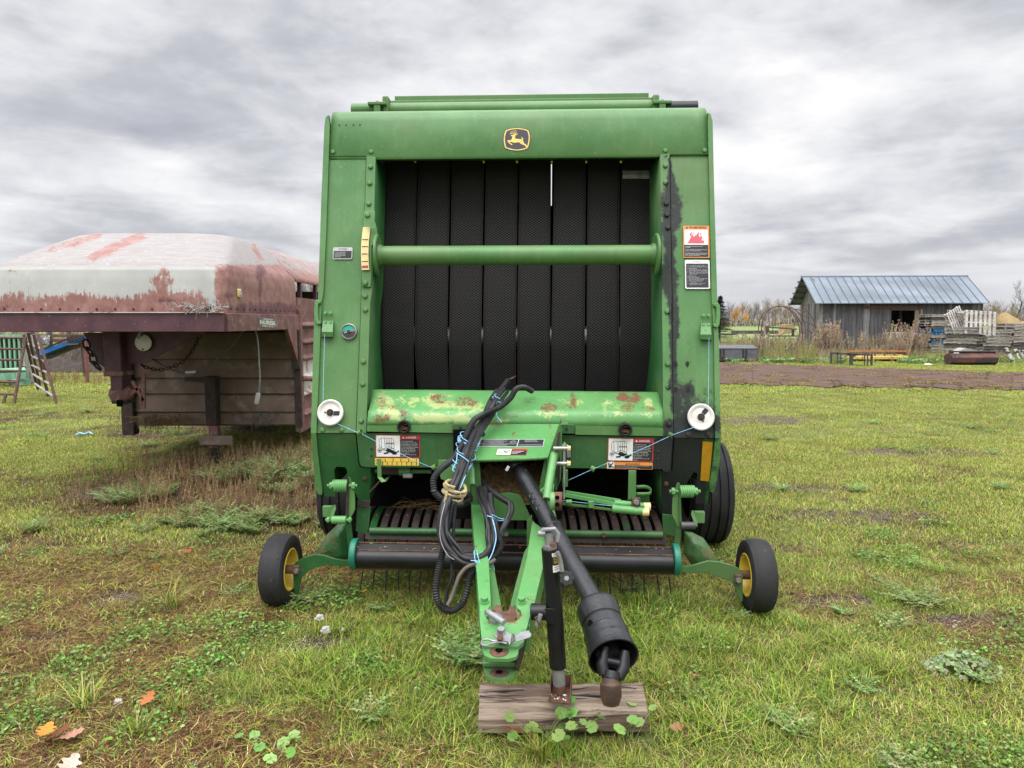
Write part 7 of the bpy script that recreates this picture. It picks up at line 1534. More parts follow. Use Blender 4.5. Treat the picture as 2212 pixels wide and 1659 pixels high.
# ============================================================ VEGETATION PROTOTYPES
def veg_mat(name, rough=.6, var=.25, trans=.25):
    mt, t, b = mat_new(name); c = t.attr('bc', 'Color'); oi = t.new('ShaderNodeObjectInfo').outputs['Random']
    hs = t.new('ShaderNodeHueSaturation'); t.put(hs.inputs['Value'], t.math('MULTIPLY_ADD', oi, var * 2, 1.1 - var)); t.put(hs.inputs['Hue'], t.math('MULTIPLY_ADD', oi, .03, .485)); t.put(hs.inputs['Color'], c); hs.inputs['Saturation'].default_value = 1.08
    t.put(b.inputs['Base Color'], hs.outputs[0]); b.inputs['Roughness'].default_value = rough; b.inputs['Specular IOR Level'].default_value = .25
    if trans:
        tr = t.new('ShaderNodeBsdfTranslucent'); t.put(tr.inputs[0], hs.outputs[0]); mx = t.new('ShaderNodeMixShader'); mx.inputs[0].default_value = trans
        t.l.new(b.outputs[0], mx.inputs[1]); t.l.new(tr.outputs[0], mx.inputs[2]); t.l.new(mx.outputs[0], t.n['Material Output'].inputs[0])
    MATS[name] = mt
veg_mat('veg'); veg_mat('veg_dry', .9, .2, .1); veg_mat('bark', .9, .12, 0)
class VB:
    def __init__(s): s.v = []; s.f = []; s.c = []
    def strip(s, pts, ws, col, side):
        o = len(s.v)
        for p, w in zip(pts, ws):
            if w <= 1e-5: s.v.append(p); s.c.append(col)
            else: s.v += [p - side * w / 2, p + side * w / 2]; s.c += [col, col]
        i = o
        for a, b in zip(ws, ws[1:]):
            if b <= 1e-5: s.f.append((i, i + 1, i + 2)); i += 2
            else: s.f.append((i, i + 1, i + 3, i + 2)); i += 2
    def blade(s, p, h, w, lean, az, col, n=3, droop=.6):
        d = Vector((math.cos(az), math.sin(az), 0)); side = Vector((-d.y, d.x, 0)); pts = []; ws = []
        for i in range(n + 1):
            t = i / n; pts.append(p + d * (lean * h * t ** 1.5) + Vector((0, 0, h * (t - droop * .4 * lean * t * t)))); ws.append(w * (1 - t) ** .6 if i < n else 0)
        s.strip(pts, ws, col, side)
    def leaf(s, c, r, nrm, col, lobes=0, n=8, az=0):
        nrm = nrm.normalized(); u = nrm.orthogonal().normalized(); w = nrm.cross(u); o = len(s.v); s.v.append(c - nrm * r * .15); s.c.append(col)
        for k in range(n):
            a = 2 * PI * k / n + az; rr = r * (1 + (.07 * math.cos(lobes * a) if lobes else 0)) * (.55 if (k == 0 and lobes) else 1); s.v.append(c + (u * math.cos(a) + w * math.sin(a)) * rr); s.c.append(col)
        for k in range(n): s.f.append((o, o + 1 + k, o + 1 + (k + 1) % n))
    def stick(s, a, b, r0, r1, col, seg=3):
        o = len(s.v); t = (b - a).normalized(); u = t.orthogonal().normalized(); w = t.cross(u)
        for p, r in ((a, r0), (b, r1)):
            for k in range(seg): an = 2 * PI * k / seg; s.v.append(p + (u * math.cos(an) + w * math.sin(an)) * r); s.c.append(col)
        for k in range(seg): s.f.append((o + k, o + (k + 1) % seg, o + seg + (k + 1) % seg, o + seg + k))
    def mesh(s, name, mat, smooth=False, origin=None):
        me = bpy.data.meshes.new(name); v = s.v if origin is None else [p - Vector(origin) for p in s.v]
        me.from_pydata(v, [], s.f); ca = me.color_attributes.new('bc', 'FLOAT_COLOR', 'POINT'); fl = []
        for c in s.c: fl += [*c, 1]
        ca.data.foreach_set('color', fl); me.materials.append(MATS[mat])
        if smooth: me.polygons.foreach_set('use_smooth', [True] * len(me.polygons))
        return me
def jit(c, a=.3): k = 1 + random.uniform(-a, a); return tuple(max(0, x * k * (1 + random.uniform(-a, a) * .4)) for x in c)
GREENS = [(.045, .085, .016), (.10, .175, .025), (.145, .235, .035), (.20, .29, .05), (.25, .33, .07)]; YG = [(.34, .37, .09), (.42, .40, .12), (.28, .33, .06)]; STR = [(.40, .33, .14), (.32, .25, .11), (.46, .40, .20)]; BRN = [(.12, .058, .032), (.18, .09, .045), (.07, .038, .022), (.24, .14, .07)]
def pick(w):
    r = random.random()
    for pal, p in w:
        if r < p: return jit(random.choice(pal))
        r -= p
    return jit(random.choice(w[-1][0]))
def disk(r): a = random.uniform(0, 2 * PI); q = r * math.sqrt(random.random()); return Vector((q * math.cos(a), q * math.sin(a), 0))
PR = []
def proto(me): PR.append(me); return len(PR) - 1
def grass_proto(n, rad, h0, h1, w, wts, segs=3, lean=(.2, 1.1)):
    v = VB()
    for i in range(n): v.blade(disk(rad) - Vector((0, 0, .01)), random.uniform(h0, h1), w * random.uniform(.7, 1.3), random.uniform(*lean), random.uniform(0, 2 * PI), pick(wts), segs)
    return proto(v.mesh('grass_patch', 'veg'))
random.seed(101)
NEARG = [grass_proto(150, .10, .018, .055, .0036, [(GREENS, .44), (YG, .26), (STR, .20), (BRN, .10)], lean=(.3, 1.7)) for _ in range(4)]
NEARY = [grass_proto(150, .10, .015, .045, .0034, [(GREENS, .26), (YG, .38), (STR, .28), (BRN, .08)], lean=(.3, 1.7)) for _ in range(3)]
LONGG = [grass_proto(130, .09, .03, .10, .0042, [(GREENS, .7), (YG, .18), (STR, .12)], 4, (.3, 1.6)) for _ in range(3)]
DRY = []
for _ in range(4):      # reddish brown tangles
    v = VB()
    for i in range(120):
        p = disk(.11); p.z = random.uniform(0, .022); a = random.uniform(0, 2 * PI); d = Vector((math.cos(a), math.sin(a), random.uniform(-.1, .35))); L_ = random.uniform(.02, .05); q = p + d * L_; a += random.uniform(-1, 1); r_ = q + Vector((math.cos(a), math.sin(a), random.uniform(-.3, .3))) * L_
        sd = Vector((-d.y, d.x, 0)).normalized(); v.strip([p, q, r_], [.0028, .0025, 0], pick([(BRN, .76), (STR, .12), (YG, .12)]), sd)
    for i in range(30): v.blade(disk(.11), random.uniform(.02, .05), .0035, random.uniform(.5, 1.4), random.uniform(0, 6.28), pick([(GREENS, .5), (YG, .5)]), 2)
    DRY.append(proto(v.mesh('dry_patch', 'veg')))
CLV = []
for _ in range(3):
    v = VB()
    for i in range(95):
        p = disk(.11); z = random.uniform(.008, .04); v.leaf(p + Vector((0, 0, z)), random.uniform(.0035, .008), Vector((random.uniform(-.6, .6), random.uniform(-.6, .6), 1)), pick([([(.07, .15, .03), (.12, .22, .05), (.17, .28, .07), (.21, .30, .12)], 1)]), 0, 6)
    for i in range(60): v.blade(disk(.11), random.uniform(.02, .055), .0035, random.uniform(.4, 1.2), random.uniform(0, 6.28), pick([(GREENS, .6), (BRN, .4)]), 2)
    CLV.append(proto(v.mesh('clover_patch', 'veg')))
PEB = []
v = VB()
for i in range(26): c = disk(.09); v.leaf(c + Vector((0, 0, .004)), random.uniform(.003, .007), Vector((random.uniform(-.5, .5), random.uniform(-.5, .5), 1)), jit(random.choice([(.34, .28, .24), (.22, .17, .14), (.45, .42, .38)])), 0, 5)
PEB.append(proto(v.mesh('pebbles', 'veg_dry')))
MIDG = [grass_proto(210, .17, .018, .050, .0058, [(GREENS, .40), (YG, .36), (STR, .20), (BRN, .04)], 2) for _ in range(3)]
MIDY = [grass_proto(210, .17, .015, .045, .0058, [(GREENS, .25), (YG, .47), (STR, .28)], 2) for _ in range(2)]
MIDB = [grass_proto(120, .17, .015, .05, .006, [(BRN, .62), (STR, .2), (GREENS, .18)], 2, (.8, 2.2)) for _ in range(2)]
FARG = [grass_proto(190, .33, .025, .060, .014, [(GREENS, .45), (YG, .42), (STR, .13)], 1) for _ in range(2)]
FARY = [grass_proto(190, .33, .025, .055, .014, [(GREENS, .22), (YG, .56), (STR, .22)], 1) for _ in range(2)]
# feathery weed sprigs and dry stems
def feather(n, h, spread, cols):
    v = VB()
    for i in range(n):
        a = random.uniform(0, 2 * PI); d = Vector((math.cos(a), math.sin(a), 0)); L_ = h * random.uniform(.6, 1.1); p = disk(spread * .4); col = jit(random.choice(cols))
        prev = p
        for k in range(1, 7):
            t = k / 6; q = p + d * spread * t * random.uniform(.8, 1.1) + Vector((0, 0, L_ * (t - .35 * t * t))); v.stick(prev, q, .0015, .0012, col); prev = q
            for s_ in (-1, 1):
                sd = (Vector((-d.y, d.x, 0)) * s_ + d * .5 + Vector((0, 0, random.uniform(-.2, .4)))).normalized(); ll = .042 * (1.2 - t) * h / .16 * random.uniform(.7, 1.2)
                v.strip([q, q + sd * ll * .5, q + sd * ll], [.005, .011, 0], jit(col, .15), d.cross(Vector((0, 0, 1))).cross(sd).normalized() if False else sd.cross(Vector((0, 0, 1))).normalized())
                v.strip([q + sd * ll * .4, q + sd * ll * .5 + d * ll * .4], [.007, 0], jit(col, .15), Vector((-d.y, d.x, 0)))
    return v
SLV = [(.24, .31, .13), (.17, .25, .075), (.31, .37, .18), (.20, .28, .09)]
FEA = [proto(feather(26, .13, .12, SLV).mesh('feather_leaves', 'veg')) for _ in range(3)]
def dryweed(h, nb, cols, r=.003, seeds=True, leafy=0):
    v = VB()
    for j in range(nb):
        p = disk(.06); a = random.uniform(0, 2 * PI); L_ = h * random.uniform(.55, 1.1); tip = p + Vector((math.cos(a) * .22 * L_, math.sin(a) * .22 * L_, L_)); col = jit(random.choice(cols)); mid = p.lerp(tip, .5) + Vector((random.uniform(-.03, .03), random.uniform(-.03, .03), 0)) * L_
        v.stick(p, mid, r, r * .8, col); v.stick(mid, tip, r * .8, r * .35, col)
        for k in range(int(7 * (1 + h))):
            t = random.uniform(.3, 1); q = p.lerp(mid, t * 2) if t < .5 else mid.lerp(tip, t * 2 - 1); a2 = random.uniform(0, 2 * PI); e = q + Vector((math.cos(a2) * .6, math.sin(a2) * .6, .8)) * L_ * random.uniform(.08, .22) * (1.25 - t)
            v.stick(q, e, r * .5, r * .25, col)
            if seeds:
                for s_ in range(3): w = q.lerp(e, random.uniform(.4, 1)); v.leaf(w, r * random.uniform(1.2, 2.6), Vector((random.uniform(-1, 1), random.uniform(-1, 1), random.uniform(-1, 1))), jit(col, .3), 0, 4)
    return v
DC = [(.24, .15, .09), (.33, .22, .13), (.17, .10, .065), (.40, .30, .19)]
WD1 = [proto(dryweed(.34, 6, DC, .0022).mesh('dry_stems', 'veg_dry')) for _ in range(4)]
WD2 = [proto(dryweed(1.0, 7, [(.32, .27, .19), (.22, .18, .13), (.40, .34, .24)], .008).mesh('tall_stems', 'veg_dry')) for _ in range(4)]
WD3 = [proto(dryweed(.55, 9, [(.30, .26, .13), (.36, .30, .16), (.22, .24, .09)], .006, False).mesh('tall_grass', 'veg_dry')) for _ in range(3)]
v = VB()
for i in range(60): v.blade(disk(.30), random.uniform(.15, .45), .012, random.uniform(.2, .9), random.uniform(0, 6.28), pick([([(.34, .29, .15), (.42, .35, .19), (.24, .25, .09), (.15, .20, .07)], 1)]), 2)
WD3.append(proto(v.mesh('tall_grass', 'veg')))
v = VB()
for i in range(110): p = disk(.28); v.leaf(p + Vector((0, 0, random.uniform(.03, .22))), random.uniform(.02, .045), Vector((random.uniform(-1, 1), random.uniform(-1, .4), 1)), pick([([(.11, .18, .05), (.16, .25, .08), (.22, .31, .13)], 1)]), 0, 5)
LFY = [proto(v.mesh('leafy_ground', 'veg'))]
# ------------------------------------------------------------ scatter with geometry nodes
PC = bpy.data.collections.new('patch_kinds')
for i, me in enumerate(PR):
    o = bpy.data.objects.new('kind_%03d' % i, me); PC.objects.link(o)
def scatter(name, pts):
    """pts: (x, y, z, rot, scale, idx)"""
    me = bpy.data.meshes.new(name); me.from_pydata([p[:3] for p in pts], [], [])
    for nm, typ, k in (('rot', 'FLOAT', 3), ('scl', 'FLOAT', 4), ('idx', 'INT', 5)):
        a = me.attributes.new(nm, typ, 'POINT'); a.data.foreach_set('value', [p[k] for p in pts])
    o = bpy.data.objects.new(name, me); COL.objects.link(o); o['kind'] = 'stuff'
    ng = bpy.data.node_groups.new(name, 'GeometryNodeTree'); ng.interface.new_socket('Geometry', in_out='INPUT', socket_type='NodeSocketGeometry'); ng.interface.new_socket('Geometry', in_out='OUTPUT', socket_type='NodeSocketGeometry')
    N = ng.nodes; L = ng.links; gi = N.new('NodeGroupInput'); go = N.new('NodeGroupOutput'); ip = N.new('GeometryNodeInstanceOnPoints'); ci = N.new('GeometryNodeCollectionInfo')
    ci.inputs['Collection'].default_value = PC; ci.inputs['Separate Children'].default_value = True; ci.inputs['Reset Children'].default_value = True
    def na(n_, t_): q = N.new('GeometryNodeInputNamedAttribute'); q.data_type = t_; q.inputs['Name'].default_value = n_; return q.outputs['Attribute']
    cx = N.new('ShaderNodeCombineXYZ'); L.new(na('rot', 'FLOAT'), cx.inputs[2]); e2r = N.new('FunctionNodeEulerToRotation'); L.new(cx.outputs[0], e2r.inputs[0])
    L.new(gi.outputs[0], ip.inputs['Points']); L.new(ci.outputs[0], ip.inputs['Instance']); ip.inputs['Pick Instance'].default_value = True
    L.new(na('idx', 'INT'), ip.inputs['Instance Index']); L.new(e2r.outputs[0], ip.inputs['Rotation']); L.new(na('scl', 'FLOAT'), ip.inputs['Scale']); L.new(ip.outputs[0], go.inputs[0])
    md = o.modifiers.new('scatter', 'NODES'); md.node_group = ng; return o
random.seed(202)
def in_road(x, y):
    p = proj(Vector((x, y, 0))); t = (p[0] - 1555) / 657; e_ = 2.2 * nz(x * 1.3, y * .5, 8); return 785 + 22 * t + e_ < p[1] < 827 + 14 * t + e_ * 1.6 and p[0] > 1150
GP = []
def fill(y0, y1, s, k):
    y = y0
    while y < y1:
        x = -(.9 * y + 1.1)
        while x < .9 * y + 1.1:
            X_, Y_ = x + random.uniform(-.5, .5) * s, y + random.uniform(-.5, .5) * s; x += s
            if (lx0 - .02 < X_ < lx1 + .02 and YL - .09 < Y_ < YL + .09): continue
            if y > 14 and in_road(X_, Y_):
                continue
            b = brown(X_, Y_) + random.uniform(-.20, .20); gv = gravel(X_, Y_); rt = random.uniform(0, 6.28); sc = random.uniform(.8, 1.2); n_ = .55 * nz(X_ * 1.1 + 9, Y_ * 1.1) + .5 * nz(X_ * 4, Y_ * 4) + random.uniform(-.2, .2)
            z = gz(X_, Y_)
            if k == 0:
                if gv > .5:
                    if random.random() < .3: GP.append((X_, Y_, z, rt, sc, random.choice(PEB + DRY)))
                    continue
                under = math.hypot((X_ - .35) / 1.35, (Y_ - 3.15) / .75)
                if under < 1 and random.random() < .42: GP.append((X_, Y_, z, rt, sc * random.uniform(.6, 1.05), random.choice(LONGG)))
                elif nz(X_ * 2.2, Y_ * 2.2, 33) > .40: GP.append((X_, Y_, z, rt, sc * .6, random.choice(LONGG)))
                elif b > .60: GP.append((X_, Y_, z, rt, sc, random.choice(DRY)))
                elif b > .46: GP.append((X_, Y_, z, rt, sc, random.choice(CLV if n_ > .05 else (DRY + NEARG))))
                elif n_ > .33: GP.append((X_, Y_, z, rt, sc, random.choice(CLV)))
                else: GP.append((X_, Y_, z, rt, sc, random.choice(NEARG if n_ > -.12 else NEARY)))
                if random.random() < .012: GP.append((X_, Y_, z, rt, random.uniform(.4, .8), random.choice(FEA)))
            elif k == 1:
                if gv > .7 and random.random() < .5: continue
                if b > .58: GP.append((X_, Y_, z, rt, sc, random.choice(MIDB)))
                elif n_ > .42 and b > .3: GP.append((X_, Y_, z, rt, sc * 1.1, random.choice(CLV)))
                else: GP.append((X_, Y_, z, rt, sc, random.choice(MIDG if n_ > -.1 else MIDY)))
                if random.random() < .008: GP.append((X_, Y_, z, rt, random.uniform(.6, 1.1), random.choice(FEA)))
            else:
                if b > .66 and random.random() < .6: continue
                GP.append((X_, Y_, z, rt, sc, random.choice(FARG if n_ > .0 else FARY)))
        y += s
fill(1.7, 4.7, .078, 0); fill(4.7, 9.2, .135, 1); fill(9.2, 15, .20, 1); fill(15, 30, .36, 2); fill(30, 52, .8, 2)
for i in range(1000):
    px_ = random.uniform(1500, 2400); py_ = random.uniform(783, 850); q = gnd((px_, py_))
    if in_road(q.x, q.y) and nz(q.x * .5, q.y * 1.4, 3) > .02: GP.append((q.x, q.y, .03, random.uniform(0, 6.28), random.uniform(.7, 1.3), random.choice(MIDB)))
tag(scatter('grass', GP), 'patchy green and straw coloured grass over the yard', 'grass')
# dry weeds under the trailer, silver green leaves at their edge
WP = []
for i in range(1500):
    x, y = random.uniform(-4.6, -.9), random.uniform(5.2, 9.2); d = math.hypot((x + 2.3) / 2.0, (y - 7.0) / 1.9) + random.uniform(-.2, .2) + .35 * nz(x * 1.5, y * 1.5)
    if d < .9: WP.append((x, y, -.01, random.uniform(0, 6.28), random.uniform(.35, .75) * (1.1 - .3 * d), random.choice(WD1)))
for i in range(170):
    x, y = random.uniform(-3.6, -1.0), random.uniform(5.0, 6.6)
    if nz(x * 1.2, y * 1.2, 4) > .12: WP.append((x, y, 0, random.uniform(0, 6.28), random.uniform(.5, 1.2), random.choice(FEA)))
for px_, py_ in ((600, 1010), (630, 1020), (655, 1000), (520, 1030), (560, 1040), (670, 1030), (590, 1030), (640, 1040)):
    g0 = gnd((px_, py_))
    for i in range(9): WP.append((g0.x + random.uniform(-.22, .22), g0.y + random.uniform(-.3, .3), 0, random.uniform(0, 6.28), random.uniform(1.0, 1.9), random.choice(FEA)))
for i in range(60): WP.append((-1.5 + random.uniform(-.25, .25), 7.7 + random.uniform(-.4, .4), 0, random.uniform(0, 6.28), random.uniform(.9, 1.7), random.choice(WD1)))
tag(scatter('dry_weeds', WP), 'brown dried weeds growing around the trailer jack', 'weeds')
# weeds in front of the shed and along the yard edge
SP = []
for i in range(1350):
    y = random.uniform(27.5, 37.0); px_ = random.uniform(1480, 2330); x = (px_ - 1106) / 1534 * y
    u = (px_ - 1540) / 670; d = nz(px_ * .012, y * .25)
    k = random.random()
    if wFL.x - .2 < x and y > 37.2: continue
    if 1950 < px_ < 2075 and random.random() < .8: continue
    if px_ < 1760: idx = random.choice(WD3 + WD3 + [WD2[0]]); sc = random.uniform(.7, 1.3)
    else: idx = random.choice(WD2 + WD2 + WD3); sc = random.uniform(.4, .85) * (1.35 if y > 33 else .6)
    if d > -.25 and not (px_ > 2060 and y < 29): SP.append((x, y, 0, random.uniform(0, 6.28), sc, idx))
for i in range(230):
    px_ = random.choice((random.uniform(1640, 1830), random.uniform(1950, 2212), random.uniform(1560, 2212))); y = random.uniform(25.5, 28); SP.append(((px_ - 1106) / 1534 * y, y, 0, random.uniform(0, 6.28), random.uniform(.5, .9), LFY[0] if random.random() < .55 else random.choice(WD3)))
for px_, n_ in ((1788, 60), (1975, 14), (1940, 20)):
    for i in range(n_): y = random.uniform(31, 34); SP.append(((px_ + random.uniform(-22, 22) - 1106) / 1534 * y, y, 0, random.uniform(0, 6.28), random.uniform(.8, 1.5), random.choice(WD2)))
tag(scatter('tall_weeds', SP), 'tall dried weeds and rank grass in front of the grey shed', 'weeds')
LP_ = []
for i in range(160): y = random.uniform(21, 28); x = random.uniform(-20, -6); LP_.append((x, y, 0, random.uniform(0, 6.28), random.uniform(.5, 1.1), random.choice(WD3)))
for i in range(110): y = random.uniform(17, 18.4); x = random.uniform(-12.5, -8.5); LP_.append((x, y, 0, random.uniform(0, 6.28), random.uniform(.5, 1.1) , random.choice(WD1)))
for i in range(900): y = random.uniform(28, 60); x = random.uniform(-60, -8); LP_.append((x, y, 0, random.uniform(0, 6.28), random.uniform(.9, 1.7), random.choice(WD3 + WD2)))
tag(scatter('rank_grass', LP_), 'rank dry grass along the fence beyond the trailer', 'weeds')

# ============================================================ SINGLE PLANTS, LEAVES, STONES
def single(vb, name, loc, mat, label, cat, group=None):
    me = vb.mesh(name, mat); o = bpy.data.objects.new(name, me); COL.objects.link(o); o.location = loc; ORG[o.name] = Vector(loc); return tag(o, label, cat, group)
def mallow(n, spread, h, seed):
    random.seed(seed); v = VB()
    for i in range(n):
        p = disk(.03); a = random.uniform(0, 2 * PI); L_ = spread * random.uniform(.25, 1); tip = p + Vector((math.cos(a) * L_, math.sin(a) * L_ * .7, h * random.uniform(.35, 1))); mid = p.lerp(tip, .5) + Vector((0, 0, .01)); col = jit(random.choice([(.14, .28, .07), (.20, .34, .10), (.26, .38, .13)]), .15)
        v.stick(p, mid, .0016, .0015, (.25, .33, .12)); v.stick(mid, tip, .0015, .0012, (.25, .33, .12)); v.leaf(tip, random.uniform(.014, .026), Vector((random.uniform(-.5, .5), random.uniform(-1, .2), 1)), col, 7, 28, random.uniform(0, 6))
    return v
single(mallow(26, .17, .12, 5), 'mallow_plant', gnd((1185, 1600)), 'veg', 'round leaved mallow plant in front of the middle of the log', 'plant')
single(mallow(9, .12, .13, 6), 'mallow_plant', gnd((1362, 1592)), 'veg', 'round leaved mallow plant at the right end of the log', 'plant')
single(mallow(5, .08, .15, 8), 'mallow_plant', gnd((1240, 1586)), 'veg', 'tall mallow sprig standing against the log near the jack foot', 'plant')
single(mallow(9, .14, .05, 9), 'mallow_plant', gnd((585, 1625)), 'veg', 'low mallow leaves at the bottom edge left of the log', 'plant')
def bush(n, h, sp, cols, seed): random.seed(seed); return feather(n, h, sp, cols)
single(bush(70, .17, .17, SLV, 1), 'feathery_weed', gnd((1020, 1425)), 'veg', 'silver green feathery weed beside the hitch of the baler', 'plant')
random.seed(2); v = VB()
for i in range(420):
    a = random.uniform(0, 6.28); r_ = random.random() ** .6; p = Vector((math.cos(a) * r_ * .16, math.sin(a) * r_ * .10, .075 * (1 - r_ * r_) + random.uniform(-.01, .012))); p.z += .02 * nz(p.x * 20, p.y * 20); v.leaf(p, random.uniform(.006, .013), Vector((math.cos(a) * r_ + random.uniform(-1.2, 1.2), math.sin(a) * r_ + random.uniform(-1.2, 1.2) - .3, 1)), jit(random.choice([(.30, .40, .20), (.22, .33, .13), (.38, .46, .28)]), .3), 3, 8, random.random())
for a_, px_, py_, nm in ((v, 2080, 1448, 'pale grey green leafy clump alone in the grass at right'), (bush(40, .10, .12, SLV, 3), 655, 1302, 'small feathery weed growing against the left gauge wheel'), (bush(45, .10, .20, SLV, 4), 1985, 1300, 'loose spread of feathery weed behind the pale clump at right')):
    single(a_, 'feathery_weed', gnd((px_, py_)), 'veg', nm, 'plant')
for i, (px_, py_, h, n, lb) in enumerate(((370, 1315, .20, 70, 'upright tuft of grass left of the baler tongue'), (185, 1525, .14, 80, 'pale bushy grass tuft nearest the lower left corner'), (380, 1540, .11, 60, 'grass tuft with the rust coloured leaf above it'), (290, 1590, .12, 70, 'spiky pale grass tuft beside the heap of oak leaves'), (1160, 1640, .13, 90, 'long grass tuft below the front of the log'))):
    random.seed(40 + i); v = VB()
    for k in range(n): v.blade(disk(.04), h * random.uniform(.5, 1.1), .0042, random.uniform(.2, 1.4), random.uniform(0, 6.28), pick([(GREENS, .5), (YG, .3), (STR, .2)]), 4)
    single(v, 'grass_tuft', gnd((px_, py_)), 'veg', lb, 'grass tuft', 'grass tufts')
def oakleaf(L_, col, seed, curl=.3):
    random.seed(seed); v = VB(); n = 18; mid = []; e1_ = []; e2_ = []
    for i in range(n + 1):
        t = i / n; w = L_ * .30 * math.sin(PI * min(1, t * 1.05)) ** .7 * (1 + .35 * math.sin(t * 26)); z = curl * L_ * (t - .5) ** 2 * 1.6; mid.append(Vector((t * L_, 0, z))); e1_.append(Vector((t * L_, w, z + curl * w * .8))); e2_.append(Vector((t * L_, -w, z + curl * w * .5)))
    for i in range(n):
        for A, B in ((e1_, mid), (mid, e2_)): o = len(v.v); v.v += [A[i], A[i + 1], B[i + 1], B[i]]; c = jit(col, .12); v.c += [c] * 4; v.f.append((o, o + 1, o + 2, o + 3))
    v.stick(mid[0], mid[0] - Vector((L_ * .25, 0, 0)), .0014, .001, col); return v
LV = [((1108, 1583), .085, (.28, .14, .07), 'curled brown oak leaf lying against the left half of the log'), ((1478, 1583), .05, (.25, .13, .08), 'flat brown leaf off the right end of the log'), ((345, 1238), .045, (.62, .28, .06), 'bright orange leaf in the grass left of the gauge wheel'), ((1497, 1472), .045, (.42, .20, .11), 'russet leaf in the grass right of the shaft end'), ((308, 1540), .06, (.33, .11, .06), 'rust coloured leaf standing in the grass near the lower left'), ((112, 1590), .07, (.58, .27, .08), 'orange leaf on top of the heap at the lower left'), ((95, 1618), .085, (.26, .10, .05), 'dark brown oak leaf in the heap at the lower left'), ((130, 1612), .07, (.50, .30, .20), 'pale folded leaf in the heap at the lower left'), ((165, 1650), .08, (.48, .38, .32), 'greyish pink oak leaf at the bottom edge'), ((2090, 1190), .03, (.30, .16, .10), 'small brown leaf far out in the grass at right'), ((780, 1290), .03, (.60, .42, .06), 'small yellow leaf behind the hose loop'), ((1700, 1010), .05, (.40, .20, .10), 'lone brown leaf beyond the right wheel'), ((395, 1200), .05, (.3, .1, .06), 'dark red leaf behind the orange leaf'), ((700, 1700), .05, (.3, .1, .06), '')]
for i, (p, L_, col, lb) in enumerate(LV):
    if not lb: continue
    g0 = gnd(p); g0.z += .025 + (.02 if 'on top' in lb else 0); random.seed(60 + i); o = single(oakleaf(L_ * 1.25, col, i, random.uniform(.2, .6)), 'fallen_leaf', g0, 'veg', lb, 'leaf', 'fallen leaves'); o.rotation_euler = (random.uniform(-.5, .5), random.uniform(-.5, .2), random.uniform(0, 6.28))
pm('stone', (.48, .45, .43), (.36, .33, .31), rough=.85, sc=20, bump=.5)
def stone(c, r, label, mat='stone'):
    bm = bmesh.new(); bmesh.ops.create_icosphere(bm, subdivisions=3, radius=r)
    for v in bm.verts: v.co *= 1 + .45 * noise.noise(v.co * (1.6 / r) + Vector((r * 100, 0, 0))); v.co.z *= .7
    me = bpy.data.meshes.new('stone'); bm.to_mesh(me); bm.free(); me.materials.append(MATS[mat]); o = bpy.data.objects.new('stone', me); COL.objects.link(o); o.location = c; tag(o, label, 'stone', 'pale stones')
for p, r, lb in (((690, 1338), .024, 'white jagged stone behind the bare gravel patch'), ((703, 1365), .026, 'grey white stone nearest the bare gravel patch'), ((255, 1520), .018, 'small white stone in the mallow at lower left'), ((742, 1362), .012, 'little pale stone right of the two white ones')): q = gnd(p); q.z = r * .35; stone(q, r, lb)
m = MB(); m.tube(spl([gnd(cl(-0 + a, b)) + Vector((0, 0, .03)) for a, b in ((1010, 1650), (1060, 1625), (1120, 1640), (1180, 1615), (1230, 1640))], 5), .010, 4); o = m.build('twine_scrap', 'twine_blue', None, loc=gnd(cl(1110, 1640))); tag(o, 'scrap of pale blue twine lying on the lawn at left', 'twine')

# ============================================================ TREES
def bare_tree(h, seed, col, tw, leafc=None, nleaf=0, spread=.5, trunk=.02, levels=4, birch=True):
    random.seed(seed); T_ = VB(); C_ = VB(); ends = []
    def grow(p, d, L_, r, lv):
        n = 3; prev = p
        for i in range(n):
            d = (d + Vector((random.uniform(-.2, .2), random.uniform(-.2, .2), random.uniform(-.02, .14)))).normalized(); q = prev + d * L_ / n; r2 = r * .82
            (T_ if lv == 0 else C_).stick(prev, q, r, r2, jit(col if lv == 0 else tw, .2), 5 if lv == 0 else 3); r = r2
            if lv < levels and (i > 0 or lv > 0):
                for k in range(2 if lv else 3):
                    a = random.uniform(0, 2 * PI); s_ = Vector((math.cos(a), math.sin(a), 0)) * random.uniform(.5, 1.2) * spread * 1.6; nd = (d + s_ + Vector((0, 0, .25))).normalized(); grow(q, nd, L_ * random.uniform(.42, .62), max(r * .55, .006), lv + 1)
            prev = q
        ends.append(prev)
    grow(Vector((0, 0, 0)), Vector((0, 0, 1)), h * .78, h * trunk, 0)
    for i in range(nleaf): e = random.choice(ends) + Vector((random.gauss(0, .25), random.gauss(0, .25), random.gauss(0, .3))); C_.leaf(e, random.uniform(.06, .13), Vector((random.uniform(-1, 1), random.uniform(-1, 1), random.uniform(-1, 1))), jit(leafc, .3), 0, 4)
    return T_.mesh('trunk', 'bark'), C_.mesh('crown', 'veg_dry')
def tree(loc, pair, rz, sc, label, group=None, name='bare_tree'):
    r_ = bpy.data.objects.new(name, None); COL.objects.link(r_); r_.location = loc; r_.rotation_euler = (0, 0, rz); r_.scale = (sc,) * 3; tag(r_, label, 'tree', group)
    for nm, me in zip(('trunk', 'crown'), pair): o = bpy.data.objects.new(nm, me); COL.objects.link(o); o.parent = r_
BI = [bare_tree(7.2, s, (.42, .40, .37), (.17, .14, .125), (.40, .32, .12), nl, .36, .012) for s, nl in ((1, 0), (2, 120), (3, 260), (4, 60))]
DK = [bare_tree(6.6, s, (.09, .075, .065), (.12, .10, .09), None, 0, .6, .024) for s in (11, 12)]
GD = bare_tree(4.6, 21, (.38, .34, .3), (.25, .2, .15), (.50, .28, .08), 700, .5, .014, 3)
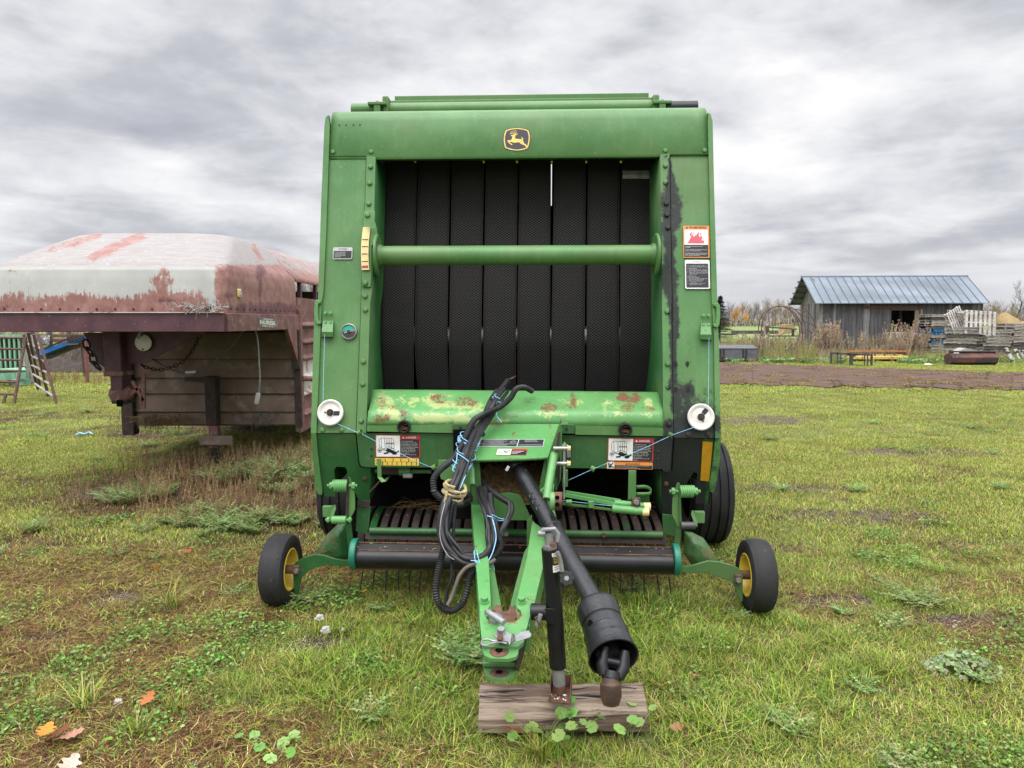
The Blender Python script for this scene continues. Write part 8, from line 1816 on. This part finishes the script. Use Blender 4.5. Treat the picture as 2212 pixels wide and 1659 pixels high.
random.seed(303)
def tp(px_, Y): return Vector(((px_ - 1106) / 1534 * Y, Y, 0))
for i in range(34):
    px_ = 1575 + i * 5.2 + random.uniform(-3, 3); Y = random.uniform(150, 178); dark = random.random() < .22
    tree(tp(px_, Y), random.choice(DK if dark else BI), random.uniform(0, 6), random.uniform(.36, .58) * Y / 160, 'bare dark limbed tree in the wood beyond the green field left of the shed' if dark else 'pale trunked birch in the wood beyond the green field left of the shed', 'dark trees left of the shed' if dark else 'birches left of the shed', 'dark_tree' if dark else 'birch_tree')
for i in range(22):
    px_ = 2100 + i * 7 + random.uniform(-3, 3); Y = random.uniform(150, 178)
    tree(tp(px_, Y), random.choice(BI), random.uniform(0, 6), random.uniform(.36, .55) * Y / 160, 'bare pale birch in the wood behind the straw mounds', 'birches right of the shed', 'birch_tree')
for i in range(9):
    px_ = 640 + i * 8 + random.uniform(-3, 3); Y = 100; tree(tp(px_, Y), random.choice(BI), random.uniform(0, 6), random.uniform(.6, .8), 'bare tree glimpsed through the gap under the trailer roof', 'trees behind the trailer', 'birch_tree')
tree(tp(2186, 120), bare_tree(8.6, 31, (.07, .06, .05), (.075, .065, .06), None, 0, .55, .022, 4), 1, .68, 'big dark bare oak rising above the straw mounds', None, 'oak_tree')
tree(tp(1592, 118), GD, 0, .55, 'small golden leaved tree at the edge of the wood', None, 'golden_tree')
tree(tp(1606, 121), GD, 2.2, .42, 'shorter golden tree just right of the bigger golden one', None, 'golden_tree')
tree(tp(1668, 110), DK[0], .5, .5, 'spreading dark tree seen through the hay feeder hoops', None, 'dark_tree')
# spruce
random.seed(9); T_ = VB(); C_ = VB(); T_.stick(Vector((0, 0, 0)), Vector((0, 0, 3.3)), .09, .02, (.08, .06, .045), 6)
for i in range(520):
    z = .25 + 3.0 * random.random() ** .9; R_ = 1.30 * (1 - z / 3.45) + .05; a = random.uniform(0, 2 * PI); L_ = R_ * random.uniform(.75, 1.1); d = Vector((math.cos(a), math.sin(a), -.12)); p = Vector((0, 0, z)); q = p + d * L_ + Vector((0, 0, .10 * L_)); C_.stick(p, q, .012, .004, (.07, .06, .04))
    for k in range(16):
        t = random.uniform(.25, 1); w = p.lerp(q, t); a2 = random.uniform(0, 2 * PI); e = w + (d * .5 + Vector((math.cos(a2), math.sin(a2), random.uniform(-.5, .3)))).normalized() * random.uniform(.07, .17); C_.strip([w, w.lerp(e, .5), e], [.02, .035, 0], jit(random.choice([(.055, .10, .065), (.08, .13, .095), (.035, .07, .045)])), Vector((0, 0, 1)).cross(e - w).normalized())
tree(tp(1553, 50), (T_.mesh('trunk', 'bark'), C_.mesh('crown', 'veg')), 0, 1, 'dark blue green spruce just right of the baler', None, 'spruce_tree')
# distant wood: one mass of trunks and twigs
random.seed(404); v = VB()
for i in range(5200):
    x = random.uniform(-230, 260); y = random.uniform(182, 215); h = random.uniform(2.2, 5.2) * (1 + .15 * nz(x * .05, 0)); c = jit(random.choice([(.15, .12, .11), (.20, .17, .155), (.12, .095, .085), (.30, .27, .25)]), .2); p = Vector((x, y, 0)); q = p + Vector((random.uniform(-.4, .4), 0, h)); v.stick(p, q, .10, .02, c)
    for k in range(7): w = p.lerp(q, random.uniform(.25, .95)); e = w + Vector((random.uniform(-1.2, 1.2), 0, random.uniform(.3, 1.2))); v.stick(w, e, .04, .015, c)
for i in range(5000):
    x = random.uniform(-230, 260); y = random.uniform(182, 200); z = random.uniform(0, 2.2); v.leaf(Vector((x, y, z)), random.uniform(.2, .5), Vector((random.uniform(-1, 1), -1, random.uniform(-1, 1))), jit(random.choice([(.13, .10, .085), (.17, .13, .10), (.20, .15, .09)]), .25), 0, 5)
o = bpy.data.objects.new('distant_wood', v.mesh('distant_wood', 'veg_dry')); COL.objects.link(o); tag(o, 'far brown leafless wood along the horizon', 'wood', kind='stuff')

# ============================================================ SKY, SUN, RENDER
sun_el, sun_az = R(72), R(200)     # direction towards the sun: behind the camera, to the left
W = bpy.data.worlds.new("World"); SC.world = W; W.use_nodes = True; t = NT(W.node_tree); bg = t.n['Background']
sk = t.new('ShaderNodeTexSky', sky_type='NISHITA'); sk.sun_disc = False; sk.sun_elevation = sun_el; sk.sun_rotation = sun_az; sk.air_density = 1.; sk.dust_density = 2
vec = t.new('ShaderNodeTexCoord').outputs['Generated']; nrm = t.new('ShaderNodeVectorMath', operation='NORMALIZE'); t.l.new(vec, nrm.inputs[0]); s = t.new('ShaderNodeSeparateXYZ'); t.l.new(nrm.outputs[0], s.inputs[0])
z = t.math('MAXIMUM', s.outputs[2], .0); den = t.math('ADD', z, .14); cxy = t.new('ShaderNodeCombineXYZ'); t.put(cxy.inputs[0], t.math('DIVIDE', s.outputs[0], den)); t.put(cxy.inputs[1], t.math('MULTIPLY', t.math('DIVIDE', s.outputs[1], den), 1.0))
mp = t.new('ShaderNodeMapping'); t.l.new(cxy.outputs[0], mp.inputs[0]); mp.inputs['Location'].default_value = (CLX, CLY, 0); mp.inputs['Scale'].default_value = (.85, 1.0, 1)
n1 = t.noise(.9, 7, mp.outputs[0], .50, .35); n2 = t.noise(.42, 3, mp.outputs[0], .5, .2); n3 = t.noise(3.2, 6, mp.outputs[0], .6, .5)
n4 = t.noise(2.1, 7, mp.outputs[0], .55, .6); ma = t.new('ShaderNodeMapping'); t.l.new(nrm.outputs[0], ma.inputs[0]); ma.inputs['Location'].default_value = (1.7, .4, 2.2); ma.inputs['Scale'].default_value = (1.0, 1.0, 2.3); a1 = t.noise(3.4, 8, ma.outputs[0], .52, .15); a2 = t.noise(9.5, 6, ma.outputs[0], .55, .2)
f = t.math('ADD', t.math('ADD', t.math('MULTIPLY', n1, .24), t.math('MULTIPLY', n4, .20)), t.math('ADD', t.math('MULTIPLY', a1, .40), t.math('MULTIPLY', a2, .16)))
for px_, py_, k_, a_ in ((1060, 130, 50., .055), (1650, 330, 120., .03), (1950, 150, 60., -.02), (250, 100, 60., -.012)):
    dd = ray((px_, py_)).normalized(); vd_ = t.new('ShaderNodeVectorMath', operation='DOT_PRODUCT'); t.l.new(nrm.outputs[0], vd_.inputs[0]); vd_.inputs[1].default_value = dd
    f = t.math('MULTIPLY_ADD', t.math('POWER', t.math('MAXIMUM', vd_.outputs['Value'], 0.), k_), a_, f)
cr = t.new('ShaderNodeValToRGB'); t.l.new(f, cr.inputs[0]); el = cr.color_ramp.elements
el[0].position = .37; el[0].color = (.42, .435, .49, 1); el[1].position = .585; el[1].color = (.98, .97, .97, 1)
for p_, c_ in ((.44, (.54, .55, .59)), (.50, (.74, .745, .775)),): e = el.new(p_); e.color = (*c_, 1)
hz_ = t.ramp(z, .0, .10); c = t.mix(hz_, (.66, .67, .71), cr.outputs[0]); 
gain = t.math('MULTIPLY_ADD', t.ramp(z, .42, .85), ZG, 1.); back = t.math('MULTIPLY_ADD', t.ramp(t.math('MULTIPLY', s.outputs[1], -1), -.1, .7), BG, 1.)
c = t.mix(1., c, t.math('MULTIPLY', gain, back), 'MULTIPLY')
skc = t.mix(1., sk.outputs[0], (.10, .10, .10), 'MULTIPLY'); c = t.mix(.06, c, skc)
t.put(bg.inputs[0], c); bg.inputs[1].default_value = 1.
ld = bpy.data.lights.new('sun', 'SUN'); ld.energy = 1.5; ld.angle = R(50); ld.color = (1, .97, .93); lo = bpy.data.objects.new('sun', ld); COL.objects.link(lo)
dv = Vector((math.cos(sun_el) * math.sin(sun_az), math.cos(sun_el) * math.cos(sun_az), math.sin(sun_el))); lo.rotation_euler = dv.to_track_quat('Z', 'Y').to_euler(); lo.location = (0, 0, 10)
vs_ = SC.view_settings; vs_.view_transform = 'Standard'; vs_.look = 'None'; vs_.gamma = 1; vs_.exposure = EXPO
SC.render.engine = 'CYCLES'; cy = SC.cycles; cy.use_denoising = True; cy.max_bounces = 6; cy.diffuse_bounces = 3; cy.glossy_bounces = 2; cy.transmission_bounces = 2; cy.transparent_max_bounces = 4
